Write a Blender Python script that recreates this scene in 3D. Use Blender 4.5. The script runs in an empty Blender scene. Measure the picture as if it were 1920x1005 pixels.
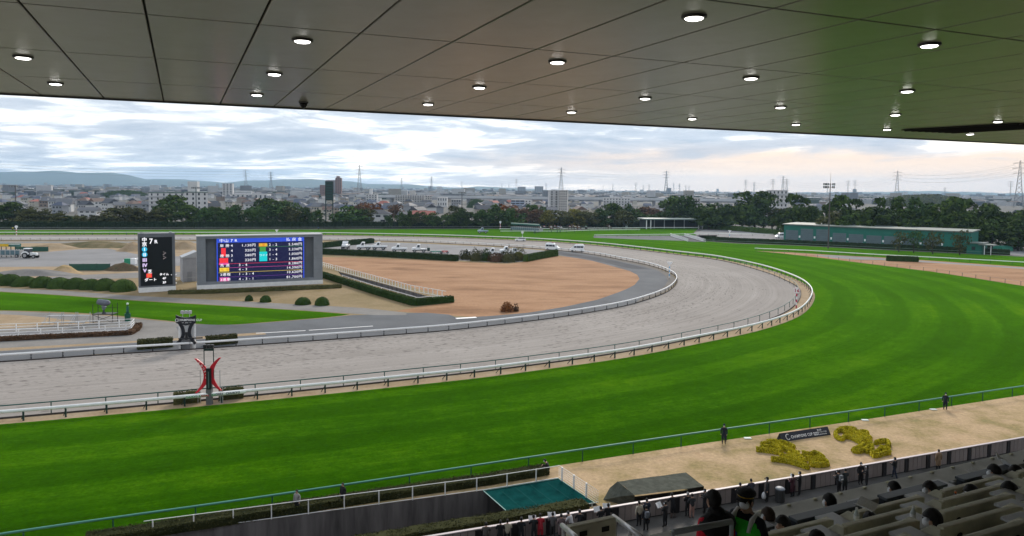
import bpy, bmesh, math, random
import numpy as np
from mathutils import Vector, Matrix, geometry, noise as mnoise
R = math.radians
rnd = random.Random(7)
S = bpy.context.scene
C = S.collection

# ------------------------------------------------------------------ camera
EYE = 22.0                                   # eye height above the apron, in the second tier of the stand
FPX, PCX, PCY, HOR = 1320., 960., 425.5, 353.
PITCH, ROLL = math.atan((PCY - HOR) / FPX), R(.6)
_f = Vector((0, math.cos(PITCH), -math.sin(PITCH))); _u = Vector((0, math.sin(PITCH), math.cos(PITCH))); _r = Vector((1, 0, 0))
_R = _r * math.cos(ROLL) + _u * math.sin(ROLL); _U = -_r * math.sin(ROLL) + _u * math.cos(ROLL)
cd = bpy.data.cameras.new('camera'); cam = bpy.data.objects.new('camera', cd); C.objects.link(cam)
cd.sensor_width = 36; cd.lens = 36 * FPX / 1920; cd.shift_y = (PCY - 502.5) / 1920
cd.clip_start = .1; cd.clip_end = 90000
cam.matrix_world = Matrix.Translation((0, 0, EYE)) @ Matrix((_R, _U, -_f)).transposed().to_4x4()
S.camera = cam

# ------------------------------------------------------------------ sky, sun, exposure
SUN_EL, SUN_AZ = R(32), R(14)                # azimuth clockwise from +Y
W = bpy.data.worlds.new('World'); S.world = W; W.use_nodes = True
nt = W.node_tree; nt.nodes.clear()
def N(t, **k):
    n = nt.nodes.new(t)
    for a, b in k.items(): setattr(n, a, b)
    return n
def L(a, b): nt.links.new(a, b)
def val(sock, v): sock.default_value = v
def math_node(op, a, b=None, clamp=False):
    n = N('ShaderNodeMath', operation=op, use_clamp=clamp)
    for i, v in enumerate((a, b)):
        if v is None: continue
        if isinstance(v, (int, float)): n.inputs[i].default_value = v
        else: L(v, n.inputs[i])
    return n.outputs[0]
def mix_node(fac, a, b, blend='MIX'):
    n = N('ShaderNodeMix', data_type='RGBA', blend_type=blend)
    for i, v in ((0, fac), (6, a), (7, b)):
        if isinstance(v, (int, float)): n.inputs[i].default_value = v
        elif isinstance(v, tuple): n.inputs[i].default_value = (*v, 1)
        else: L(v, n.inputs[i])
    return n.outputs[2]
def ramp_node(fac, stops):
    n = N('ShaderNodeValToRGB'); cr = n.color_ramp
    while len(cr.elements) < len(stops): cr.elements.new(.5)
    for e, (p, c) in zip(cr.elements, stops):
        e.position = p; e.color = (*c, 1) if isinstance(c, tuple) else (c, c, c, 1)
    L(fac, n.inputs[0]); return n.outputs[0]
sky = N('ShaderNodeTexSky', sky_type='NISHITA', sun_disc=False, sun_elevation=SUN_EL, sun_rotation=SUN_AZ)
tc = N('ShaderNodeTexCoord'); sx = N('ShaderNodeSeparateXYZ'); L(tc.outputs['Generated'], sx.inputs[0])
zc = math_node('MAXIMUM', sx.outputs[2], 0.0)
den = math_node('ADD', zc, .07)
cx = N('ShaderNodeCombineXYZ'); L(math_node('DIVIDE', sx.outputs[0], den), cx.inputs[0]); L(math_node('DIVIDE', sx.outputs[1], den), cx.inputs[1])
def cloud(scale, off, detail=9, rough=.55, dist=.4):
    mp = N('ShaderNodeMapping'); mp.inputs['Location'].default_value = off; L(cx.outputs[0], mp.inputs[0])
    n = N('ShaderNodeTexNoise'); n.inputs['Scale'].default_value = scale; n.inputs['Detail'].default_value = detail
    n.inputs['Roughness'].default_value = rough; n.inputs['Distortion'].default_value = dist
    L(mp.outputs[0], n.inputs['Vector']); return n.outputs[0]
big = cloud(.30, (3.6, 2.1, 0)); small = cloud(.85, (1.2, 5.5, 2), 10, .62, .7); wisp = cloud(2.2, (7.2, 1.5, 4), 8, .6, .3)
body = math_node('ADD', math_node('ADD', math_node('MULTIPLY', big, .50), math_node('MULTIPLY', small, .36)), math_node('MULTIPLY', wisp, .14))
# clouds: bright thin parts to grey-blue thick bases
ccol = ramp_node(body, [(.36, (9.4, 9.1, 8.5)), (.432, (7.0, 6.85, 6.6)), (.468, (4.5, 4.65, 4.8)), (.505, (2.95, 3.25, 3.65)), (.59, (2.1, 2.45, 2.95))])
cov = ramp_node(body, [(.36, .2), (.43, .9), (.50, 1.)])
skyc = mix_node(1., sky.outputs[0], (1.1, 1.1, 1.1), 'MULTIPLY')
col = mix_node(cov, skyc, ccol)
# glow through the cloud deck below the sun, and a warm band low on the right of it
sd = N('ShaderNodeVectorMath', operation='DOT_PRODUCT'); L(tc.outputs['Generated'], sd.inputs[0])
sd.inputs[1].default_value = (math.sin(SUN_AZ), math.cos(SUN_AZ), 0.)
halo = ramp_node(sd.outputs['Value'], [(.86, 0.), (.96, .5), (.998, 1.)])
hb = ramp_node(zc, [(.0, .5), (.03, .8), (.06, 1.), (.22, 1.), (.5, .4)])
thin = ramp_node(body, [(.40, 1.), (.49, .0)])
col = mix_node(math_node('MULTIPLY', math_node('MULTIPLY', math_node('MULTIPLY', halo, hb), thin), .55), col, (8.6, 8.2, 7.5))
wd = N('ShaderNodeVectorMath', operation='DOT_PRODUCT'); L(tc.outputs['Generated'], wd.inputs[0]); wd.inputs[1].default_value = (math.sin(R(40)), math.cos(R(40)), 0.)
side = ramp_node(wd.outputs['Value'], [(.62, 0.), (.93, 1.)])
low = ramp_node(math_node('ADD', zc, math_node('MULTIPLY', math_node('SUBTRACT', small, .5), .06)), [(.0, 1.), (.040, .95), (.052, .25), (.075, 0.)])
col = mix_node(math_node('MULTIPLY', low, side), col, (5.0, 3.75, 2.75))
bgn = N('ShaderNodeBackground'); L(col, bgn.inputs[0]); bgn.inputs[1].default_value = .125
out = N('ShaderNodeOutputWorld'); L(bgn.outputs[0], out.inputs[0])
sl = bpy.data.lights.new('sun', 'SUN'); sl.energy = 1.5; sl.angle = R(14); sl.color = (1, .91, .80)
so = bpy.data.objects.new('sun', sl); C.objects.link(so)
_sd = Vector((math.sin(SUN_AZ) * math.cos(SUN_EL), math.cos(SUN_AZ) * math.cos(SUN_EL), math.sin(SUN_EL)))
so.rotation_euler = _sd.to_track_quat('Z', 'Y').to_euler()
vs = S.view_settings; vs.view_transform = 'Standard'; vs.look = 'None'; vs.gamma = 1; vs.use_curve_mapping = False; vs.exposure = 1.0
S.cycles.use_denoising = True
try: S.cycles.denoiser = 'OPENIMAGEDENOISE'
except Exception: pass
S.cycles.max_bounces = 5; S.cycles.diffuse_bounces = 3; S.cycles.glossy_bounces = 3; S.cycles.transparent_max_bounces = 6; S.cycles.volume_bounces = 0

# ------------------------------------------------------------------ helpers
def ray(x, y): return _f * FPX + _R * (x - PCX) - _U * (y - PCY)
def G(x, y, z=0.):
    """where the line of sight through a measured point of the photograph meets the level z"""
    d = ray(x, y); return Vector((0, 0, EYE)) + d * ((z - EYE) / d.z)
def D(x, y, depth):
    """the point at that many metres straight ahead"""
    d = ray(x, y); return Vector((0, 0, EYE)) + d * (depth / d.y)
TMP = bpy.data.scenes.new('workbench')
def evaluated_mesh(ob):
    """mesh of a curve or modified object, worked out in a scratch scene"""
    TMP.collection.objects.link(ob); vl = TMP.view_layers[0]; vl.update()
    me = bpy.data.meshes.new_from_object(ob.evaluated_get(vl.depsgraph)); bpy.data.objects.remove(ob); return me
def tag(o, label=None, cat=None, group=None, kind=None):
    for k, v in (('label', label), ('category', cat), ('group', group), ('kind', kind)):
        if v: o[k] = v
    return o
def thing(name, label, cat, loc=(0, 0, 0), rz=0., group=None):
    o = bpy.data.objects.new(name, None); C.objects.link(o); o.empty_display_size = .2
    o.location = loc; o.rotation_euler = (0, 0, rz); return tag(o, label, cat, group)
class MB:
    def __init__(s): s.v = []; s.f = []; s.m = []; s.T = Matrix()
    def add(s, vs, fs, m=0):
        k = len(s.v); T = s.T
        s.v += [tuple(T @ Vector(v)) for v in vs]
        s.f += [tuple(i + k for i in f) for f in fs]; s.m += [m] * len(fs); return s
    def box(s, x0, x1, y0, y1, z0, z1, m=0):
        return s.add([(x0, y0, z0), (x1, y0, z0), (x1, y1, z0), (x0, y1, z0), (x0, y0, z1), (x1, y0, z1), (x1, y1, z1), (x0, y1, z1)],
                     [(0, 3, 2, 1), (4, 5, 6, 7), (0, 1, 5, 4), (1, 2, 6, 5), (2, 3, 7, 6), (3, 0, 4, 7)], m)
    def bbox(s, x0, x1, y0, y1, z0, z1, b=.03, m=0):
        """box with chamfered edges"""
        vs = []
        for z, i in ((z0, b), (z0 + b, 0), (z1 - b, 0), (z1, b)):
            vs += [(x0 + i + (b if i == 0 else 0), y0 + i, z), (x1 - i - (b if i == 0 else 0), y0 + i, z), (x1 - i, y0 + i + (b if i == 0 else 0), z), (x1 - i, y1 - i - (b if i == 0 else 0), z),
                   (x1 - i - (b if i == 0 else 0), y1 - i, z), (x0 + i + (b if i == 0 else 0), y1 - i, z), (x0 + i, y1 - i - (b if i == 0 else 0), z), (x0 + i, y0 + i + (b if i == 0 else 0), z)]
        fs = [tuple(range(7, -1, -1)), tuple(range(24, 32))]
        for r in range(3): fs += [(r * 8 + i, r * 8 + (i + 1) % 8, r * 8 + 8 + (i + 1) % 8, r * 8 + 8 + i) for i in range(8)]
        return s.add(vs, fs, m)
    def prism(s, prof, x0, x1, m=0, axis='x'):
        """profile of (a,b) swept along an axis"""
        n = len(prof)
        mk = {'x': lambda t, a, b: (t, a, b), 'y': lambda t, a, b: (a, t, b), 'z': lambda t, a, b: (a, b, t)}[axis]
        return s.add([mk(x0, *q) for q in prof] + [mk(x1, *q) for q in prof],
                     [tuple(range(n)), tuple(range(2 * n - 1, n - 1, -1))] + [(i, i + n, (i + 1) % n + n, (i + 1) % n) for i in range(n)], m)
    def cyl(s, p, q, r0, r1=None, n=10, m=0, caps=True):
        p, q = Vector(p), Vector(q); r1 = r0 if r1 is None else r1
        z = (q - p).normalized(); a = z.orthogonal().normalized(); b = z.cross(a)
        vs = [tuple(c + (a * math.cos(t) + b * math.sin(t)) * r) for c, r in ((p, r0), (q, r1)) for t in [2 * math.pi * i / n for i in range(n)]]
        fs = [(i, (i + 1) % n, n + (i + 1) % n, n + i) for i in range(n)]
        if caps: fs += [tuple(range(n - 1, -1, -1)), tuple(range(n, 2 * n))]
        return s.add(vs, fs, m)
    def tube(s, pts, r, n=6, m=0, prof=None, closed=False, up=(0, 0, 1)):
        pts = [Vector(p) for p in pts]; k = len(pts); vs = []
        if prof is None: prof = [(math.cos(2 * math.pi * i / n), math.sin(2 * math.pi * i / n)) for i in range(n)]
        n = len(prof)
        for i, p in enumerate(pts):
            t = (pts[min(i + 1, k - 1)] - pts[max(i - 1, 0)]).normalized()
            a = Vector(up).cross(t)
            a = a.normalized() if a.length > 1e-4 else t.orthogonal().normalized()
            b = t.cross(a); rr = r[i] if isinstance(r, (list, tuple)) else r
            vs += [tuple(p + a * (c * rr) + b * (d * rr)) for c, d in prof]
        fs = [(i * n + j, i * n + (j + 1) % n, (i + 1) * n + (j + 1) % n, (i + 1) * n + j) for i in range(k - 1) for j in range(n)]
        fs += [tuple(range(n - 1, -1, -1)), tuple(range((k - 1) * n, k * n))]
        return s.add(vs, fs, m)
    def ell(s, c, rx, ry, rz, n=12, k=8, m=0, zmin=-1., zmax=1.):
        vs = []; c = Vector(c)
        a0, a1 = math.asin(zmin), math.asin(zmax)
        for i in range(k + 1):
            a = a0 + (a1 - a0) * i / k
            vs += [(c.x + rx * math.cos(a) * math.cos(2 * math.pi * j / n), c.y + ry * math.cos(a) * math.sin(2 * math.pi * j / n), c.z + rz * math.sin(a)) for j in range(n)]
        fs = [(i * n + j, i * n + (j + 1) % n, (i + 1) * n + (j + 1) % n, (i + 1) * n + j) for i in range(k) for j in range(n)]
        fs += [tuple(range(n - 1, -1, -1)), tuple(range(k * n, k * n + n))]
        return s.add(vs, fs, m)
    def mesh(s, name, mats, smooth=False):
        me = bpy.data.meshes.new(name); me.from_pydata(s.v, [], s.f)
        for m in (mats if isinstance(mats, (list, tuple)) else [mats]): me.materials.append(m)
        me.polygons.foreach_set('material_index', s.m)
        if smooth: me.polygons.foreach_set('use_smooth', [True] * len(s.f))
        me.update(); return me
    def build(s, name, mats, parent=None, smooth=False): return link(name, s.mesh(name, mats, smooth), parent)
def link(name, me, parent=None, loc=None, rz=None, sc=None):
    o = bpy.data.objects.new(name, me); C.objects.link(o)
    if parent: o.parent = parent
    if loc is not None: o.location = loc
    if rz is not None: o.rotation_euler = (0, 0, rz)
    if sc is not None: o.scale = sc if isinstance(sc, (tuple, list, Vector)) else (sc,) * 3
    return o
def copy_tree(o, parent=None):
    c = o.copy(); C.objects.link(c); c.parent = parent
    for ch in list(o.children): copy_tree(ch, c)
    return c
def struct(o): o['kind'] = 'structure'; return o

_mats = {}
def mat(name, col, rough=.8, var=0., scale=3., bump=0., bscale=None, metal=0., spec=.35, emit=0., ecol=None, objvar=0., col2=None, detail=5, stretch=None, coat=0., alpha=None, trans=0.):
    if name in _mats: return _mats[name]
    m = bpy.data.materials.new(name); m.use_nodes = True; t = m.node_tree; b = t.nodes['Principled BSDF']
    b.inputs['Base Color'].default_value = (*col, 1); b.inputs['Roughness'].default_value = rough; b.inputs['Metallic'].default_value = metal
    b.inputs['Specular IOR Level'].default_value = spec; b.inputs['Coat Weight'].default_value = coat
    if trans: b.inputs['Transmission Weight'].default_value = trans
    if emit: b.inputs['Emission Color'].default_value = (*(ecol or col), 1); b.inputs['Emission Strength'].default_value = emit
    cur = None
    if var or bump:
        tcn = t.nodes.new('ShaderNodeTexCoord'); src = tcn.outputs['Object']
        if stretch:
            mp = t.nodes.new('ShaderNodeMapping'); mp.inputs['Scale'].default_value = stretch; t.links.new(src, mp.inputs[0]); src = mp.outputs[0]
        nz = t.nodes.new('ShaderNodeTexNoise'); nz.inputs['Scale'].default_value = scale; nz.inputs['Detail'].default_value = detail; nz.inputs['Roughness'].default_value = .6
        t.links.new(src, nz.inputs['Vector'])
    if var:
        rp = t.nodes.new('ShaderNodeValToRGB'); e = rp.color_ramp.elements
        lo = tuple(c * (1 - var) for c in col); hi = col2 or tuple(min(1, c * (1 + var)) for c in col)
        e[0].position = .32; e[0].color = (*lo, 1); e[1].position = .68; e[1].color = (*hi, 1)
        t.links.new(nz.outputs[0], rp.inputs[0]); cur = rp.outputs[0]
    if objvar:
        oi = t.nodes.new('ShaderNodeObjectInfo'); mr = t.nodes.new('ShaderNodeMapRange'); mr.inputs[3].default_value = 1 - objvar; mr.inputs[4].default_value = 1 + objvar
        t.links.new(oi.outputs['Random'], mr.inputs[0])
        mx = t.nodes.new('ShaderNodeMix'); mx.data_type = 'RGBA'; mx.blend_type = 'MULTIPLY'; mx.inputs[0].default_value = 1
        if cur is not None: t.links.new(cur, mx.inputs[6])
        else: mx.inputs[6].default_value = (*col, 1)
        t.links.new(mr.outputs[0], mx.inputs[7]); cur = mx.outputs[2]
    if cur is not None: t.links.new(cur, b.inputs['Base Color'])
    if bump:
        if bscale:
            nz2 = t.nodes.new('ShaderNodeTexNoise'); nz2.inputs['Scale'].default_value = bscale; nz2.inputs['Detail'].default_value = 4; t.links.new(src, nz2.inputs['Vector'])
        else: nz2 = nz
        bp = t.nodes.new('ShaderNodeBump'); bp.inputs['Strength'].default_value = bump; bp.inputs['Distance'].default_value = .1
        t.links.new(nz2.outputs[0], bp.inputs['Height']); t.links.new(bp.outputs[0], b.inputs['Normal'])
    _mats[name] = m; return m

def resample(pts, n):
    P = np.array([(p[0], p[1]) for p in pts], float)
    d = np.r_[0, np.cumsum(np.hypot(*np.diff(P, axis=0).T))]
    t = np.linspace(0, d[-1], n); return np.stack([np.interp(t, d, P[:, 0]), np.interp(t, d, P[:, 1])], 1), d[-1]
def smooth_curve(px, n=400, win=0., ground=True):
    """Catmull-Rom through ground points, evenly resampled and relaxed"""
    P = [np.array(G(*p)[:2]) if ground else np.array(p[:2], float) for p in px]
    P = [2 * P[0] - P[1]] + P + [2 * P[-1] - P[-2]]; q = []
    for i in range(1, len(P) - 2):
        a, b, c, d = P[i - 1:i + 3]
        t0 = 0.; t1 = t0 + max(np.linalg.norm(b - a), 1e-3) ** .5; t2 = t1 + max(np.linalg.norm(c - b), 1e-3) ** .5; t3 = t2 + max(np.linalg.norm(d - c), 1e-3) ** .5
        for t in np.linspace(t1, t2, 14, endpoint=False):
            A1 = (t1 - t) / (t1 - t0) * a + (t - t0) / (t1 - t0) * b; A2 = (t2 - t) / (t2 - t1) * b + (t - t1) / (t2 - t1) * c; A3 = (t3 - t) / (t3 - t2) * c + (t - t2) / (t3 - t2) * d
            B1 = (t2 - t) / (t2 - t0) * A1 + (t - t0) / (t2 - t0) * A2; B2 = (t3 - t) / (t3 - t1) * A2 + (t - t1) / (t3 - t1) * A3
            q.append((t2 - t) / (t2 - t1) * B1 + (t - t1) / (t2 - t1) * B2)
    q.append(P[-2]); q, ln = resample(q, n)
    if win:
        k = max(1, int(win / ln * n)); ker = np.hanning(2 * k + 3)[1:-1]; ker /= ker.sum(); K = len(ker) // 2
        for c in range(2):
            x = q[:, c]; xp = np.r_[2 * x[0] - x[K:0:-1], x, 2 * x[-1] - x[-2:-K - 2:-1]]; q[:, c] = np.convolve(xp, ker, 'valid')
        q, ln = resample(q, n)
    return q
def offset_curve(q, d):
    t = np.gradient(q, axis=0); t /= np.linalg.norm(t, axis=1)[:, None]
    return q + np.stack([t[:, 1], -t[:, 0]], 1) * d          # positive = to the right of travel
def sheet(name, pts, z, material, holes=()):
    """flat polygon, as drawn on the ground"""
    loops = [[Vector((p[0], p[1], z)) for p in pts]] + [[Vector((p[0], p[1], z)) for p in h] for h in holes]
    tris = geometry.tessellate_polygon(loops); vs = [v for l in loops for v in l]
    me = bpy.data.meshes.new(name); fs = []
    for a, b, c in tris:
        if (vs[b] - vs[a]).cross(vs[c] - vs[a]).z < 0: a, b = b, a
        fs.append((a, b, c))
    me.from_pydata(vs, [], fs); me.materials.append(material); me.update()
    return struct(link(name, me))
def px_sheet(name, px, z, material, curve=False):
    pts = [G(*p)[:2] for p in px]
    return sheet(name, pts, z, material)
def ribbon(name, A, B, z, material, m=16, nn=None):
    """strip between two curves; UV in metres along and across"""
    n = nn or len(A); A, la = resample(A, n); B, _ = resample(B, n)
    w = np.linspace(0, 1, m + 1)[None, :, None]; P = A[:, None] * (1 - w) + B[:, None] * w
    vs = [(x, y, z) for x, y in P.reshape(-1, 2)]; k = m + 1
    fs = [(i * k + j, (i + 1) * k + j, (i + 1) * k + j + 1, i * k + j + 1) for i in range(n - 1) for j in range(m)]
    me = bpy.data.meshes.new(name); me.from_pydata(vs, [], fs)
    width = np.linalg.norm(A - B, axis=1); s = np.linspace(0, la, n)
    uv = me.uv_layers.new(name='uv'); li = np.empty(len(me.loops), int); me.loops.foreach_get('vertex_index', li)
    i, j = li // k, li % k
    # distance from the inner edge, for the mowing and harrowing that follow it
    Q = P.reshape(-1, 2); d = np.full(len(Q), 1e9)
    for a in range(0, n, 2): d = np.minimum(d, np.hypot(Q[:, 0] - A[a, 0], Q[:, 1] - A[a, 1]))
    dat = np.stack([s[i], d[li]], 1).ravel(); uv.data.foreach_set('uv', dat)
    me.materials.append(material); me.update()
    o = link(name, me)
    if sum((Vector(vs[f[1]]) - Vector(vs[f[0]])).cross(Vector(vs[f[2]]) - Vector(vs[f[1]])).z for f in fs[:50]) < 0: me.flip_normals()
    return struct(o)
# ------------------------------------------------------------------ ground materials
def newmat(name, rough=.9, spec=.2):
    global nt
    m = bpy.data.materials.new(name); m.use_nodes = True; nt = m.node_tree; b = nt.nodes['Principled BSDF']
    b.inputs['Roughness'].default_value = rough; b.inputs['Specular IOR Level'].default_value = spec
    return m, b
def noise_node(vec, scale, detail=5, rough=.6, stretch=None, dist=0.):
    if stretch:
        mp = N('ShaderNodeMapping'); mp.inputs['Scale'].default_value = stretch; L(vec, mp.inputs[0]); vec = mp.outputs[0]
    n = N('ShaderNodeTexNoise'); n.inputs['Scale'].default_value = scale; n.inputs['Detail'].default_value = detail; n.inputs['Roughness'].default_value = rough
    n.inputs['Distortion'].default_value = dist
    L(vec, n.inputs['Vector']); return n.outputs[0]
def bump_node(b, h, strength, dist=.1):
    bp = N('ShaderNodeBump'); bp.inputs['Strength'].default_value = strength; bp.inputs['Distance'].default_value = dist
    L(h, bp.inputs['Height']); L(bp.outputs[0], b.inputs['Normal'])
def turf_mat():
    m, b = newmat('turf', 1., 0.); b.inputs['Sheen Weight'].default_value = .28; b.inputs['Sheen Roughness'].default_value = .32; b.inputs['Sheen Tint'].default_value = (.34, .78, .05, 1)
    uv = N('ShaderNodeUVMap'); uv.uv_map = 'uv'; ob = N('ShaderNodeTexCoord').outputs['Object']; v = uv.outputs[0]
    sp = N('ShaderNodeSeparateXYZ'); L(v, sp.inputs[0])
    band = math_node('MULTIPLY', math_node('SUBTRACT', ramp_node(math_node('ADD', math_node('MULTIPLY', math_node('SINE', math_node('ADD', math_node('MULTIPLY', sp.outputs[1], .72), math_node('MULTIPLY', noise_node(v, .12), 1.2))), .5), .5), [(.38, 0.), (.62, 1.)]), .5), 1.)
    long_ = noise_node(v, .35, 4, .6, (.06, 1, 1)); patch = noise_node(ob, .035, 4, .6); fine = noise_node(ob, 2.6, 6, .85)
    mid = noise_node(ob, .5, 5, .65); mid2 = noise_node(v, 1., 4, .7, (.5, 2.4, 1))
    t = math_node('ADD', math_node('MULTIPLY', long_, .36), math_node('MULTIPLY', patch, .52))
    t = math_node('ADD', t, math_node('MULTIPLY', band, .10))
    t = math_node('ADD', t, math_node('MULTIPLY', math_node('SUBTRACT', mid, .5), .34))
    t = math_node('ADD', t, math_node('MULTIPLY', math_node('SUBTRACT', mid2, .5), .30))
    c = ramp_node(t, [(.28, (.009, .042, .0006)), (.42, (.016, .065, .0008)), (.53, (.030, .094, .0012)), (.68, (.068, .138, .003))])
    c = mix_node(math_node('MULTIPLY', fine, .6), c, (.03, .10, .006), 'MIX') if False else mix_node(.8, c, ramp_node(fine, [(.34, (.5, .55, .45)), (.66, (1.45, 1.42, 1.4))]), 'MULTIPLY')
    L(c, b.inputs['Base Color']); bump_node(b, fine, .5, .06); return m
def dirt_mat():
    m, b = newmat('dirt', .95, .1)
    uv = N('ShaderNodeUVMap'); uv.uv_map = 'uv'; v = uv.outputs[0]; ob = N('ShaderNodeTexCoord').outputs['Object']
    sp = N('ShaderNodeSeparateXYZ'); L(v, sp.inputs[0]); d = sp.outputs[1]
    streak = noise_node(v, 1.0, 4, .65, (.012, 1.1, 1)); fineS = noise_node(v, 1., 3, .6, (.03, 5., 1)); grain = noise_node(ob, 3., 5, .7); broad = noise_node(ob, .05, 3)
    c = ramp_node(math_node('ADD', math_node('MULTIPLY', streak, .5), math_node('ADD', math_node('MULTIPLY', fineS, .2), math_node('MULTIPLY', broad, .3))),
                  [(.36, (.212, .192, .175)), (.5, (.277, .253, .233)), (.64, (.34, .313, .29))])
    c = mix_node(.5, c, ramp_node(grain, [(.25, (.75, .75, .75)), (.75, (1.2, 1.2, 1.2))]), 'MULTIPLY')
    # hoof prints: thick near the inner rail, thinning outwards
    def prints(sx_, sy_, size, off):
        mp = N('ShaderNodeMapping'); mp.inputs['Scale'].default_value = (sx_, sy_, 1); mp.inputs['Location'].default_value = (off, off * 1.7, 0); L(v, mp.inputs[0])
        vo = N('ShaderNodeTexVoronoi'); vo.inputs['Scale'].default_value = 1.; vo.inputs['Randomness'].default_value = 1.; L(mp.outputs[0], vo.inputs['Vector'])
        rgb = N('ShaderNodeSeparateColor'); L(vo.outputs['Color'], rgb.inputs[0])
        here = math_node('LESS_THAN', rgb.outputs[0], prob)
        return math_node('MULTIPLY', here, ramp_node(math_node('ADD', vo.outputs['Distance'], math_node('MULTIPLY', rgb.outputs[1], .12)), [(size * .6, 1.), (size, 0.)]))
    clump = noise_node(v, .30, 4, .65, (.18, .8, 1))
    lane = ramp_node(math_node('MULTIPLY', d, 1 / 26.), [(.0, .75), (.10, .92), (.30, .8), (.46, .5), (.62, .22), (1., .06)])
    prob = math_node('MULTIPLY', lane, ramp_node(clump, [(.36, .12), (.62, 1.)]))
    hm = math_node('MAXIMUM', prints(.75, 2.3, .42, 0.), math_node('MULTIPLY', prints(1.3, 3.4, .40, 5.3), .8)); lip = math_node('MULTIPLY', hm, 0.)
    c = mix_node(math_node('MULTIPLY', hm, .85), c, (.095, .083, .075)); c = mix_node(math_node('MULTIPLY', lip, .18), c, (.36, .345, .34))
    # the harrowed outer strip
    hs = ramp_node(math_node('MULTIPLY', d, 1 / 30.), [(.60, 0.), (.66, .35), (.74, .2), (.8, .4), (1., .45)])
    c = mix_node(hs, c, (.21, .19, .175))
    L(c, b.inputs['Base Color']); bump_node(b, math_node('SUBTRACT', grain, math_node('MULTIPLY', hm, .8)), .35, .05); return m
def plain_ground(name, cols, scale=.25, fine=4., fs=.5, stretch=None, bump=.4):
    m, b = newmat(name, .93, .12); ob = N('ShaderNodeTexCoord').outputs['Object']
    a = noise_node(ob, scale, 6, .62, stretch); f = noise_node(ob, fine, 4, .7)
    c = ramp_node(a, [(.3 + .4 * i / (len(cols) - 1), k) for i, k in enumerate(cols)])
    c = mix_node(fs, c, ramp_node(f, [(.28, (.62, .62, .62)), (.72, (1.3, 1.3, 1.3))]), 'MULTIPLY')
    L(c, b.inputs['Base Color']); bump_node(b, f, bump, .06); return m
M_TURF, M_DIRT = turf_mat(), dirt_mat()
M_DRY = plain_ground('dry_lawn', [(.19, .098, .050), (.26, .138, .070), (.31, .172, .092), (.35, .20, .11), (.265, .143, .073)], .12, 2.2, .55, (.5, 1.3, 1))
M_OLIVE = plain_ground('olive_lawn', [(.156, .121, .053), (.214, .161, .082), (.256, .192, .107), (.192, .143, .064)], .09, 2.5)
M_APRON = plain_ground('apron_lawn', [(.194, .177, .076), (.277, .211, .094), (.376, .272, .150), (.444, .316, .188), (.366, .243, .132)], .22, 3.2, .65)
M_SAND = plain_ground('sand', [(.248, .180, .105), (.310, .229, .143), (.347, .273, .186)], .3, 3.)
M_ASPH = plain_ground('asphalt', [(.087, .090, .096), (.112, .118, .127), (.136, .143, .152)], .1, 4., .35)
M_PATH = plain_ground('path', [(.161, .155, .146), (.205, .195, .183), (.236, .223, .208)], .2, 3., .4)
M_GRAVEL = plain_ground('gravel', [(.186, .183, .186), (.226, .223, .226), (.255, .252, .255)], .08, 3., .4)
M_DARKA = plain_ground('wet_asphalt', [(.045, .048, .054), (.063, .066, .075), (.090, .090, .096)], .12, 4., .3)
M_LAND = plain_ground('land', [(.070, .073, .059), (.112, .108, .098), (.140, .133, .122), (.063, .070, .049)], .02, .3, .4, None, .1)
M_CONC = mat('concrete', (.30, .29, .27), .85, .22, 1.2, .15, 12)
M_WALK = mat('walkway', (.085, .080, .074), .8, .3, .6, .2, 9)
M_WHITE = mat('white_paint', (.80, .80, .80), .45, .05, 2)
M_GREENR = mat('green_rail_paint', (.012, .075, .062), .5, .1, 3)
M_RAILTOP = mat('pale_green_rail', (.22, .42, .36), .35, .08, 2)
M_DKG = mat('dark_green_steel', (.012, .035, .03), .55, .1, 3)
M_BLACK = mat('black_steel', (.012, .012, .014), .5)
M_STEEL = mat('galvanised', (.38, .39, .40), .5, .15, 6, metal=.4)

# ------------------------------------------------------------------ curves of the course, measured on the ground
D_IN = smooth_curve([(-140, 688), (0, 679), (78, 674), (184, 666), (300, 659.5), (493, 646), (580, 640), (662, 634), (740, 628), (812, 622.7), (878, 616), (939, 609), (996, 602), (1045, 595.7), (1091, 588.5), (1130, 582),
    (1174, 573.5), (1207, 564), (1236, 554), (1253, 546), (1265, 536), (1270, 526), (1266, 518), (1250, 509), (1228, 501), (1200, 494), (1160, 486.5), (1128, 480), (1097, 475.6), (1064, 471.6), (1000, 466), (919, 461), (852, 457.5), (755, 453), (600, 450.6), (250, 450.6), (0, 451), (-160, 451.4)], 420, 8)
D_OUT = smooth_curve([(-140, 797), (0, 786), (133, 774), (320, 757), (480, 742), (640, 726), (800, 708.5), (900, 698), (1000, 685), (1100, 671.5), (1200, 655.5), (1300, 635.5), (1400, 613), (1440, 600), (1470, 587.5), (1490, 573.5),
    (1500, 559), (1502, 549), (1495, 537.6), (1479, 529), (1450, 516), (1420, 506), (1390, 497.5), (1340, 486.5), (1280, 479), (1200, 469.5), (1120, 461), (1000, 452.3), (920, 449), (840, 446), (740, 443.6), (620, 441.4), (300, 440.8), (0, 441), (-160, 441)], 420, 8)
T_IN = smooth_curve([(-140, 807), (0, 796), (133, 784.5), (320, 767.5), (480, 752), (640, 736.5), (800, 719.5), (900, 709), (1000, 695.5), (1100, 682), (1200, 666.5), (1300, 646.5), (1400, 626), (1440, 615.5), (1480, 602), (1503, 591), (1517, 579),
    (1526, 565), (1528, 551), (1520, 540), (1507, 530.5), (1490, 522.5), (1459, 511), (1424, 501), (1390, 493.5), (1340, 484), (1280, 477), (1200, 467.5), (1120, 459), (1000, 450.6), (920, 447.5), (840, 444.6), (740, 442.4), (620, 440.2), (300, 439.6), (0, 439.8), (-160, 439.8)], 420, 8)
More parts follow.
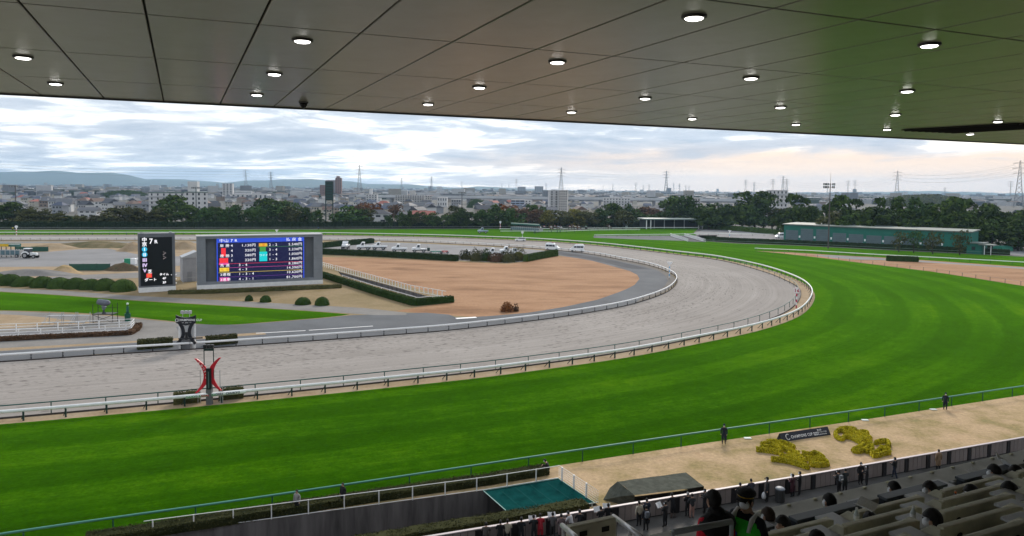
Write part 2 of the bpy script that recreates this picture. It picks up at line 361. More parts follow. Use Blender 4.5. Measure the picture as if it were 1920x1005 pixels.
FRONT = smooth_curve([(-160, 1060), (0, 1032), (187, 1004), (325, 985), (453, 965.5), (573, 947), (686, 929.5), (792, 913), (891, 897.5), (1117, 862), (1350, 827), (1526, 801), (1654, 782), (1762, 765), (1866, 749), (1915, 741.5), (2150, 706)], 240, 10)
T_OUT = np.r_[FRONT, np.array([[118, 112], [150, 128], [178, 148], [196, 175], [202, 205]]), np.array([G(*p)[:2] for p in [(1960, 484), (1893, 480), (1660, 469), (1480, 460), (1380, 456.5), (1320, 452), (1250, 441), (1150, 433.5), (1060, 431), (1000, 429.5), (840, 429.5), (620, 430.5), (300, 431), (0, 431.3), (-160, 431.5)]])]
T_OUT = smooth_curve([tuple(p) for p in T_OUT[::6][:40]] + [tuple(p) for p in T_OUT[240:]], 420, 6, ground=False)

# ------------------------------------------------------------------ ground sheets
PIT = [G(*p)[:2] for p in [(-200, 1074), (270, 1006), (600, 961), (915, 918.5), (1047, 897), (1122, 948), (1100, 952), (940, 978), (760, 1008), (400, 1070), (100, 1120)]]
RAMP = [G(*p)[:2] for p in [(634, 509.5), (808, 557), (784, 560.5), (641, 517.5)]]
FAR = 10800.
sheet('ground', [(-FAR, -500), (FAR, -500), (FAR, 10000.), (-FAR, 10000.)], 0, M_LAND, [PIT, RAMP])
sheet('infield_lawn', [tuple(p) for p in D_IN], .006, M_OLIVE, [RAMP])
ribbon('dirt_track', D_IN, D_OUT, .010, M_DIRT, 14)
ribbon('sand_strip', D_OUT, T_IN, .008, M_SAND, 2)
ribbon('turf_track', T_IN, T_OUT, .012, M_TURF, 28)
apr = [tuple(p) for p in FRONT] + [tuple(G(*p)[:2]) for p in [(2150, 800), (1920, 845), (1510, 920), (1147, 983), (760, 1050), (300, 1130), (-200, 1200)]]
sheet('apron_lawn', apr, .014, M_APRON, [PIT])
wk = [tuple(G(*p)[:2]) for p in [(2150, 799), (1920, 844), (1510, 919), (1147, 982), (760, 1049), (300, 1129), (-200, 1199)]]
sheet('walkway', wk + [(-10, 9), (60, 36)], .018, M_WALK)
# infield: inner roadway that follows the rail, paths, yards, lawns
DI2 = offset_curve(D_IN, -.35)
def seg(q, a, b):
    """the piece of a curve whose photo columns run from a to b (first match near side)"""
    return q
inner_px = [(1060, 481), (1085, 484.5), (1110, 489), (1135, 495.5), (1160, 502.5), (1180, 508), (1195, 515.5), (1199, 523), (1190, 534), (1176, 541.5), (1160, 548), (1120, 562), (1060, 575), (1040, 578.5), (990, 586.5), (920, 592.5), (886, 594.5), (856, 595.5), (842, 590), (800, 586.5), (760, 587)]
near = [tuple(p) for p in DI2 if p[1] < 172 and p[0] > G(300, 659)[0]]
far_ = [tuple(p) for p in DI2 if p[1] >= 172 and p[0] > G(1035, 468.5)[0]]
tip = [tuple(p) for p in DI2 if (p[1] < 172 and p[0] > G(300, 659)[0]) or (p[1] >= 172 and p[0] > G(1035, 468.5)[0])]
sheet('inner_road', tip + [tuple(G(*p)[:2]) for p in [(1040, 477)] + inner_px + [(700, 590), (660, 591), (600, 597), (500, 605), (440, 609), (370, 608), (330, 613), (345, 640)]], .014, M_ASPH)
sheet('wet_patch', [tuple(G(*p)[:2]) for p in [(1040, 471.5), (1064, 474.5), (1100, 479), (1150, 488.5), (1190, 497.5), (1222, 505.5), (1185, 504), (1160, 499), (1120, 489), (1080, 481.5), (1045, 477.5)]], .018, M_DARKA)
sheet('verge', [tuple(p) for p in DI2 if p[0] > G(1190, 568)[0] and p[1] > G(1190, 568)[1] and p[0] > 24] + [tuple(G(*p)[:2]) for p in [(1205, 499), (1235, 508), (1249, 518), (1252, 527), (1246, 537), (1232, 546), (1200, 560)]], .0185, plain_ground('verge_soil', [(.124, .111, .098), (.163, .150, .137)], .3))
px_sheet('dry_lawn', [(600, 482), (700, 484), (855, 490.5), (950, 495), (985, 491), (1040, 480.5)] + inner_px[:17] + [(842, 591), (790, 587), (740, 583.5), (800, 573), (850, 566), (856, 561.5), (700, 519), (608, 494)], .010, M_DRY)
px_sheet('garden_path', [(-60, 537), (0, 540), (130, 546), (240, 554), (460, 565.5), (680, 577.5), (762, 586.5), (762, 591), (700, 591), (660, 588), (460, 575), (240, 562), (130, 554), (0, 546.5), (-60, 543)], .016, M_PATH)
px_sheet('gravel_band', [(-80, 583), (0, 583), (100, 587), (200, 592), (300, 602), (370, 608), (330, 613), (345, 640), (493, 644.5), (300, 657.5), (184, 664), (78, 672), (-80, 682)], .012, M_PATH)
px_sheet('kerb_road', [(-80, 666), (0, 659), (100, 653), (260, 643), (350, 638), (493, 628), (520, 640), (300, 657), (184, 664), (78, 672), (-80, 682)], .016, M_ASPH)
px_sheet('sandy_edge', [(-80, 658), (0, 653), (100, 648), (260, 639), (350, 633), (493, 623), (500, 627), (350, 637.5), (260, 642), (100, 652), (0, 658), (-80, 664)], .017, M_SAND)
px_sheet('infield_sand', [(-80, 591), (0, 589.5), (40, 591), (92, 596), (140, 602), (188, 606), (110, 611), (0, 617), (-80, 619)], .018, M_SAND)
green = [(-80, 544), (0, 547.5), (130, 555), (240, 563), (460, 576), (600, 585), (655, 589.5), (640, 592), (600, 596), (500, 604), (440, 608.5), (400, 609), (370, 607), (300, 600), (200, 590), (100, 584.5), (0, 582), (-80, 581)]
m2 = M_TURF.copy(); m2.name = 'lawn_turf'
A_ = smooth_curve(green[:7], 60); B_ = smooth_curve(green[7:][::-1], 60); ribbon('inner_turf', A_, B_, .020, m2, 6)
# works yard on the left, roads and sand heaps' base
px_sheet('works_sand', [(-80, 455.5), (0, 455.5), (400, 455.5), (420, 500), (400, 505), (-80, 540)], .009, M_SAND)
px_sheet('works_yard', [(-80, 474), (40, 474), (95, 472), (140, 468), (200, 466), (225, 470), (258, 477), (420, 485), (420, 498), (-80, 501)], .013, M_GRAVEL)
px_sheet('works_road', [(-80, 527), (60, 522), (140, 516), (260, 511), (420, 509), (420, 517), (260, 521), (140, 525), (60, 530), (-80, 534)], .015, M_PATH)
px_sheet('yard_lane', [(-80, 452.5), (250, 452.5), (600, 452.4), (600, 457), (260, 455.5), (-80, 456.5)], .012, M_PATH)
px_sheet('parking_yard', [(600, 456), (660, 453.4), (755, 455), (852, 459.5), (919, 463), (1000, 468), (1040, 471.5), (1038, 478), (985, 490), (950, 493), (860, 488), (608, 477)], .013, M_GRAVEL)
# chutes outside the turn
px_sheet('chute_yard', [(1113, 442), (1260, 441.6), (1320, 441), (1345, 441), (1340, 453), (1290, 452), (1200, 449), (1113, 446)], .016, M_ASPH)
px_sheet('chute_sand', [(1416, 470.6), (1480, 473), (1560, 478), (1640, 482), (1720, 487), (1930, 501), (1990, 506), (1990, 547), (1920, 536.5), (1830, 522), (1752, 510), (1640, 496), (1540, 483.5), (1460, 474.5)], .016, M_DRY)
px_sheet('chute_patch', [(1525, 478.3), (1560, 478.6), (1660, 484.5), (1760, 491), (1930, 502.5), (1930, 505), (1760, 493.5), (1660, 488), (1600, 486.5), (1560, 483.5)], .020, M_GRAVEL)
px_sheet('service_yard', [(1300, 437), (1330, 428), (1400, 431), (1470, 437), (1500, 440), (1700, 455), (1960, 468), (1960, 482.5), (1893, 477.5), (1660, 465.5), (1480, 456), (1380, 452.5), (1320, 449)], .016, M_GRAVEL)
px_sheet('far_lawn', [(1090, 430.5), (1210, 428.6), (1310, 428), (1300, 437), (1320, 449), (1250, 441), (1150, 433.5)], .014, M_TURF.copy())
# painted lines on the inner road
for i, (a, b, w) in enumerate([((480, 625), (573, 620), .3), ((579, 619.5), (699, 611.5), .3), ((855, 597.3), (893, 595), .9)]):
    p, q = G(*a), G(*b); t = (q - p).normalized(); nrm = Vector((-t.y, t.x, 0)) * w / 2
    sheet('road_line', [(p + nrm)[:2], (p - nrm)[:2], (q - nrm)[:2], (q + nrm)[:2]], .022, M_WHITE)
# pits with retaining walls
def pit(name, poly, depth, wallm, floorm):
    b = MB(); n = len(poly)
    b.add([(p[0], p[1], .012) for p in poly] + [(p[0], p[1], -depth) for p in poly], [(i, (i + 1) % n, n + (i + 1) % n, n + i) for i in range(n)], 0)
    tri = geometry.tessellate_polygon([[Vector((p[0], p[1], 0)) for p in poly]])
    b.add([(p[0], p[1], -depth) for p in poly], [tuple(t) for t in tri], 1)
    return struct(b.build(name, [wallm, floorm]))
M_STAIN = mat('stained_concrete', (.13, .12, .12), .9, .5, 1.1, .1, stretch=(1, 1, .12))
pit('underpass_pit', PIT, 4.5, M_STAIN, M_WALK)
pit('infield_ramp_pit', RAMP, 2.6, M_STAIN, M_WALK)
# ------------------------------------------------------------------ the stand's roof over the camera
E1 = Vector((math.sin(R(-25.2)), math.cos(R(-25.2)), 0)); E2 = Vector((math.sin(R(68.43)), math.cos(R(68.43)), 0))
ZC = EYE + 2.6
def roof(a, b, z=0.): return E1 * a + E2 * b + Vector((0, 0, ZC + z))
ORD = ['first', 'second', 'third', 'fourth', 'fifth', 'sixth', 'seventh', 'eighth', 'ninth', 'tenth', 'eleventh', 'twelfth', 'thirteenth', 'fourteenth', 'fifteenth', 'sixteenth', 'seventeenth', 'eighteenth', 'nineteenth', 'twentieth', 'twenty-first', 'twenty-second', 'twenty-third', 'twenty-fourth', 'twenty-fifth']
M_PANEL = mat('soffit_panel', (.44, .42, .35), .22, .10, .45, .02, 30, spec=.6, objvar=.04)
M_JOINT = mat('soffit_joint', (.02, .02, .02), .8)
M_ROOFM = mat('roof_steel', (.25, .25, .25), .6)
canopy = thing('grandstand_canopy', 'broad flat grandstand roof with panelled grey soffit overhead', 'roof')
A0, A1, B0, B1 = -16.4, 24.73, -30, 75
s = MB(); s.add([tuple(roof(a, b, z)) for z in (.05, .9) for a, b in ((A0, B0), (A1 - .06, B0), (A1 - .06, B1), (A0, B1))],
    [(0, 1, 2, 3), (7, 6, 5, 4), (0, 4, 5, 1), (1, 5, 6, 2), (2, 6, 7, 3), (3, 7, 4, 0)], 0)
s.build('roof_slab', M_JOINT, canopy)
s = MB(); s.add([tuple(roof(a, b, z)) for z in (-.045, 1.) for a, b in ((A1 - .055, B0), (A1 + .02, B0), (A1 + .02, B1), (A1 - .055, B1))],
    [(0, 1, 2, 3), (7, 6, 5, 4), (0, 4, 5, 1), (1, 5, 6, 2), (2, 6, 7, 3), (3, 7, 4, 0)], 0)
s.build('fascia', mat('fascia', (.10, .10, .10), .5), canopy)
da, db, g = 4.13, 1.63, .017
pm = None
def panel_mesh(wa, wb):
    b = MB(); q = []
    for z, i in ((.05, g), (.012, g), (0, g + .012)):
        q += [tuple(E1 * aa + E2 * bb + Vector((0, 0, z))) for aa, bb in ((i, i), (wa - i, i), (wa - i, wb - i), (i, wb - i))]
    b.add(q, [(8, 9, 10, 11)] + [(r * 4 + i, r * 4 + 4 + i, r * 4 + 4 + (i + 1) % 4, r * 4 + (i + 1) % 4) for r in range(2) for i in range(4)])
    me = b.mesh('panel', M_PANEL); bm = bmesh.new(); bm.from_mesh(me); bmesh.ops.recalc_face_normals(bm, faces=bm.faces)
    f0 = min(bm.faces, key=lambda f: f.calc_center_median().z)
    if f0.normal.z > 0: bmesh.ops.reverse_faces(bm, faces=bm.faces)
    bm.to_mesh(me); bm.free(); return me
pm = panel_mesh(da, db)
na = range(-7, 4)           # rows of panels back from the edge
for i in range(10):
    a = 24.66 - (i + 1) * da
    for j in range(-14, 45):
        b = -.445 + j * db
        if b < B0 or b + db > B1: continue
        c = roof(a + da / 2, b + db / 2); near_ = i <= 4
        if not near_ and not (-3 < j < 8 and i < 6): continue
        link('panel', pm, canopy, roof(a, b))
# coarse panels behind the camera, out of view
b = MB()
for i in range(5, 10):
    a = 24.66 - (i + 1) * da
    b.add([tuple(roof(a + g, B0, .03)), tuple(roof(a + da - g, B0, .03)), tuple(roof(a + da - g, B1, .03)), tuple(roof(a + g, B1, .03))], [(0, 1, 2, 3)])
b.build('rear_soffit', M_PANEL, canopy)
# downlights
M_LAMP = mat('lamp_glass', (.9, .9, .88), .3, emit=5., ecol=(1, .97, .92))
M_RING = mat('lamp_ring', (.06, .056, .05), .4, spec=.5)
def ring_mesh(r0, r1, h):
    b = MB(); n = 28; prof = [(r1, 0), (r1, -h * .6), (r1 - .02, -h), (r0 + .015, -h), (r0, -h * .4), (r0, .04)]
    vs = [(r * math.cos(2 * math.pi * i / n), r * math.sin(2 * math.pi * i / n), z) for i in range(n) for r, z in prof]; k = len(prof)
    return b.add(vs, [(i * k + j, i * k + j + 1, ((i + 1) % n) * k + j + 1, ((i + 1) % n) * k + j) for i in range(n) for j in range(k - 1)]).mesh('ring', M_RING, True)
lens = MB().ell((0, 0, -.038), .136, .136, .024, 28, 5, 0, -.999, .0).mesh('lens', M_LAMP, False)
ringm = ring_mesh(.14, .188, .04)
rows = [(21.5, 'nearest the canopy edge', [-2.9, 2.0, 7.0, 11.95, 16.8, 21.6, 26.4, 31.35]), (17.35, 'second from the canopy edge', [-2.9, 2.0, 7.0, 11.95, 16.8, 21.65, 26.7]),
        (13.2, 'third from the canopy edge', [2.0, 7.0, 11.9, 16.85]), (8.97, 'farthest from the canopy edge', [7.0, 11.94])]
for a, where, bs in rows:
    for i, b_ in enumerate(bs):
        t = thing('ceiling_downlight', f'lit round downlight, {ORD[i]} from left in the soffit row {where}', 'downlight', roof(a, b_, 0), 0, 'downlights in the canopy soffit')
        link('ring', ringm, t); link('lens', lens, t)
dome = thing('dome_camera', 'small black dome security camera under the canopy edge', 'camera', G(569, 191, ZC), 0)
b = MB().cyl((0, 0, 0), (0, 0, -.05), .15, .14, 20); b.build('mount', mat('cam_mount', (.12, .12, .12), .5), dome)
b = MB().ell((0, 0, -.05), .12, .12, .15, 18, 7, 0, -.999, 0); b.build('dome', mat('smoked_dome', (.008, .008, .01), .12, spec=.6), dome, True)
# louvred grille
gr = thing('soffit_grille', 'long black louvred air grille set in the soffit', 'grille', (0, 0, 0))
p0 = [G(*p, ZC - .012) for p in ((1690, 243), (1790, 247.5), (1990, 236), (1905, 231))]
b = MB(); b.add([tuple(p) for p in p0] + [tuple(p + Vector((0, 0, -.03))) for p in p0], [(0, 1, 2, 3), (7, 6, 5, 4), (0, 4, 5, 1), (1, 5, 6, 2), (2, 6, 7, 3), (3, 7, 4, 0)]); b.build('frame', M_BLACK, gr)
for i in range(8):
    f = (i + .5) / 8; p, q = p0[0].lerp(p0[1], f) + Vector((0, 0, -.034)), p0[3].lerp(p0[2], f) + Vector((0, 0, -.034))
    MB().tube([p, q], .04, 4).build('louvre', M_JOINT, gr)

# ------------------------------------------------------------------ the tier of seats below
# T outwards to the course, S along the stand (to the right)
TA = R(-24.); T_ = Vector((math.sin(TA), math.cos(TA), 0)); S_ = Vector((math.cos(TA), -math.sin(TA), 0))
def st(s, t, z=0.): return S_ * s + T_ * t + Vector((0, 0, z))
ROT = math.atan2(S_.y, S_.x)
Q = .85; TREAD, RISE = .8 * Q, .35 * Q
def top_z(k): return EYE - 6.12 * Q + RISE * k       # top of the seat backs of row k
def row_t(k): return 9.6 * Q - TREAD * k
FLOOR = lambda k: top_z(k) - .80
S0 = 5.3 * Q; TL = 10.45 * Q
tier = MB()
prof = [(10.75, FLOOR(0) + .1)]
tier.T = Matrix.Translation((0, 0, 0)) @ Matrix((S_, T_, Vector((0, 0, 1)))).transposed().to_4x4()
NR = 15
for k in range(NR):
    t1 = row_t(k) + .40; t0 = t1 - TREAD
    if k == 0: t1 = TL
    tier.box(S0, 90, t0, t1, FLOOR(k) - .5, FLOOR(k), 0)
tier.box(-30, 90, -16, row_t(NR - 1) + .40 - TREAD + .001, FLOOR(NR - 1) - .6, FLOOR(NR - 1), 0)
tier.box(S0, 90, TL - .5, TL, 9.5, FLOOR(0) - .5, 0)
tier.box(S0, S0 + .25, -10, TL, 0, FLOOR(0) - .51, 0)
tier.box(-30, 90, -16.4, -16, 0, ZC, 0)
M_TIER = mat('tier_concrete', (.22, .21, .19), .85, .3, .9, .15, 10)
struct(tier.build('grandstand_tier', M_TIER))
# parapet ledge of the tier
pl = thing('tier_ledge', 'long grey ledge with a rounded lip at the front of the seats', 'ledge', st(S0, TL, 0), ROT)
b = MB(); z = EYE - 6.45 * Q
b.prism([(-.02, z - .9), (.22, z - .9), (.22, z - .05), (.17, z), (-.30, z), (-.34, z - .05), (-.34, z - .14), (-.02, z - .2)], 0, 85); b.build('ledge', mat('ledge_paint', (.40, .40, .36), .6, .2, 1.5), pl)
stud = MB().bbox(-.035, .035, -.03, .03, 0, .03, .01).mesh('stud', mat('stud', (.62, .60, .42), .5))
for i in range(42): link('stud', stud, pl, (.5 + i * .62, .10, z + .001))
fin = MB().prism([(-.14, 0), (.14, 0), (.05, .30), (-.02, .30)], -.035, .035).mesh('bracket', mat('bracket', (.42, .44, .44), .5))
for i in range(18): link('bracket', fin, pl, (1.1 + i * 1.42, -.56, z - .16))
# ------------------------------------------------------------------ rails and fences
def gpts(px): return np.array([G(*p)[:2] for p in px])
def walk(q, step, start=0.):
    """points every step metres with the direction there"""
    d = np.r_[0, np.cumsum(np.hypot(*np.diff(q, axis=0).T))]; out_ = []
    s_ = start
    while s_ <= d[-1] + 1e-6:
        x, y = np.interp(s_, d, q[:, 0]), np.interp(s_, d, q[:, 1]); e = min(s_ + .5, d[-1]); f = max(e - 1., 0)
        out_.append((x, y, math.atan2(np.interp(e, d, q[:, 1]) - np.interp(f, d, q[:, 1]), np.interp(e, d, q[:, 0]) - np.interp(f, d, q[:, 0])))); s_ += step
    return out_
def in_view(x, y, m=40, z=.5):
    v = Vector((x, y, z - EYE)); c = v.dot(_f)
    if c < 1: return False
    a, b = PCX + FPX * v.dot(_R) / c, PCY - FPX * v.dot(_U) / c
    return -m < a < 1920 + m and -m < b < 1005 + m
def rail(name, label, cat, q, step, post, postm, bars, brace=None, group=None, maxn=300):
    """q: ground line; bars: (height, profile or radius, material); post: mesh data standing at the origin, x along the rail"""
    t = thing(name, label, cat, (q[len(q) // 2][0], q[len(q) // 2][1], 0), 0, group); o = Vector(t.location)
    for nm, h, pr, r, m in bars:
        b = MB(); pts = [Vector((x, y, h)) - o for x, y in q]
        b.tube(pts, r, prof=pr); b.build(nm, m, t, True)
    n = 0
    for x, y, a in walk(q, step, .5):
        if in_view(x, y) and n < maxn:
            link('post', post, t, Vector((x, y, 0)) - o, a); n += 1
            if brace: link('brace', brace, t, Vector((x, y, 0)) - o, a)
    return t
OVAL = [(math.cos(a) * .62, math.sin(a)) for a in [2 * math.pi * i / 10 for i in range(10)]]
# inner rail of the dirt course: white bar on black goose-neck posts
gp = MB().tube([(0, 0, 0), (0, -.03, .35), (0, -.02, .6), (0, .08, .78), (0, .2, .86)], .075, 6).mesh('post', M_BLACK, True)
rail('dirt_inner_rail', 'white rail on black goose-neck posts along the inside of the dirt track', 'rail', offset_curve(D_IN, -.1), 3.4, gp, M_BLACK, [('top_rail', .88, OVAL, .145, M_WHITE)])
# outer rail of the dirt course: green tube
gp = MB().tube([(0, 0, 0), (0, 0, .85), (0, .02, 1.02), (0, .06, 1.08)], .055, 6).mesh('post', M_GREENR, True)
rail('dirt_outer_rail', 'slim green tube rail along the outside of the dirt track', 'rail', offset_curve(D_OUT, -.55), 4.6, gp, M_GREENR, [('top_rail', 1.1, None, .06, M_GREENR)])
# inner rail of the turf course: white bar, green posts with raking braces
gp = MB().box(-.07, .07, -.07, .07, 0, .95).mesh('post', M_DKG)
br = MB().tube([(0, -.05, .7), (-.1, -.75, .02)], .04, 5).mesh('brace', M_DKG)
br = MB().tube([(0, .04, .75), (-.32, .62, .0)], .045, 5).mesh('brace', M_DKG)
rail('turf_inner_rail', 'broad white rail on braced green posts along the inside of the turf', 'rail', offset_curve(T_IN, -.55), 3.4, gp, M_DKG, [('top_rail', 1.0, OVAL, .17, M_WHITE)], br)
# front rail by the apron
gp = MB().tube([(0, 0, 0), (0, 0, 1.0)], .045, 8).mesh('post', M_GREENR)
rail('front_rail', 'green post-and-tube rail between the turf and the dry apron lawn', 'rail', FRONT, 4.75, gp, M_GREENR, [('top_rail', 1.03, None, .075, mat('front_rail_tube', (.07, .24, .19), .45, .08, 2, spec=.3))])
# low kerb boards at the edges of the dirt
for nm, q in (('inner_kerb', offset_curve(D_IN, .12)), ('outer_kerb', offset_curve(D_OUT, .02))):
    b = MB(); b.tube([(x, y, .07) for x, y in q], .09, prof=[(-.5, -1), (.5, -1), (.5, 1), (-.5, 1)]); struct(b.build(nm, mat('kerb_board', (.05, .042, .04), .9, .3, 2)))
# far rails
gp = MB().box(-.05, .05, -.05, .05, 0, 1.05).mesh('post', M_DKG)
FH = gpts([(-60, 430.6), (300, 430.4), (620, 429.7), (860, 428.8), (1000, 428.3), (1110, 428)])
rail('boundary_rail', 'thin grey-green rail at the foot of the long far hedge', 'rail', FH, 9., gp, M_DKG, [('top_rail', 1.05, None, .06, M_STEEL)])
for i, (px, lab) in enumerate([
    ([(936, 432.8), (1010, 432.5), (1110, 431), (1210, 430), (1312, 430)], 'white-topped rail passing under the far starting gate'),
    ([(938, 437), (1060, 437), (1115, 434.6), (1200, 434)], 'lower white rail in front of the far starting gate'),
    ([(1114, 444.5), (1180, 443.8), (1250, 443.2), (1345, 441.5), (1450, 443)], 'white rail along the grey chute before the open shelter'),
    ([(1415, 470.4), (1520, 475), (1660, 483.5), (1760, 488.5), (1930, 498)], 'white rail above the sandy chute on the right'),
    ]):
    q, _ = resample(gpts(px), 60)
    rail('chute_rail', lab, 'rail', q, 5.5, gp, M_DKG, [('top_rail', 1.0, OVAL, .14, mat('far_white', (.78, .84, .78), .5))])
q, _ = resample(gpts([(1318, 454), (1380, 457), (1480, 460.5), (1660, 469.5), (1760, 473.8), (1893, 480.5)]), 60)
rail('hedge_rail', 'dark green rail in front of the clipped hedge by the green shed', 'rail', q, 5.2, gp, M_DKG, [('top_rail', 1.05, None, .06, mat('hedge_rail', (.16, .24, .2), .5))])
gp2 = MB().box(-.04, .04, -.04, .04, 0, 1.05).mesh('post', mat('thin_post', (.13, .12, .11), .7))
q, _ = resample(gpts([(1430, 473), (1540, 484), (1640, 496.3), (1752, 510.5), (1830, 522.5), (1925, 537)]), 60)
rail('chute_wire_fence', 'thin post and wire fence along the lower edge of the sandy chute', 'fence', q, 4.3, gp2, None, [('wire', 1.03, None, .02, mat('wire', (.2, .2, .2), .6))])
def bar_fence(name, label, px, h, step, zs, r=.04, pm=None, m=None, cat='fence', q=None, pr=.055, z0=0.):
    m = m or M_WHITE; q = gpts(px) if q is None else q; q, _ = resample(q, 40) if len(q) > 2 else (q, 0)
    p = MB().box(-pr, pr, -pr, pr, z0, h).mesh('post', pm or m)
    return rail(name, label, cat, q, step, p, None, [('bar', z, None, r, m) for z in zs])
bar_fence('pit_fence', 'white post and bar fence behind the left infield underpass', [(-60, 627), (0, 623.5), (130, 618.5), (252, 612.5)], 1.25, 2.72, (1.22, .8, .42))
bar_fence('pit_fence', 'white post and bar fence before the left infield underpass', [(-60, 639), (0, 635), (120, 629.5), (243, 623)], 1.25, 2.72, (1.22, .8, .42))
bar_fence('pit_fence', 'short white end fence closing the left infield underpass', [(252, 612.5), (243, 623)], 1.25, 2.0, (1.22, .8, .42))
sheet('left_underpass_floor', gpts([(-60, 627), (0, 623.5), (130, 618.5), (252, 612.5), (243, 623), (120, 629.5), (0, 635), (-60, 639)]), .03, M_GRAVEL)
bar_fence('ramp_fence', 'white picket fence running down the dark infield ramp', [(628, 506.5), (700, 526.5), (770, 546), (836, 558)], 1.3, 1.5, (1.28, .12), .05, pr=.06)
bar_fence('ramp_fence', 'short white fence at the head of the infield ramp', [(604, 499.5), (627, 506)], 1.2, 1.5, (1.18, .6), .05)
bar_fence('ramp_kerb_rail', 'low white rail on the near lip of the infield ramp', [(641, 518), (700, 537), (784, 561), (808, 558), (838, 558)], .3, 4., (.3,), .06)
bar_fence('bridge_fence', 'left white picket rail of the chute crossing', [(1257, 442.5), (1290, 453)], 1.3, 1.2, (1.28, .2), .06, pr=.08)
bar_fence('bridge_fence', 'right white picket rail of the chute crossing', [(1283, 442.5), (1323, 454)], 1.3, 1.2, (1.28, .2), .06, pr=.08)
sheet('crossing_road', gpts([(1257, 442.3), (1284, 442.3), (1323, 453.8), (1290, 453)]), .024, M_DARKA)
bar_fence('parking_rail', 'white bar rail on the near side of the works lane, far left', [(-60, 455), (400, 454)], .9, 4., (.85,), .1) if False else None
# railing round the underpass below the stand
q = gpts([(270, 1006), (600, 961), (915, 918.5), (1047, 897)]); bar_fence('underpass_railing', 'white railing along the far lip of the underpass', None, 1.0, 2.35, (.98, .06), .026, q=q, pr=.035)
q = gpts([(1047, 897), (1122, 948)]); bar_fence('underpass_railing', 'white mesh railing across the head of the underpass', None, 1.05, 1.6, (1.03, .86, .7, .54, .38, .2), .016, q=q, pr=.05)
q = gpts([(1122, 948), (1100, 952), (940, 978), (760, 1008), (400, 1070)]); bar_fence('underpass_cable', 'thin pale cable strung along the near lip of the underpass', None, .25, 2.4, (.25,), .03, q=q, pr=.03, m=mat('pale_cable', (.55, .62, .6), .5))

# ------------------------------------------------------------------ text
def text_mesh(body, size, align='LEFT', bold=.0, sx=1.):
    cu = bpy.data.curves.new('text', 'FONT'); cu.body = body; cu.size = size; cu.align_x = align; cu.offset = bold; cu.resolution_u = 2; cu.fill_mode = 'FRONT'; cu.space_character = 1.12
    me = evaluated_mesh(bpy.data.objects.new('text', cu)); bpy.data.curves.remove(cu)
    if sx != 1.: me.transform(Matrix.Diagonal((sx, 1, 1, 1)))
    return me
def text(body, x, z, size, material, parent, y=0., align='LEFT', bold=.0, sx=1., name='lettering', rot=None):
    """upright lettering facing -y of the parent"""
    me = text_mesh(body, size, align, bold, sx); me.materials.clear(); me.materials.append(material)
    o = link(name, me, parent, (x, y, z)); o.rotation_euler = rot or (R(90), 0, 0); return o
def emis(name, col, k=1.):
    return mat(name, (.02, .02, .02), .4, emit=k * .52, ecol=col)

# ------------------------------------------------------------------ result board and data board
def face_frame(pl, pr):
    """position and heading of a board whose foot runs from pl to pr as seen from the stand"""
    a, b = G(*pl), G(*pr); d = b - a; return a, math.atan2(d.y, d.x), d.length
M_BOARD = mat('board_concrete', (.20, .215, .235), .7, .14, .35, .05, 4)
M_BOARDD = mat('board_recess', (.13, .14, .155), .7, .12, .4)
a, rz, Wd = face_frame((370, 543), (605, 532))
bb = thing('result_board', 'large grey concrete board with a lit colour payout screen', 'scoreboard', a, rz)
HB = 11.6
k = Wd / 235.                                    # metres per measured unit along the face
def bx_(px): return (px - 370) * k
b = MB(); b.box(0, bx_(385.5), 0, 4.2, .9, HB - .5); b.box(bx_(587.5), Wd, 0, 4.2, .9, HB - .5); b.box(bx_(385.5), bx_(587.5), 0, 4.2, .9, 1.5); b.box(bx_(385.5), bx_(587.5), 0, 4.2, HB - .95, HB - .5); b.build('frame', M_BOARD, bb)
MB().box(bx_(385.5), bx_(587.5), 1.1, 4.1, 1.5, HB - .95).build('recess', M_BOARDD, bb)
MB().box(-.06, Wd + .06, -.08, 4.3, 0, .9).build('plinth', mat('white_plinth', (.72, .72, .72), .6, .08, 1), bb)
MB().box(-.1, Wd + .1, -.12, 4.3, HB - .5, HB - .3).build('coping', mat('coping', (.34, .35, .36), .6), bb)
for i in range(1, 4): MB().box(.02, bx_(385.5) - .02, -.012, .05, .9 + i * 2.4, .93 + i * 2.4).build('joint', M_BOARDD, bb)
for i in range(1, 4): MB().box(bx_(587.5) + .02, Wd - .02, -.012, .05, .9 + i * 2.4, .93 + i * 2.4).build('joint', M_BOARDD, bb)
X0, X1, Z0, Z1 = bx_(405), bx_(569), 1.15, HB - .95
scr = MB().box(X0, X1, .35, 1.1, Z0, Z1).build('screen', mat('screen_black', (.006, .006, .01), .35, emit=.5, ecol=(.008, .010, .055)), bb)
sw, sh = X1 - X0, Z1 - Z0
E_W, E_Y, E_B = emis('led_white', (.95, .95, 1.), 1.15), emis('led_yellow', (1., .75, .05), .9), emis('led_blue', (.03, .10, .85), .75)
E_R, E_C, E_M, E_O, E_G, E_V = emis('led_red', (1., .03, .05), .9), emis('led_cyan', (.0, .75, .8), .8), emis('led_magenta', (.85, .08, .4), .8), emis('led_orange', (.9, .35, .02), .8), emis('led_green', (.1, .6, .1), .5), emis('led_violet', (.30, .08, .6), .6)
def srect(x0, x1, z0, z1, m, d=.01, name='colour_field'):
    """field of the screen in fractions of its width and height"""
    return MB().box(X0 + x0 * sw, X0 + x1 * sw, .35 - d, .349, Z0 + z0 * sh, Z0 + z1 * sh).build(name, m, bb)
def stext(s_, x, z, h, m, align='LEFT', bold=.0, sx=1.12): return text(s_, X0 + x * sw, Z0 + z * sh, h * sh, m, bb, .335, align, bold, sx)
srect(0, 1, .905, 1., E_B); stext('中山 7 R', .03, .922, .085, E_W); stext('払 戻 金', .975, .922, .085, E_W, 'RIGHT')
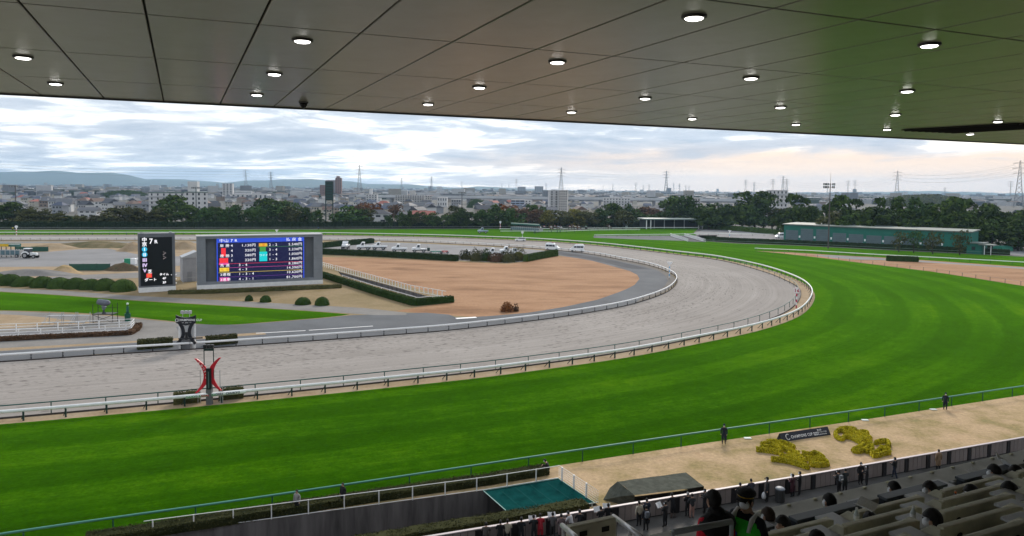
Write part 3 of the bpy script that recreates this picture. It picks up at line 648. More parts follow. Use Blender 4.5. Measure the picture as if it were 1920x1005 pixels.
rowz = [.80, .69, .58, .47, .365, .265, .16, .045]
for zz, m in ((.80, E_G), (.435, E_R), (.345, E_M), (.24, E_Y), (.135, E_V), (.025, E_M)): srect(.02 if zz < .44 else .45, .985, zz - .012, zz - .006, m, .006, 'rule')
srect(0, .012, 0, .905, E_B, .006, 'edge'); srect(.988, 1, 0, .905, E_B, .006, 'edge')
srect(.05, .10, .60, .785, E_R); srect(.03, .125, .45, .56, E_R); srect(.025, .13, .405, .45, E_M); srect(.48, .55, .68, .79, E_G); srect(.475, .565, .46, .68, E_C); srect(.47, .56, .80, .875, E_O)
srect(.03, .135, .255, .34, E_Y); srect(.03, .135, .03, .12, E_M)
for s_, z, m in (('単 勝', .81, E_W), ('複 勝', .58, E_W), ('馬 連', .365, E_W), ('馬 単', .265, E_O), ('3連複', .16, E_W), ('3連単', .045, E_W)): stext(s_, .035, z, .075, m)
stext('枠 連', .475, .81, .07, E_Y); stext('ワイド', .475, .58, .055, E_W)
for z, n1, p1, n2, p2 in ((.81, '4', '1,130円', '2 - 2', '5,540円'), (.695, '4', '320円', '3 - 4', '2,230円'), (.585, '3', '580円', '1 - 4', '1,030円'), (.475, '1', '220円', '1 - 3', '1,860円')):
    stext(n1, .155, z, .078, E_W); stext(p1, .435, z, .078, E_W, 'RIGHT'); stext(n2, .585, z, .078, E_W); stext(p2, .975, z, .078, E_W, 'RIGHT')
for z, n1, p1, x in ((.365, '3 - 4', '8,280円', .24), (.265, '4 - 3', '14,390円', .24), (.16, '1 - 3 - 4', '10,620円', .24), (.045, '4 - 3 - 1', '81,700円', .24)):
    stext(n1, x, z, .078, E_W); stext(p1, .975, z, .078, E_W, 'RIGHT')
# the tall black data board
a, rz, Wd = face_frame((261, 549), (329.5, 545))
db_ = thing('data_board', 'tall black electronic race board with grey frame on white plinth', 'scoreboard', a, rz)
HB = 12.0
MB().box(0, Wd, 0, 2.6, 1., HB).build('case', mat('board_case', (.13, .135, .15), .6, .1, .6), db_)
MB().box(-.05, Wd + .05, -.06, 2.7, 0, 1.).build('plinth', _mats['white_plinth'], db_)
MB().box(.3, Wd - .55, -.03, .0, 1.35, HB - .75).build('panel', mat('board_black', (.008, .009, .012), .3), db_)
for x in (.6, Wd - .8): MB().bbox(x - .25, x + .25, .2, .9, HB + .002, HB + .35).build('lamp_box', M_STEEL, db_)
def dtext(s_, x, z, h, m, align='LEFT', bold=.02, sx=1.): return text(s_, x, z, h, m, db_, -.034, align, bold, sx)
dtext('中', .62, HB - 1.55, .95, E_W); dtext('京', .62, HB - 2.5, .95, E_W); dtext('7', 1.95, HB - 2.05, 1.5, E_W, sx=.9); dtext('R', 2.9, HB - 2.0, 1.0, E_W)
E_SKY = emis('led_sky', (.02, .5, .8), .9)
for i, (s_, m) in enumerate((('I', E_SKY), ('II', E_SKY), ('III', emis('led_lilac', (.75, .6, .95), .9)), ('IV', _mats['led_lilac']), ('V', _mats['led_lilac']))):
    z = HB - 3.5 - i * 1.08
    if i < 2:
        b = MB(); b.cyl((1.1, -.036, z + .33), (1.1, -.031, z + .33), .5, n=20); b.build('disc', m, db_); text(s_, 1.1, z + .04, .82, E_W, db_, -.04, 'CENTER', .03)
    else: text(s_, 1.1, z + .0, .9, m, db_, -.034, 'CENTER', .06)
dtext('芝', 1.6, 3.95, .8, E_W); b = MB(); b.box(1.35, 2.35, -.036, -.031, 3.0, 3.85); b.build('red_field', E_R, db_); text('良', 1.45, 3.1, .8, E_O, db_, -.04)
dtext('ダート', 1.0, 2.3, .72, E_W); dtext('タイム', 3.75, 3.35, .55, E_W); dtext('4F', 4.3, 2.5, .62, E_W); dtext('3F', 4.3, 1.65, .62, E_W)
for x, z in ((5.9, 3.3), (6.75, 3.3), (6.75, 2.4), (6.75, 1.55)): MB().box(x, x + .14, -.034, -.03, z, z + .14).build('dot', E_W, db_)
for z in (7.6, 6.7):
    b = MB(); b.tube([(4.45, -.033, z), (5.0, -.033, z + .35), (4.5, -.033, z + .62)], .05, 4); b.build('chevron', mat('dim_led', (.25, .22, .22), .6, emit=.25, ecol=(.6, .5, .5)), db_)
# equipment shed between the boards
a, rz, Wd = face_frame((343, 529), (369, 527.5))
sh_ = thing('equipment_shed', 'small pale grey equipment shed with sloping roof between the two boards', 'shed', a, rz)
MB().box(0, Wd, 0, 4, 0, 5.6).build('wall', mat('shed_grey', (.33, .335, .36), .6, .08, .8), sh_)
MB().add([(-.15, -.15, 5.62), (Wd + .1, -.15, 6.9), (Wd + .1, 4.1, 6.9), (-.15, 4.1, 5.62), (-.15, -.15, 5.45), (Wd + .1, -.15, 5.45), (Wd + .1, 4.1, 5.45), (-.15, 4.1, 5.45)], [(0, 1, 2, 3), (4, 7, 6, 5), (0, 4, 5, 1), (1, 5, 6, 2), (2, 6, 7, 3), (3, 7, 4, 0)]).build('roof', mat('shed_roof', (.42, .43, .45), .5), sh_)
MB().box(.9, 1.9, -.03, 0, .1, 2.3).build('door', mat('shed_door', (.25, .26, .28), .5), sh_)
MB().tube([(0, -1.2, 0), (0, -1.2, 1.1), (Wd, -1.2, 1.1), (Wd, -1.2, 0)], .05, 5).build('guard_rail', M_STEEL, sh_)
# ------------------------------------------------------------------ winning posts, markers and small course furniture
def crescent(x_in, x_out, z0, z1, w0, w1, n=14):
    """upright crescent outline between heights, bulging to x_in in the middle; returns profile (x,z)"""
    o = []; i_ = []
    for k in range(n + 1):
        f = k / n; z = z0 + (z1 - z0) * f; u = 2 * f - 1
        xo = x_in + (x_out - x_in) * (u * u); w = w0 + (w1 - w0) * (1 - u * u)
        o.append((xo, z)); i_.append((xo + (w if x_out < x_in else -w), z))
    return o + i_[::-1]
M_RED = mat('signal_red', (.55, .012, .03), .4, .05, 2)
E_LET = mat('white_letter', (.85, .85, .85), .6)
# near post
p = G(393, 758); gpst = thing('winning_post', 'near winning post with two red crescents and a tall dark frame', 'winning post', p, R(3))
sc = p.y / FPX
def pz(y): return (758 - y) * sc
def pxx(x): return (x - 393) * sc
for sgn, body in ((-1, 'crescent'), (1, 'crescent')):
    pr = crescent(pxx(393 - 10), pxx(393 - 27), pz(736), pz(670), .22, .52) if sgn < 0 else crescent(pxx(393 + 8), pxx(393 + 23), pz(731), pz(668), .22, .52)
    b = MB(); n = len(pr); b.add([(x, -.06, z) for x, z in pr] + [(x, .06, z) for x, z in pr], [(i, i + 1, n - 2 - i, n - 1 - i) for i in range(n // 2 - 1)] + [(n + n - 1 - i, n + n - 2 - i, n + i + 1, n + i) for i in range(n // 2 - 1)] + [(i, n + i, n + (i + 1) % n, (i + 1) % n) for i in range(n)])
    b.build('crescent', M_RED, gpst)
for i, ch in enumerate('CHUKYO'):
    f = .93 - i * .085; u = 2 * f - 1; x = pxx(383) + (pxx(366) - pxx(383)) * u * u + .02
    text(ch, x + .1, pz(736) + (pz(670) - pz(736)) * f - .12, .30, E_LET, gpst, -.066, rot=(R(90), R(55 if f > .75 else 70), 0))
MB().box(-.26, .26, -.25, .25, 0, 1.55).build('pedestal', mat('post_grey', (.12, .12, .125), .7), gpst)
MB().box(-.24, .24, -.2, .2, 1.55, pz(688)).build('column', mat('post_black', (.01, .012, .014), .4), gpst)
MB().box(-.05, .05, -.215, -.2, 1.7, pz(694)).build('strip', mat('post_strip', (.10, .14, .14), .4), gpst)
for x in (-.48, .45): MB().tube([(x, 0, pz(718)), (x, 0, pz(650))], .05, 6).build('mast', M_DKG, gpst)
MB().tube([(-.48, 0, pz(690)), (.45, 0, pz(690))], .05, 6).build('crossbar', M_DKG, gpst)
MB().box(-.5, .47, -.05, .05, pz(655), pz(651)).build('crossbar', M_DKG, gpst)
hd = MB()
for x in (-.35, 0., .35): hd.box(x - .13, x + .13, -.2, .15, pz(650), pz(643))
hd.build('camera_head', M_BLACK, gpst)
for x0 in (-1.25, -1.0, .95, 1.2): MB().tube([(x0, .3, 0), (x0, .3, 1.6 if abs(x0) > 1.1 else 3.4)], .035, 5).build('stay', M_STEEL, gpst)
for z in (.5, 1., 1.5):
    for s_ in (-1, 1): MB().tube([(s_ * 1.25, .3, z), (s_ * .98, .3, z + .3)], .02, 4).build('stay_brace', M_STEEL, gpst)
# banner on the turf rail beside it
q = offset_curve(T_IN, -.34); q = np.array([p for p in q if p[1] < 100 and G(322, 767)[0] < p[0] < G(480, 752)[0]])
ban = thing('rail_banner', 'white sponsor banner sleeve on the rail before the near winning post', 'banner', (q[0][0], q[0][1], 0), 0)
b = MB(); b.tube([(x - q[0][0], y - q[0][1], 1.0) for x, y in q], .19, prof=OVAL); b.build('sleeve', mat('banner_white', (.8, .82, .8), .6), ban)
mid = len(q) // 2; ang = math.atan2(q[-1][1] - q[0][1], q[-1][0] - q[0][0])
def rail_text(s_, f, size, m):
    i = f * (len(q) - 1); a_ = q[int(i)] - q[0]; nrm = np.array([math.sin(ang), -math.cos(ang)]) * .135
    me = text_mesh(s_, size, 'LEFT', .01); me.materials.clear(); me.materials.append(m); o = link('lettering', me, ban, (a_[0] + nrm[0], a_[1] + nrm[1], .91)); o.rotation_euler = (R(90), 0, ang)
rail_text('2021  CHUKYO', .60, .30, mat('ink_dark', (.04, .05, .08), .7)); rail_text('CHUKYO RACECOURSE', .08, .24, mat('ink_green', (.01, .22, .06), .7)); rail_text('GOAL', .455, .26, M_RED)
# far post
p = G(350, 655); sc = p.y / FPX; g2 = thing('winning_post', 'far winning post, black hourglass frame with a curved name board', 'winning post', p, R(4))
def hx(x): return (x - 350) * sc
def hz(y): return (655 - y) * sc
M_POSTB = mat('gloss_black', (.006, .007, .012), .35)
n = 14; top = []; bot = []
for i in range(n + 1):
    f = i / n; u = 2 * f - 1; top.append((hx(331) + (hx(368) - hx(331)) * f, hz(594) + u * u * .35)); bot.append((hx(331.5) + (hx(367.5) - hx(331.5)) * f, hz(604.5) - (1 - abs(u)) * .35))
pr = bot + top[::-1]; m_ = len(pr); b = MB()
b.add([(x, -.08, z) for x, z in pr] + [(x, .08, z) for x, z in pr], [(i, i + 1, m_ - 2 - i, m_ - 1 - i) for i in range(n)] + [(2 * m_ - 1 - i, 2 * m_ - 2 - i, m_ + i + 1, m_ + i) for i in range(n)] + [(i, m_ + i, m_ + (i + 1) % m_, (i + 1) % m_) for i in range(m_)])
b.build('name_board', M_POSTB, g2)
text('CHAMPIONS CUP', hx(334.5), hz(600.5), .40, E_LET, g2, -.086, 'LEFT', .008, .92); text('G1  2021  12.5', hx(342.5), hz(604.6), .2, E_LET, g2, -.086)
b = MB(); b.tube([(hx(333.3) + .2 * math.cos(t), -.09, hz(599) + .2 * math.sin(t)) for t in [R(40) + R(280) * i / 12 for i in range(13)]], .03, 4); b.build('emblem', E_LET, g2)
for sgn in (-1, 1):
    pts = [(sgn * (hx(350 + 5.5) + (hx(350 + 17) - hx(350 + 5.5)) * (2 * f - 1) ** 2 * (1. if f < .5 else .75)), 0, hz(644) + (hz(602) - hz(644)) * f) for f in [i / 14 for i in range(15)]]
    MB().tube(pts, .23, prof=[(-.9, -.4), (.9, -.4), (.9, .4), (-.9, .4)], up=(0, 1, 0)).build('curved_leg', M_POSTB, g2)
    for xx in (12.5, 14.5): MB().tube([(sgn * hx(350 + xx), .25, 0), (sgn * hx(350 + xx + 1), .25, hz(607))], .06, 5).build('white_strut', M_WHITE, g2)
for x in (-.3, .3): MB().tube([(x, .1, .9), (x, .1, hz(606))], .07, 5).build('mast', M_STEEL, g2)
MB().box(-.16, .16, -.05, .25, 1.0, hz(622)).build('column', M_BLACK, g2)
MB().box(-.55, .55, -.2, .4, 0, 1.35).build('pedestal', mat('post_grey', (.12, .12, .125), .7), g2)
MB().tube([(-.9, -.3, 1.5), (2.2, -.3, 1.62)], .1, 6).build('camera_bar', M_BLACK, g2)
hd = MB()
for x in (-.5, 0., .5): hd.box(x - .16, x + .16, -.2, .2, hz(586.5), hz(581))
hd.tube([(-.45, 0, hz(593)), (-.45, 0, hz(587))], .05, 5); hd.tube([(.45, 0, hz(593)), (.45, 0, hz(587))], .05, 5); hd.box(-.7, .7, -.06, .06, hz(587), hz(586)); hd.build('camera_head', M_STEEL, g2)

# furlong markers: striped pole with a round or winged head
def marker(px, label, h, r, head, cols, n=6, num=None, dr=.58):
    p = G(*px); t = thing('distance_marker', label, 'marker', p, math.atan2(-p.x, p.y) * .9)
    for i in range(n): MB().cyl((0, 0, h * i / n), (0, 0, h * (i + 1) / n - .003), r, n=10).build('band', cols[i % 2], t)
    if head == 'disc':
        MB().cyl((0, -.08, h + dr), (0, .06, h + dr), dr, n=28).build('disc', M_WHITE, t)
        b = MB(); b.tube([(dr * .93 * math.cos(a), -.085, h + dr + dr * .93 * math.sin(a)) for a in [2 * math.pi * i / 24 for i in range(25)]], .018, 4); b.build('rim', cols[0], t)
        if num: text(num, 0, h + dr - .28, .80, cols[0], t, -.09, 'CENTER', .03)
    else:
        b = MB(); b.add([(-.75, -.06, h + 1.15), (.75, -.06, h + 1.15), (0, -.06, h), (-.75, .06, h + 1.15), (.75, .06, h + 1.15), (0, .06, h)], [(0, 2, 1), (3, 4, 5), (0, 1, 4, 3), (1, 2, 5, 4), (2, 0, 3, 5)]); b.build('wing', M_WHITE, t)
        b = MB(); b.add([(-.35, -.066, h + 1.0), (.35, -.066, h + 1.0), (0, -.066, h + .45)], [(0, 2, 1)]); b.build('wing_mark', cols[0], t)
    return t
M_MRED = mat('marker_red', (.42, .02, .06), .5); M_MBLU = mat('marker_blue', (.12, .35, .6), .5)
marker((1493, 577.5), 'red and white pole with round 16 sign at the turn', 2.75, .12, 'disc', (M_MRED, M_WHITE), 5, '16')
marker((1255, 521), 'blue and white pole with triangular head inside the turn', 2.9, .13, 'wing', (M_WHITE, M_MBLU), 6)
marker((31, 441), 'red and white pole with round head by the far rail, left', 3.0, .2, 'disc', (M_WHITE, M_MRED), 5)
marker((979.5, 447.5), 'white pole with round head above the white car', 2.2, .15, 'disc', (M_WHITE, M_STEEL), 2)
marker((938, 429.5), 'red and white pole with pale head at the far hedge', 3.2, .22, 'disc', (M_WHITE, M_MRED), 5)
marker((519, 439.5), 'short white pole with triangular head above the result board', 1.0, .12, 'wing', (M_WHITE, M_MBLU), 2)
marker((1368, 445), 'white pole with winged head near the open shelter', 2.2, .15, 'wing', (M_WHITE, M_MBLU), 3)
# scaffold stands, covered camera and post by the left underpass
p = G(130, 609); ben = thing('scaffold_benches', 'low run of galvanised trestle benches by the left underpass', 'trestle', p, R(6)); sc = p.y / FPX
for i in range(3):
    x0 = (-40 + i * 25.5) * sc; x1 = x0 + 24.5 * sc
    MB().box(x0, x1, .0, .6, 1.35, 1.45).build('plank', M_STEEL, ben); MB().box(x0 - .2, x1 - .2, -1.3, -.7, .55, .63).build('plank', M_STEEL, ben)
    for x in (x0 + .1, x1 - .1): MB().tube([(x, .6, 1.9), (x, .5, 0)], .05, 5).build('upright', M_STEEL, ben); MB().tube([(x, 0, 1.4), (x - .3, -1.3, 0)], .04, 5).build('upright', M_STEEL, ben)
p = G(193, 606); tow = thing('camera_scaffold', 'dark scaffold platform by the left underpass', 'scaffold', p, R(4)); sc = p.y / FPX
for x in (-1.5, 1.5):
    for y in (0, 1.6): MB().tube([(x, y, 0), (x, y, 3.0)], .05, 5).build('upright', M_BLACK, tow)
MB().box(-1.6, 1.6, -.1, 1.7, 1.35, 1.45).build('platform', M_BLACK, tow)
for a_, b_ in (((-1.5, 0, .1), (1.5, 0, 1.3)), ((1.5, 0, .1), (-1.5, 0, 1.3))): MB().tube([a_, b_], .035, 4).build('brace', M_BLACK, tow)
for z in (2.2, ): MB().tube([(-1.5, 1.6, z), (1.5, 1.6, z)], .03, 4).build('guard', M_BLACK, tow)
cov = thing('covered_camera', 'television camera wrapped in a grey rain cover on the scaffold', 'camera', p + Vector((0, .5, 1.45)), R(4))
b = MB(); b.tube([(-.1, 0, 0), (-.12, 0, .7), (-.05, 0, 1.15)], [.35, .22, .4], 8); b.build('tripod_cover', mat('rain_cover', (.13, .14, .17), .7, .2, 3), cov, True)
b = MB(); b.tube([(-1.0, 0, 1.95), (-.6, 0, 1.85), (.1, 0, 1.7), (.55, 0, 1.75), (.8, 0, 1.8)], [.42, .5, .52, .45, .3], 8, up=(0, 1, 0)); b.build('camera_cover', _mats['rain_cover'], cov, True)
p = G(239.5, 602); gp_ = thing('green_post', 'dark green wrapped post with pale knob beside the inner turf', 'post', p, 0)
b = MB(); b.cyl((0, 0, 0), (0, 0, 1.25), .42, .45, 14); b.build('base', mat('bottle_green', (.008, .085, .05), .5, .2, 3), gp_); b = MB(); b.tube([(0, 0, 1.25), (0, 0, 1.6), (.02, 0, 2.3), (0, 0, 2.65)], [.3, .2, .2, .12], 10); b.build('sleeve', _mats['bottle_green'], gp_, True); MB().ell((0, 0, 2.8), .18, .18, .2, 10, 6).build('knob', mat('pale_knob', (.6, .7, .6), .5), gp_, True)
# ------------------------------------------------------------------ foliage
def leaf_mat(name, c0, c1, c2, rough=.7, var=.25):
    m, b = newmat(name, .9, .05); gi = N('ShaderNodeNewGeometry'); ob = N('ShaderNodeTexCoord').outputs['Object']; oi = N('ShaderNodeObjectInfo')
    a = noise_node(ob, .45, 3, .6)
    t = math_node('ADD', math_node('MULTIPLY', gi.outputs['Random Per Island'], .55), math_node('MULTIPLY', a, .45))
    c = ramp_node(t, [(.2, c0), (.5, c1), (.82, c2)])
    mr = N('ShaderNodeMapRange'); mr.inputs[3].default_value = 1 - var; mr.inputs[4].default_value = 1 + var; L(oi.outputs['Random'], mr.inputs[0])
    c = mix_node(1., c, mr.outputs[0], 'MULTIPLY'); L(c, b.inputs['Base Color']); return m
LM = {'dark': leaf_mat('leaf_dark', (.016, .034, .007), (.040, .070, .013), (.080, .120, .022)),
      'green': leaf_mat('leaf_green', (.018, .042, .012), (.042, .085, .02), (.085, .14, .035)),
      'olive': leaf_mat('leaf_olive', (.032, .038, .012), (.066, .072, .022), (.12, .115, .04)),
      'brown': leaf_mat('leaf_brown', (.05, .03, .018), (.11, .062, .035), (.17, .10, .06)),
      'orange': leaf_mat('leaf_orange', (.08, .03, .012), (.20, .075, .025), (.30, .13, .045)),
      'yellow': leaf_mat('leaf_yellow', (.06, .06, .012), (.14, .13, .025), (.25, .22, .05)),
      'hedge': leaf_mat('leaf_hedge', (.010, .020, .008), (.022, .042, .014), (.045, .072, .022), var=.1),
      'clip': leaf_mat('leaf_clip', (.013, .030, .006), (.030, .060, .012), (.055, .092, .02), var=.15),
      'dull': leaf_mat('leaf_dull', (.022, .026, .009), (.052, .054, .02), (.10, .098, .04), var=.1),
      'topiary': leaf_mat('leaf_topiary', (.20, .19, .008), (.50, .43, .022), (.75, .64, .05), var=.05)}
M_BARK = mat('bark', (.055, .042, .032), .9, .3, 6, .3)
def quads_mesh(name, c, n, size, material, rs, extra=None):
    """leaf-shaped faces: centres c, facing n, jittered"""
    k = len(c); nn = n + rs.normal(0, .55, (k, 3)); nn /= np.linalg.norm(nn, axis=1)[:, None] + 1e-9
    a = np.cross(nn, rs.normal(0, 1, (k, 3))); a /= np.linalg.norm(a, axis=1)[:, None] + 1e-9; b = np.cross(nn, a)
    s = size * rs.uniform(.6, 1.25, (k, 1)); w = s * rs.uniform(.45, .75, (k, 1))
    v = np.stack([c - a * s, c + b * w - a * s * .1, c + a * s, c - b * w + a * s * .1], 1).reshape(-1, 3)
    f = np.arange(4 * k).reshape(-1, 4)
    if extra is not None: ev, ef = extra; f = [tuple(q) for q in f] + [tuple(i + len(v) for i in q) for q in ef]; v = np.r_[v, ev]
    else: f = f.tolist()
    me = bpy.data.meshes.new(name); me.from_pydata(v.tolist(), [], f); me.materials.append(material); me.update(); return me
def crown_mesh(seed, kind, clumps, per, shape='round', leaf=.055):
    """unit-height crown (0..1), width about 1"""
    rs = np.random.RandomState(seed); C_ = []; N_ = []
    cl = []
    for i in range(clumps):
        for _ in range(40):
            p = rs.uniform(-1, 1, 3)
            if p @ p > 1: continue
            z = (p[2] + 1) / 2
            if shape == 'cone' and math.hypot(p[0], p[1]) > 1.02 - z * .8: continue
            
            break
        r = rs.uniform(.13, .25) * (.85 if shape == 'cone' else 1.)
        cl.append((p[0] * .42, p[1] * .42, .04 + z * .84, r))
    for x, y, z, r in cl:
        d = rs.normal(0, 1, (per, 3)); d /= np.linalg.norm(d, axis=1)[:, None]; d[:, 2] = np.abs(d[:, 2]) * np.where(rs.rand(per) < .78, 1, -.7)
        rad = r * rs.uniform(.72, 1.06, (per, 1)); C_.append(np.array([x, y, z]) + d * rad * [1, 1, .8]); N_.append(d)
    return quads_mesh('crown', np.concatenate(C_), np.concatenate(N_), leaf, LM[kind], rs), cl
def trunk_mesh(seed, cl):
    rs = random.Random(seed); b = MB(); b.tube([(0, 0, -.02), (rs.uniform(-.02, .02), rs.uniform(-.02, .02), .3), (0, 0, .62)], [.045, .03, .012], 7)
    for x, y, z, r in cl[:7]: b.tube([(0, 0, max(.12, z * .45)), (x * .5, y * .5, z * .75), (x, y, z)], [.018, .011, .005], 5)
    return b.mesh('trunk', M_BARK, True)
TREES = {}
def tree_kind(kind, shape, i):
    key = (kind, shape, i)
    if key not in TREES:
        cm, cl = crown_mesh(hash(kind) % 97 if False else sum(map(ord, kind)) + i * 31 + len(shape), kind, 22 if shape != 'cone' else 26, 62 if shape != 'sparse' else 17, shape); TREES[key] = (cm, trunk_mesh(i + 5, cl))
    return TREES[key]
def tree(x, ytop, wpx, kind, depth, shape='round', label='', group=None, base=0., name='tree', ratio=1.):
    p = D(x, 400, depth); top = D(x, ytop, depth).z; h = top - base; w = wpx / FPX * depth * ratio
    t = thing(name, label, 'tree', (p.x, p.y, base), rnd.uniform(0, 6.28), group)
    cm, tm = tree_kind(kind, shape, rnd.randrange(3))
    link('crown', cm, t, (0, 0, h * .08), None, (w * 1.08, w * 1.08, h * .95)); link('trunk', tm, t, (0, 0, 0), None, (w * .8, w * .8, h * .92)); return t
def hd_depth(x): return G(min(max(x, -60), 1130), 429.5).y
belt = [(-20, 384, 70, 'dark', 18), (22, 380, 62, 'dark', 22), (50, 389, 48, 'olive', 10), (78, 393, 46, 'olive', 14), (108, 397, 40, 'olive', 8), (126, 404, 30, 'green', 10), (152, 402, 26, 'olive', 9), (176, 404, 30, 'dull', 8), (205, 397, 58, 'olive', 12), (236, 386, 66, 'olive', 20),
    (262, 391, 54, 'dull', 9), (292, 391, 54, 'olive', 12), (328, 368, 64, 'dark', 34), (352, 385, 54, 'dark', 14), (312, 386, 50, 'dark', 16), (384, 389, 40, 'green', 12), (410, 384, 46, 'dark', 18), (430, 388, 40, 'green', 10), (448, 384, 44, 'green', 15), (482, 387, 42, 'green', 12), (500, 367, 56, 'dark', 60), (532, 371, 50, 'dark', 64),
    (517, 384, 56, 'green', 16), (547, 389, 44, 'olive', 12), (572, 390, 42, 'dark', 14), (594, 393, 32, 'green', 9), (636, 396, 30, 'green', 10), (655, 386, 60, 'green', 14), (682, 389, 40, 'olive', 18), (693, 379, 42, 'orange', 70), (668, 381, 40, 'brown', 66), (740, 381, 34, 'brown', 72), (730, 403, 18, 'green', 6), (752, 398, 22, 'dark', 8), (768, 396, 26, 'dark', 8), (788, 397, 38, 'olive', 10),
    (808, 398, 36, 'green', 10), (832, 400, 34, 'dark', 8), (852, 386, 40, 'olive', 24), (866, 392, 40, 'dark', 9), (884, 394, 28, 'dark', 12), (905, 393, 36, 'green', 9), (930, 385, 48, 'dark', 13), (948, 382, 44, 'orange', 30), (963, 390, 40, 'green', 9), (978, 389, 44, 'brown', 14), (1003, 379, 36, 'dark', 46), (1008, 390, 46, 'brown', 16), (1029, 395, 34, 'yellow', 9), (1052, 395, 44, 'olive', 12),
    (1076, 393, 40, 'yellow', 13), (1100, 394, 46, 'olive', 10), (1128, 391, 48, 'green', 12), (1147, 382, 50, 'dark', 36), (1168, 394, 40, 'olive', 8), (1178, 384, 38, 'dark', 40), (1202, 385, 44, 'brown', 42), (1200, 398, 46, 'green', 7), (1228, 388, 52, 'brown', 30), (1232, 400, 44, 'green', 9), (1256, 392, 48, 'olive', 12), (1284, 392, 50, 'dark', 12), (1310, 390, 44, 'green', 10)]
ADJ = {'dark': 'dark evergreen', 'green': 'green', 'olive': 'olive green', 'dull': 'thin dull green', 'brown': 'russet brown', 'orange': 'orange autumn', 'yellow': 'yellowing'}
for n, (x, yt, w, k, d) in enumerate(belt):
    zone = 'left of the white flats' if x < 280 else 'before the white flats' if x < 400 else 'left of the green lamp tower' if x < 615 else 'between lamp tower and tower block' if x < 1030 else 'left of the open shelter' if x < 1215 else 'behind the open shelter'
    sz = 'tall' if yt < 384 else 'middling' if yt < 393 else 'low'
    tree(x, yt, w, k, hd_depth(x) + d, 'round', f'{sz} {ADJ[k]} tree, number {n + 1} from left behind the far hedge', 'trees behind the far hedge') if False else tree(x, yt, w, k, hd_depth(x) + d + (34 if x > 1195 else 0), 'round', f'{sz} {ADJ[k]} tree {zone}, {ORD[sum(1 for q in belt[:n] if (lambda X: ("left of the white flats" if X < 280 else "before the white flats" if X < 400 else "left of the green lamp tower" if X < 615 else "between lamp tower and tower block" if X < 1030 else "left of the open shelter" if X < 1215 else "behind the open shelter"))(q[0]) == zone)]} from left', 'trees behind the far hedge')
right = [(1262, 369, 50, 'dark', 330, 'round'), (1296, 367, 58, 'green', 335, 'round'), (1330, 361, 54, 'dark', 330, 'cone'), (1358, 353, 56, 'dark', 330, 'cone'), (1392, 354, 64, 'dark', 328, 'cone'), (1432, 361, 60, 'dark', 322, 'round'), (1345, 385, 70, 'dark', 318, 'round'), (1300, 392, 60, 'dark', 322, 'round'), (1392, 390, 60, 'dark', 314, 'round'), (1416, 379, 56, 'green', 306, 'round'), (1448, 392, 50, 'olive', 300, 'round'), (1468, 400, 40, 'green', 304, 'round'),
    (1488, 358, 60, 'dark', 312, 'cone'), (1512, 364, 50, 'dark', 318, 'cone'), (1520, 388, 44, 'dark', 312, 'round'), (1490, 392, 56, 'dark', 308, 'round'), (1576, 369, 54, 'dark', 306, 'round'), (1562, 398, 44, 'olive', 300, 'round'), (1606, 365, 62, 'dark', 308, 'cone'), (1590, 392, 60, 'dark', 300, 'round'), (1646, 362, 60, 'dark', 304, 'cone'), (1640, 390, 66, 'dark', 296, 'round'), (1684, 374, 56, 'dark', 300, 'round'),
    (1700, 396, 66, 'dark', 290, 'round'), (1722, 371, 56, 'green', 298, 'round'), (1755, 356, 52, 'dark', 300, 'cone'), (1752, 388, 64, 'dark', 290, 'round'), (1786, 372, 56, 'dark', 296, 'round'), (1812, 368, 66, 'dark', 300, 'cone'), (1806, 394, 70, 'dark', 286, 'round'), (1850, 384, 60, 'dark', 290, 'round'), (1862, 404, 66, 'dark', 280, 'round'), (1890, 389, 60, 'dark', 290, 'round'), (1926, 396, 66, 'dark', 280, 'round'), (1912, 414, 60, 'dark', 270, 'round'), (1960, 400, 70, 'dark', 275, 'round')]
def rzone(x): return 'left of the shed' if x < 1470 else 'by the shed\'s left end' if x < 1535 else 'right of the floodlight mast' if x < 1700 else 'at the far right'
right = [(x, yt, w, k, 418 if x < 1325 else 398 if x < 1470 else 338 if x < 1540 else d, shp) for x, yt, w, k, d, shp in right]
for n, (x, yt, w, k, d, shp) in enumerate(right):
    z = rzone(x); sz = 'very tall' if yt < 366 else 'tall' if yt < 380 else 'broad low'
    tree(x, yt, w, k, d, shp, f'{sz} {ADJ[k]} tree {z}, {ORD[sum(1 for q in right[:n] if rzone(q[0]) == z)]} from left', 'big trees on the right', name='pine_tree' if shp == 'cone' else 'tree', ratio=1.15)
for n, (x, yt, w, k, d) in enumerate([(1688, 427, 30, 'olive', 258), (1716, 430, 30, 'green', 256), (1752, 428, 34, 'olive', 252), (1803, 430, 34, 'olive', 248)]):
    tree(x, yt, w, k, d, 'sparse', f'thin leafless-looking {ADJ[k]} tree before the green shed, {["leftmost", "second from left", "third from left", "rightmost"][n]}', 'small trees before the green shed', name='young_tree')
t = tree(1354, 409, 20, 'orange', 396, 'round', 'small red autumn shrub behind the sloping hedge', name='autumn_shrub')
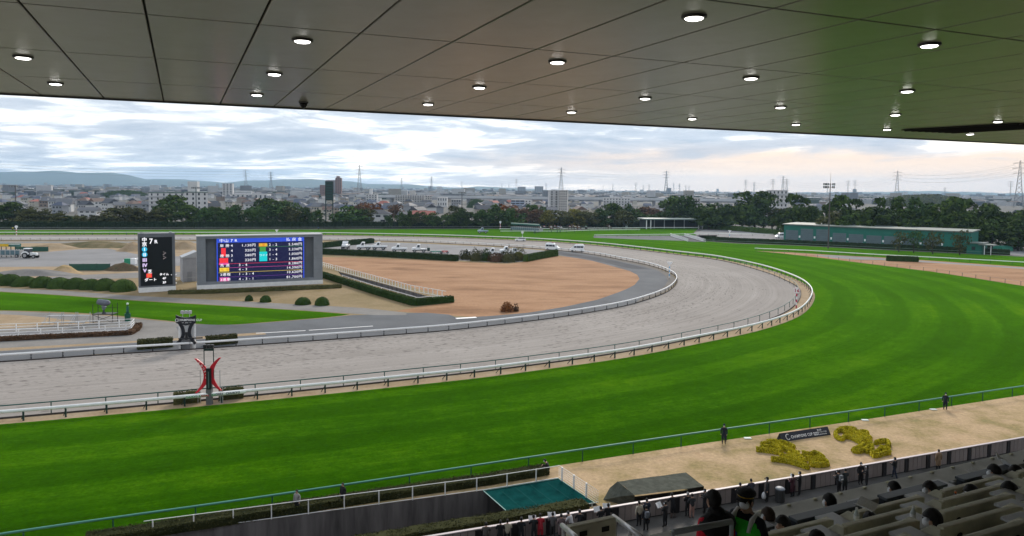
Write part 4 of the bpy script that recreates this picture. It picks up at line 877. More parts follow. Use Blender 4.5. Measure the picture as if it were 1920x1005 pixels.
def hedge(name, label, px, width, h, kind, leaf=.12, dens=40, group=None, q=None, lump=.06, side=0.):
    """clipped hedge along a ground line; dens = leaves per square metre"""
    q = gpts(px) if q is None else q; seg_n = max(2, int(sum(np.hypot(*np.diff(q, axis=0).T)) / .7)); q, ln = resample(q, seg_n + 1)
    if side: q = offset_curve(q, side)
    o = Vector((q[0][0], q[0][1], 0)); rs = np.random.RandomState(int(ln * 7) % 999); b = MB()
    prof = [(-.5, 0), (-.52, .3), (-.5, .8), (-.42, 1), (.42, 1), (.5, .8), (.52, .3), (.5, 0)]; vs = []; tg = np.gradient(q, axis=0); tg /= np.linalg.norm(tg, axis=1)[:, None]
    for (x, y), (tx, ty) in zip(q, tg):
        for a, z in prof:
            j = rs.normal(0, lump, 3); vs.append((x - ty * a * width * .93 + j[0] - o.x, y + tx * a * width * .93 + j[1] - o.y, max(0, z * h * .96 + j[2] * (z > 0))))
    n = len(prof); fs = [(i * n + j, (i + 1) * n + j, (i + 1) * n + j + 1, i * n + j + 1) for i in range(len(q) - 1) for j in range(n - 1)] + [tuple(range(n)), tuple(range(len(q) * n - 1, len(q) * n - n - 1, -1))]
    area = ln * (width + 2 * h); k = int(min(9000, area * dens)); s = rs.uniform(0, len(q) - 1.001, k); i = s.astype(int); f = (s - i)[:, None]
    P = q[i] * (1 - f) + q[i + 1] * f; tn = tg[i]; nrm = np.stack([-tn[:, 1], tn[:, 0]], 1)
    u = rs.rand(k) * (width + 2 * h); a = np.where(u < h, -.5, np.where(u < h + width, (u - h) / width - .5, .5)); z = np.where(u < h, u, np.where(u < h + width, h, u - h - width))
    cc = np.c_[P[:, 0] + nrm[:, 0] * a * width - o.x, P[:, 1] + nrm[:, 1] * a * width - o.y, z]; no = np.where((u < h)[:, None], np.c_[-nrm, 0 * z], np.where((u < h + width)[:, None], np.array([0, 0, 1.]), np.c_[nrm, 0 * z]))
    cc += rs.normal(0, lump * .6, cc.shape)
    # ends
    me = quads_mesh(name, cc, no, leaf, LM[kind], rs, (np.array(vs), fs)); ob = link(name, me, None, o); tag(ob, label, 'hedge', group); return ob
def bush(px, w, h, label, kind='clip', name='clipped_bush', group=None, seed=1, leaf=.09, n=2600):
    p = G(*px); rs = np.random.RandomState(seed); d = rs.normal(0, 1, (n, 3)); d[:, 2] = np.abs(d[:, 2]); d /= np.linalg.norm(d, axis=1)[:, None]
    lum = np.array([mnoise.noise(Vector(v * 2.2) + Vector((seed * 3.1, 0, 0))) for v in d])[:, None] * (.05 if name == 'clipped_bush' else .30)
    if name != 'clipped_bush': lum += np.array([mnoise.noise(Vector(v * 6.) + Vector((seed * 1.7, 5, 0))) for v in d])[:, None] * .22
    c = d * (1 + lum) * rs.uniform(.95, 1.02, (n, 1)) * [w / 2, w / 2, h]; c[:, 2] *= 1.
    q_ = .97 if name == 'clipped_bush' else .72; e = MB().ell((0, 0, 0), w / 2 * q_, w / 2 * q_, h * q_, 20, 8, 0, 0., .999)
    me = quads_mesh(name, c, d, leaf, LM[kind], rs, (np.array(e.v), e.f)); o = link(name, me, None, p, rs.uniform(0, 6)); tag(o, label, 'bush', group); return o
for i, (x, y, w, h) in enumerate([(-9, 536.5, 5.2, 2.4), (19, 539.5, 5.0, 2.6), (46, 541.5, 5.1, 2.35), (80, 543.8, 4.8, 2.6), (112, 545.3, 5.0, 2.5), (142, 546.3, 4.8, 2.55), (170, 547.5, 4.5, 2.4), (197, 549, 4.7, 2.7), (231, 551, 5.1, 2.75)]):
    bush((x, y - 6), w, h * .88, f'rounded dark green clipped bush, {ORD[i]} from left in the row beside the black board', 'clip', 'clipped_bush', 'row of clipped bushes', i + 1)
for x, y, w, h, lab in ((467, 566, 1.5, 1.1, 'smallest round bush below the result board'), (498, 568, 2.1, 1.25, 'second small round bush below the result board'), (568, 572.5, 2.9, 1.35, 'wide low round bush below the result board'), (604, 574, 2.7, 1.55, 'rightmost round bush below the result board')):
    bush((x, y - 2), w, h, lab, 'clip', 'clipped_bush', 'small bushes below the result board', int(x), .07, 1500)
b1 = bush((951, 584), 2.3, 1.6, 'reddish brown shrub at the edge of the dry lawn', 'orange', 'shrub', None, 31, .14, 700); bush((967, 583.5), 1.2, 1.3, 'thin bare brown twiggy shrub beside the reddish one', 'brown', 'shrub', None, 32, .12, 160)
hedge('far_hedge', 'very long tall dark hedge along the back straight', [(-80, 428.8), (300, 428.6), (620, 428.3), (860, 427.4), (1000, 427), (1110, 426.7), (1212, 426.5)], 2.5, 3.5, 'hedge', .35, 3.4, lump=.14)
hedge('sloping_hedge', 'dark green hedge beyond the service yard, left of the shed', [(1318, 428.5), (1390, 433.5), (1468, 441)], 2.2, 2.6, 'green', .28, 6, lump=.1)
hedge('rail_hedge', 'long low clipped hedge between the turf and the green shed', [(1322, 451), (1380, 454.5), (1480, 458.5), (1560, 462.3), (1660, 467), (1760, 471.5), (1893, 478)], 1.6, 1.9, 'hedge', .2, 14)
hedge('block_hedge', 'single dark rectangular hedge block standing on the sandy chute', [(1662, 489), (1721, 491)], 1.6, 1.65, 'clip', .14, 45)
hedge('yard_hedge', 'clipped dark hedge on the near side of the truck yard', [(600, 476.5), (700, 480.5), (780, 485), (858, 489.5)], 1.7, 1.8, 'hedge', .16, 22)
hedge('yard_hedge', 'clipped hedge on the far left side of the truck yard', [(604, 465), (640, 461), (699, 455.7)], 1.6, 1.9, 'hedge', .18, 16)
hedge('yard_hedge', 'clipped hedge at the right end of the truck yard', [(985, 490.5), (1012, 485), (1043, 479.5)], 1.6, 2.0, 'clip', .16, 25)
hedge('ramp_hedge', 'clipped brownish hedge round the dark infield ramp', [(603, 519), (650, 534), (700, 550), (740, 562), (778, 573), (812, 570), (848, 566.5)], 1.3, 1.25, 'clip', .12, 40)
hedge('board_hedge', 'low mottled hedge at the foot of the result board', [(316, 551.5), (400, 550), (500, 546), (640, 539.5)], 1.1, .75, 'dull', .1, 45)
hedge('pit_hedge', 'low reddish brown hedge round the left infield underpass', [(-60, 643.5), (0, 639.5), (120, 633.5), (244, 627.5), (256, 620), (261, 612)], .9, .6, 'brown', .1, 60)
hedge('underpass_hedge', 'dull green hedge between the front rail and the underpass', [(160, 1020), (300, 998), (600, 951), (800, 921), (915, 904.5), (1024, 886)], 1.2, .55, 'dull', .055, 150, lump=.03)
hedge('underpass_hedge', 'dark flowering hedge along the near side of the underpass', [(640, 1034), (780, 1010), (940, 983), (1040, 966), (1098, 955.5)], 1.1, .62, 'dull', .06, 140, lump=.04)
for i, (x, y, w, h, k) in enumerate([(872, 486, 4., 2.6, 'dull'), (893, 488.5, 5.2, 3.4, 'dull'), (911, 489, 3.4, 3.6, 'dark'), (930, 490.5, 5., 2.7, 'brown'), (952, 490.5, 6.5, 3.4, 'dull'), (972, 488, 5.6, 3.8, 'olive')]):
    bush((x, y), w, h, f'loose untrimmed shrub at the truck yard corner, {ORD[i]} from left', k, 'shrub', 'untrimmed shrubs at the truck yard', 40 + i, .2, 800)
for i, (x0, x1, y) in enumerate([(258, 324, 654), (386, 444, 647)]):
    hedge('flower_bed', f'dark red and green planting beside the far winning post, {"left" if i == 0 else "right"}', [(x0, y + 1), (x1, y - 4.5)], 1.2, 1.25, 'dull', .11, 60)
for i, (px, lab) in enumerate([([(325, 764), (374, 759)], 'left'), ([(411, 755.5), (457, 751)], 'right')]):
    hedge('flower_bed', f'dark red and green planting beside the near winning post, {lab}', px, .9, 1.15, 'dull', .08, 90, side=-1.2)
# topiary on the apron: thick clipped strokes
def strokes(name, label, paths, w, h, seed):
    rs = np.random.RandomState(seed); V = []; F_ = []; cc = []; nn = []
    o = G(*paths[0][0])
    for pth in paths:
        q = smooth_curve(pth, max(6, int(len(pth) * 9)), 0); tg = np.gradient(q, axis=0); tg /= np.linalg.norm(tg, axis=1)[:, None] + 1e-9; k0 = len(V)
        m = 8
        for i, ((x, y), (tx, ty)) in enumerate(zip(q, tg)):
            e = 1. if 0 < i < len(q) - 1 else .55
            for a in [math.pi * j / (m - 1) for j in range(m)]:
                s_ = w * e * (1 + rs.normal(0, .09)); c, z = math.cos(a), math.sin(a) ** .6
                V.append((x - ty * c * s_ * .4 - o.x, y + tx * c * s_ * .4 - o.y, z * h * .88 * e * (1 + rs.normal(0, .05))))
        F_ += [(k0 + i * m + j, k0 + (i + 1) * m + j, k0 + (i + 1) * m + j + 1, k0 + i * m + j + 1) for i in range(len(q) - 1) for j in range(m - 1)] + [tuple(k0 + j for j in range(m)), tuple(k0 + (len(q) - 1) * m + j for j in range(m))]
        ln = np.hypot(*np.diff(q, axis=0).T).sum(); k = int(ln * 420); s = rs.uniform(0, len(q) - 1.001, k); i = s.astype(int); f = (s - i)[:, None]; P = q[i] * (1 - f) + q[i + 1] * f; tn = tg[i]; a = rs.uniform(0, math.pi, k)
        d = np.c_[-tn[:, 1] * np.cos(a), tn[:, 0] * np.cos(a), np.sin(a)]; cc.append(np.c_[P - [o.x, o.y], np.zeros(k)] + d * [w / 2, w / 2, h]); nn.append(d)
    me = quads_mesh(name, np.concatenate(cc), np.concatenate(nn), .07, LM['topiary'], rs, (np.array(V), F_)); ob = link(name, me, None, (o.x, o.y, 0)); tag(ob, label, 'topiary', 'topiary on the apron lawn'); return ob
def zpx(l): return [[(1390 + a / 6.19, 780 + b / 6.19 + 4.5) for a, b in p] for p in l]
strokes('topiary', 'yellow-green clipped box topiary left of the banner stand', zpx([[(170, 385), (300, 400), (450, 425)], [(230, 330), (330, 320), (420, 360), (470, 420)], [(220, 365), (330, 365), (440, 390)], [(290, 300), (400, 300), (460, 340), (560, 400), (650, 450), (730, 520)], [(440, 300), (540, 330), (620, 370)], [(470, 360), (560, 410), (680, 440)],
    [(345, 500), (450, 510), (560, 530), (680, 565), (790, 600)], [(440, 460), (540, 480), (660, 520), (750, 545)], [(540, 440), (640, 480), (690, 510)], [(700, 430), (800, 450), (850, 430), (930, 470), (960, 500)], [(740, 490), (830, 500), (920, 500)], [(800, 560), (880, 570), (1000, 555), (960, 520), (880, 530)], [(780, 530), (860, 540)]]), .32, .45, 5)
strokes('topiary', 'yellow-green clipped box topiary right of the banner stand', zpx([[(1090, 190), (1110, 240), (1160, 265), (1200, 240), (1280, 250), (1360, 290), (1430, 320)], [(1100, 175), (1160, 160), (1220, 190), (1330, 240), (1440, 290)], [(1130, 150), (1230, 140), (1310, 190), (1420, 250), (1480, 285)], [(1230, 140), (1290, 145), (1340, 170)], [(1360, 180), (1440, 220), (1510, 265)], [(1380, 180), (1450, 185), (1470, 215)],
    [(1290, 390), (1360, 365), (1450, 320), (1520, 320)], [(1290, 400), (1350, 410), (1440, 380), (1490, 340)], [(1440, 410), (1500, 400), (1520, 340)], [(1550, 310), (1620, 290), (1690, 290), (1710, 340), (1650, 370), (1600, 360)], [(1520, 460), (1580, 455), (1640, 435), (1730, 420)], [(1620, 400), (1690, 390), (1730, 400)], [(1500, 440), (1560, 420), (1610, 380)]]), .30, .42, 6)
# ------------------------------------------------------------------ hills, far town and haze
M_HILL = plain_ground('hill_forest', [(.035, .045, .03), (.05, .065, .04), (.07, .08, .055)], .0015, .01, .4, None, .1)
def hills(name, px, depth, near, back, seed, amp=1.):
    xs = np.linspace(px[0][0], px[-1][0], 260); ys = np.interp(xs, [p[0] for p in px], [p[1] for p in px]); rs = np.random.RandomState(seed)
    b = MB(); m = 9; vs = []
    for x, y in zip(xs, ys):
        p = D(x, y, depth); top = p.z
        for j in range(m):
            f = j / (m - 1); d = near + (back - near) * f; prof = max(0., 1 - abs(d - depth) / ((depth - near) if d < depth else (back - depth))); prof = prof ** .8
            k = d / p.y; n = mnoise.fractal(Vector((p.x * .0009, d * .0012, seed)), .8, 2., 5) * 22 * (prof < .97) * prof
            vs.append((p.x * k, d, max(-2, top * prof + n + mnoise.noise(Vector((p.x * .004, d * .002, 7.))) * 6 * prof)))
    b.add(vs, [(i * m + j, (i + 1) * m + j, (i + 1) * m + j + 1, i * m + j + 1) for i in range(len(xs) - 1) for j in range(m - 1)])
    me = b.mesh(name, M_HILL, True); me.flip_normals(); return struct(link(name, me))
hills('hills', [(-300, 326), (-100, 324), (0, 322), (60, 321.5), (100, 320.5), (128, 321.5), (145, 323.5), (210, 323.5), (240, 328), (275, 336.5), (300, 335.5), (345, 336), (390, 340), (420, 342.5), (440, 341), (460, 338.5), (500, 338.5), (530, 336), (580, 335.5), (612, 338), (640, 339.5), (660, 340), (690, 345), (735, 345.5), (765, 345), (800, 349), (850, 352), (880, 351), (895, 349.5), (930, 351), (980, 354.5), (1010, 356.5)], 8600, 7300, 9900, 3)
hills('far_ridge', [(1500, 361), (1660, 360.5), (1690, 357.5), (1740, 356.8), (1790, 359), (1830, 359), (1880, 361.5), (2100, 362), (2300, 365)], 8400, 7600, 9600, 9)
M_TOWN = [mat(n, c, .8, .1, .05) for n, c in (('town_white', (.40, .40, .41)), ('town_grey', (.15, .155, .17)), ('town_cream', (.27, .25, .22)), ('town_slate', (.05, .055, .07)), ('town_brown', (.10, .075, .062)), ('town_wood', (.03, .045, .025)))]
def town_mass():
    rs = np.random.RandomState(4); b = MB()
    for i in range(11000):
        d = 1250 * math.exp(rs.uniform(0, math.log(5.9))); x = rs.uniform(-.86, .86) * d
        u = rs.rand(); w, l = rs.uniform(7, 16), rs.uniform(7, 22); h = rs.uniform(4.5, 8.5); m = rs.choice([0, 1, 2, 3], p=[.34, .3, .2, .16])
        if u > .88: w, l, h = rs.uniform(12, 45), rs.uniform(12, 30), rs.uniform(7, 13)
        if u > .975: w, l, h = rs.uniform(10, 26), rs.uniform(12, 20), rs.uniform(13, 22); m = rs.choice([0, 1, 2])
        if u > .996: w = rs.uniform(9, 18); h = rs.uniform(24, 36) if d > 2600 else 16
        if u < .07: m = 5; w, l, h = rs.uniform(15, 70), rs.uniform(10, 30), rs.uniform(5, 11)
        b.T = Matrix.Translation((x, d, 0)) @ Matrix.Rotation(rs.uniform(-.5, .5), 4, 'Z')
        b.box(-w / 2, w / 2, -l / 2, l / 2, 0, h, int(m))
        if h < 9 and m != 5: b.prism([(-l / 2 - .4, h + .01), (l / 2 + .4, h + .01), (0, h + rs.uniform(1.4, 2.4))], -w / 2 - .4, w / 2 + .4, int(rs.choice([1, 3, 3, 4])))
    o = b.build('far_town', M_TOWN); tag(o, 'hazy mass of far town roofs and blocks spreading to the hills', 'town', None, 'stuff')
town_mass()

# ------------------------------------------------------------------ named buildings
M_GLASS = mat('window_glass', (.03, .035, .045), .15, spec=.6)
M_BAL = mat('balcony_grey', (.42, .42, .43), .7)
def block(name, label, x0, x1, ytop, depth, floors, bays, deep, wallm, rz=0., roofm=None, balcony=True, cat='building', base=0., group=None, winw=.36, tower=None):
    p0, p1 = D(x0, 400, depth), D(x1, 400, depth); H_ = D((x0 + x1) / 2, ytop, depth).z - base; w = (p1.x - p0.x)
    t = thing(name, label, cat, ((p0.x + p1.x) / 2, depth, base), rz - math.atan2((p0.x + p1.x) / 2, depth) * .55, group)
    MB().box(-w / 2, w / 2, 0, deep, 0, H_).build('wall', wallm, t)
    MB().box(-w / 2 - .3, w / 2 + .3, -.3, deep + .3, H_ + .002, H_ + .5).build('roof', roofm or M_BAL, t)
    fh = H_ / floors; bw = w / bays
    win = MB().box(-bw * winw / 2, bw * winw / 2, -.06, .1, 0, fh * .52).mesh('window', M_GLASS)
    for f in range(floors):
        if balcony: MB().box(-w / 2 + .2, w / 2 - .2, -.9, -.002, f * fh + .02, f * fh + fh * .34).build('balcony', wallm if f % 2 else M_BAL, t)
        for j in range(bays): link('window', win, t, (-w / 2 + bw * (j + .5), 0, f * fh + fh * .38))
    for s_ in (-1, 1):                                # gable windows
        for f in range(floors):
            if floors <= 6 and abs(w) > 12: o = link('window', win, t, (s_ * (w / 2), deep * .5, f * fh + fh * .38), R(90 * s_))
    if tower:
        a, c, yt = tower; q0, q1 = D(a, 400, depth), D(c, 400, depth); z = D(a, yt, depth).z - base; cx_ = (p0.x + p1.x) / 2
        MB().box(q0.x - cx_, q1.x - cx_, deep * .3, deep * .8, H_ + .51, z).build('stair_tower', wallm, t)
    return t
M_FLAT = mat('flats_white', (.54, .53, .53), .8, .06, .2); M_CREAM = mat('flats_cream', (.42, .40, .38), .8, .06, .2); M_BRICK = mat('tower_brick', (.20, .115, .10), .8, .08, .2); M_GREYB = mat('tower_grey', (.24, .24, .255), .8, .1, .2)
M_GRNROOF = mat('green_roof', (.06, .11, .09), .7)
block('apartment_block', 'white five-storey flats with stair tower behind the left trees', 281, 346, 362, 535, 5, 6, 12, M_FLAT, R(-8), M_GRNROOF, True, winw=.25, tower=(348, 365, 340))
block('apartment_block', 'gable wing of the white flats, beside the lamp mast', 348, 388, 361, 520, 5, 4, 26, M_FLAT, R(10), M_GRNROOF, False, winw=.3)
block('apartment_block', 'slim grey and white tower flats in the left distance', 418, 436, 344.5, 1100, 9, 3, 12, M_FLAT, 0, None)
block('apartment_block', 'dark grey tower block beside the brick tower', 611, 631, 338, 1320, 12, 5, 18, M_GREYB, 0, None, False); block('apartment_block', 'tall brown brick tower block with stepped top', 629, 640, 334, 1300, 13, 3, 14, M_BRICK, 0, M_BRICK, False, tower=(630.5, 636.5, 330))
block('apartment_block', 'low brown wing at the foot of the brick tower', 600, 612, 347, 1290, 8, 3, 14, M_BRICK, 0, None, False)
block('apartment_block', 'long cream slab of flats with many balconies, centre left', 741, 795, 366.5, 900, 5, 12, 12, M_CREAM, 0, None, True, tower=(767, 778, 357.5)); block('apartment_block', 'cream end wing of the long slab of flats', 797, 810, 367.5, 880, 5, 3, 12, M_CREAM, R(8), None, False)
block('apartment_block', 'small white tower flats with a pointed mast, left of centre', 686, 707, 365, 850, 5, 4, 14, M_FLAT, 0, None, True, tower=(692, 697, 354))
block('apartment_block', 'tall white slab of flats with stacked balconies, centre', 1030, 1047, 358.5, 640, 9, 2, 12, M_FLAT, R(6), None, True); block('apartment_block', 'plain pale half of the tall centre flats', 1047.5, 1063, 357.5, 636, 9, 4, 14, M_CREAM, R(-6), None, False)
block('apartment_block', 'wide white flats with framed balconies right of centre', 1131, 1181, 372, 800, 4, 9, 12, M_FLAT, 0, None, True, tower=(1144, 1150, 366))
block('office_block', 'blue banded office building left of the tall flats', 958, 983, 375.5, 720, 4, 3, 14, mat('office_blue', (.28, .33, .44), .6), 0, None, False, winw=.85); block('office_block', 'white annex of the blue banded office building', 983.5, 996, 376, 720, 4, 2, 14, M_FLAT, 0, None, False)
block('apartment_block', 'white flats partly hidden by the big right trees', 1441, 1475, 357.8, 520, 7, 5, 14, M_FLAT, R(-4), None, True)
block('distant_block', 'flat-topped distant block near the horizon, left of the pair', 970, 985, 350.3, 2600, 7, 5, 30, M_GREYB, 0, None, False); block('distant_block', 'stepped distant block near the horizon, right of the pair', 1002, 1018, 349.5, 2600, 7, 5, 30, M_GREYB, 0, None, False)
block('low_block', 'low pale block of flats at the right of the viaduct', 1270, 1312, 371.5, 640, 3, 8, 12, M_CREAM, 0, None, True); block('low_block', 'grey block in the gap before the floodlight mast', 846, 864, 374.5, 700, 3, 4, 12, M_GREYB, 0, None, False)
block('warehouse', 'long low white warehouse left of the lamp tower', 436, 500, 364.5, 1000, 1, 8, 40, M_FLAT, 0, None, False); block('warehouse', 'white shed with dark opening below the viaduct', 820, 838, 371, 800, 2, 4, 20, M_FLAT, 0, None, False)
# viaduct across the town
a, b_ = D(668, 368, 950), D(1420, 371, 900)
v = thing('viaduct', 'long pale elevated expressway crossing the town', 'viaduct', a); d = b_ - a; ln = math.hypot(d.x, d.y); v.rotation_euler = (0, 0, math.atan2(d.y, d.x)); v.location.z = 0
M_VIA = mat('viaduct_concrete', (.25, .25, .27), .8, .1, .05)
MB().box(0, ln, 0, 18, 7.2, 9.0).build('deck', M_VIA, v); MB().box(0, ln, -.4, -.1, 8.2, 11.4).build('noise_barrier', mat('noise_barrier', (.45, .46, .48), .6, .1, .05), v)
for i in range(int(ln / 35)): MB().box(10 + i * 35, 13 + i * 35, 3, 15, 0, 7.2).build('pier', M_VIA, v)
# houses of the town
H_WALL = [mat('house_' + n, c, .8, .06, .4) for n, c in (('white', (.52, .52, .52)), ('cream', (.42, .39, .33)), ('beige', (.30, .26, .22)), ('grey', (.25, .26, .28)), ('brown', (.20, .15, .12)))]
H_ROOF = [mat('roof_' + n, c, .7, .1, 1.) for n, c in (('slate', (.055, .06, .075)), ('grey', (.12, .125, .14)), ('brown', (.13, .085, .07)), ('red', (.32, .11, .085)), ('blue', (.07, .085, .13)))]
HW, HR = ['white', 'cream', 'beige', 'grey', 'brown'], ['slate', 'grey', 'brown', 'red', 'blue-grey']
wall_me = [MB().box(-4.5, 4.5, -3.8, 3.8, 0, 5.6).mesh('wall', m) for m in H_WALL]
hip = lambda m: MB().add([(-5.1, -4.4, 5.5), (5.1, -4.4, 5.5), (5.1, 4.4, 5.5), (-5.1, 4.4, 5.5), (-1.6, 0, 7.9), (1.6, 0, 7.9)], [(0, 1, 5, 4), (1, 2, 5), (2, 3, 4, 5), (3, 0, 4), (3, 2, 1, 0)]).mesh('roof', m)
gab = lambda m: MB().add([(-5.0, -4.5, 5.4), (5.0, -4.5, 5.4), (5.0, 4.5, 5.4), (-5.0, 4.5, 5.4), (-5.0, 0, 8.1), (5.0, 0, 8.1)], [(0, 1, 5, 4), (2, 3, 4, 5), (3, 0, 4), (1, 2, 5), (3, 2, 1, 0)]).mesh('roof', m)
roof_me = [[hip(m), gab(m)] for m in H_ROOF]
win_me = MB().box(-.8, .8, -.06, .05, 0, 1.15).mesh('window', M_GLASS)
used_, rsH = [], random.Random(11); nH = 0
def house(x, y, rz, sc, wi, ri, hk, windows, label, group='houses of the town beyond the trees'):
    t = thing('house', label, 'house', (x, y, 0), rz, group); t.scale = sc
    link('wall', wall_me[wi], t); link('roof', roof_me[ri][hk], t)
    if windows:
        for wx, wz in ((-2.6, 3.6), (.2, 3.6), (2.8, 3.6), (-2.2, .9), (1.8, .9)): link('window', win_me, t, (wx, -3.8, wz))
    return t
tries = 0; hs_all = []
while nH < 290 and tries < 20000:
    tries += 1
    d = 520 * math.exp(rsH.uniform(0, .92)); xp = rsH.uniform(-20, 1940)
    if xp > 1290 and not 1525 < xp < 1580 and rsH.random() < .8: continue
    p = D(xp, 400, d); x, y = p.x, p.y
    if any(abs(x - u) < 11 and abs(y - w) < 12 for u, w in used_): continue
    if any(a0 - 12 < xp < a1 + 12 and abs(d - dd) < 45 for a0, a1, dd in ((281, 388, 530), (741, 810, 890), (1030, 1063, 640), (1131, 1181, 800), (958, 996, 720), (686, 707, 850), (1441, 1475, 520), (846, 864, 700), (820, 838, 800), (668, 1420, 935), (1270, 1312, 640))): continue
    used_.append((x, y)); wi = rsH.choices(range(5), [5, 3, 2, 2, 1])[0]; ri = rsH.choices(range(5), [5, 5, 2, .6, 2])[0]; hk = rsH.randrange(2)
    zone = 'left of white flats' if xp < 280 else 'left of lamp tower' if xp < 610 else 'left of centre flats' if xp < 1030 else 'right of centre flats' if xp < 1330 else 'among right trees'
    near_h = 'nearer' if d < 700 else 'mid-distance' if d < 950 else 'far'
    hs = house(x, y, rsH.uniform(-.6, .6) + (math.pi / 2 if rsH.random() < .3 else 0), (rsH.uniform(.8, 1.25), rsH.uniform(.85, 1.2), rsH.uniform(.85, 1.15)), wi, ri, hk, d < 780, f'{near_h} {HW[wi]} house with {HR[ri]} {"gable" if hk else "hip"} roof {zone}'); hs_all.append((xp, hs)); nH += 1
byl = {}
for xp, o in sorted(hs_all, key=lambda q: q[0]): byl.setdefault(o['label'], []).append(o)
for l_, os_l in byl.items():
    if len(os_l) > 1:
        for i, o in enumerate(os_l): o['label'] = f'{l_}, {ORD[i]} from left'
# the houses just behind the hedge
t = house(D(709, 400, 432).x, 432, R(6), (1.75, 1.15, 1.02), 0, 0, 0, True, 'big white house with dark hip roof just behind the far hedge', None)
t = house(D(795, 400, 440).x, 440, R(-4), (1.45, 1., .92), 2, 3, 1, True, 'pink house with pale terracotta roof behind the far hedge', None)
t = house(D(755, 400, 425).x, 425, R(30), (.55, .9, .9), 0, 1, 1, True, 'narrow white house right of the big dark-roofed house', None)
t = house(D(720, 379, 640).x, 640, R(0), (1.3, 1., 1.2), 2, 3, 0, True, 'house with a pink band roof beyond the orange tree', None)
t = house(D(266, 379, 600).x, 600, R(10), (1.7, 1., .95), 1, 3, 0, True, 'house with a wide red tiled roof left of the white flats', None)
t = house(D(168, 410, 470).x, 470, R(6), (1.3, .9, .8), 0, 1, 1, True, 'low white house seen through the left trees', None)
# dark wooded knoll on the left, and woods on the right
for nm, x, yt, w, d, k, lab in (('wooded_knoll', 235, 357, 95, 1150, 'dark', 'dark wooded knoll standing among the left houses'), ('wooded_knoll', 1740, 365.5, 170, 1100, 'olive', 'dull green wooded rise beyond the right trees'), ('wooded_knoll', 895, 373, 40, 780, 'dark', 'small dark wood below the viaduct')):
    p = D(x, 370, d); h = D(x, yt, d).z; ww = w / FPX * d; rs = np.random.RandomState(int(x)); n = 5200; dd = rs.normal(0, 1, (n, 3)); dd[:, 2] = abs(dd[:, 2]); dd /= np.linalg.norm(dd, axis=1)[:, None]
    lum = np.array([mnoise.noise(Vector(q * 5)) for q in dd])[:, None] * .16; c = dd * (1 + lum) * [ww / 2, ww / 4, h]; e = MB().ell((0, 0, 0), ww / 2 * .95, ww / 4 * .95, h * .93, 24, 6, 0, 0, .999)
    o = link(nm, quads_mesh(nm, c, dd, ww * .012, LM[k], rs, (np.array(e.v), e.f)), None, (p.x, p.y, 0)); tag(o, lab, 'wood', None, 'stuff')

# ------------------------------------------------------------------ pylons and wires
M_PYL = mat('pylon_steel', (.17, .17, .18), .6); M_PYR = mat('pylon_red', (.40, .14, .11), .6)
def pylon_mesh(arms=3, r=.28):
    b = MB(); H_ = 70.; wid = lambda z: 5.2 * (1 - z / H_) ** 1.25 + .7
    zs = [0, 9, 18, 26, 33, 39, 44.5, 49.5, 54, 58, 62, 66, 70]
    for sx_ in (-1, 1):
        for sy_ in (-1, 1): b.tube([(sx_ * wid(z), sy_ * wid(z), z) for z in zs], [r * (1.2 - .6 * z / H_) for z in zs], 4)
    for i in range(len(zs) - 1):
        a, c = zs[i], zs[i + 1]
        for (x0, y0), (x1, y1) in (((-1, -1), (1, -1)), ((-1, 1), (1, 1)), ((-1, -1), (-1, 1)), ((1, -1), (1, 1))):
            b.tube([(x0 * wid(a), y0 * wid(a), a), (x1 * wid(c), y1 * wid(c), c)], r * .55, 3); b.tube([(x1 * wid(a), y1 * wid(a), a), (x0 * wid(c), y0 * wid(c), c)], r * .55, 3)
    body = b; a_ = []
    for i in range(arms):
        z = 66 - i * (7.5 if arms == 3 else 5.5); wd = 9. - abs(i - 1) * .9
        m = MB(); m.tube([(-wd, 0, z), (0, 0, z + .9), (wd, 0, z)], r * .8, 4); m.tube([(-wd, 0, z), (0, 0, z - 1.2), (wd, 0, z)], r * .6, 4)
        for s_ in (-1, 1): m.tube([(s_ * wd, 0, z), (s_ * wd, 0, z - 2.2)], r * .7, 4)
        a_.append(m)
    return body, a_
pb, pa = pylon_mesh(); PBODY, PARMS = pb.mesh('lattice', M_PYL), [m.mesh('cross_arm', M_PYL) for m in pa]
pb, pa = pylon_mesh(3, .42); PBODYF, PARMSF = pb.mesh('lattice', M_PYL), [m.mesh('cross_arm', M_PYL) for m in pa]
PY = [(461, 317.5, 66), (508, 322, 66), (674, 309, 72), (753, 334, 66), (809, 331, 66), (866, 340, 62), (941, 344, 62), (954, 345, 60), (968, 335, 66), (1024, 343, 60), (1052, 314, 70), (1104, 348, 60), (1131, 347, 60), (1149, 345, 62), (1192, 342, 62), (1206, 347, 55), (1217, 345, 60), (1249, 320, 95), (1263, 343, 70), (1274, 344, 60), (1286, 347, 55), (1292, 348, 55), (1398, 337, 62), (1414, 341, 60), (1449, 335, 64), (1468, 330, 66), (1475, 335, 62), (1552, 349, 55), (1590, 338, 62), (1603, 337.5, 62), (1682, 320, 70), (1772, 351, 50), (1895, 339, 62), (1911, 301, 74)]
pyl_pos = []
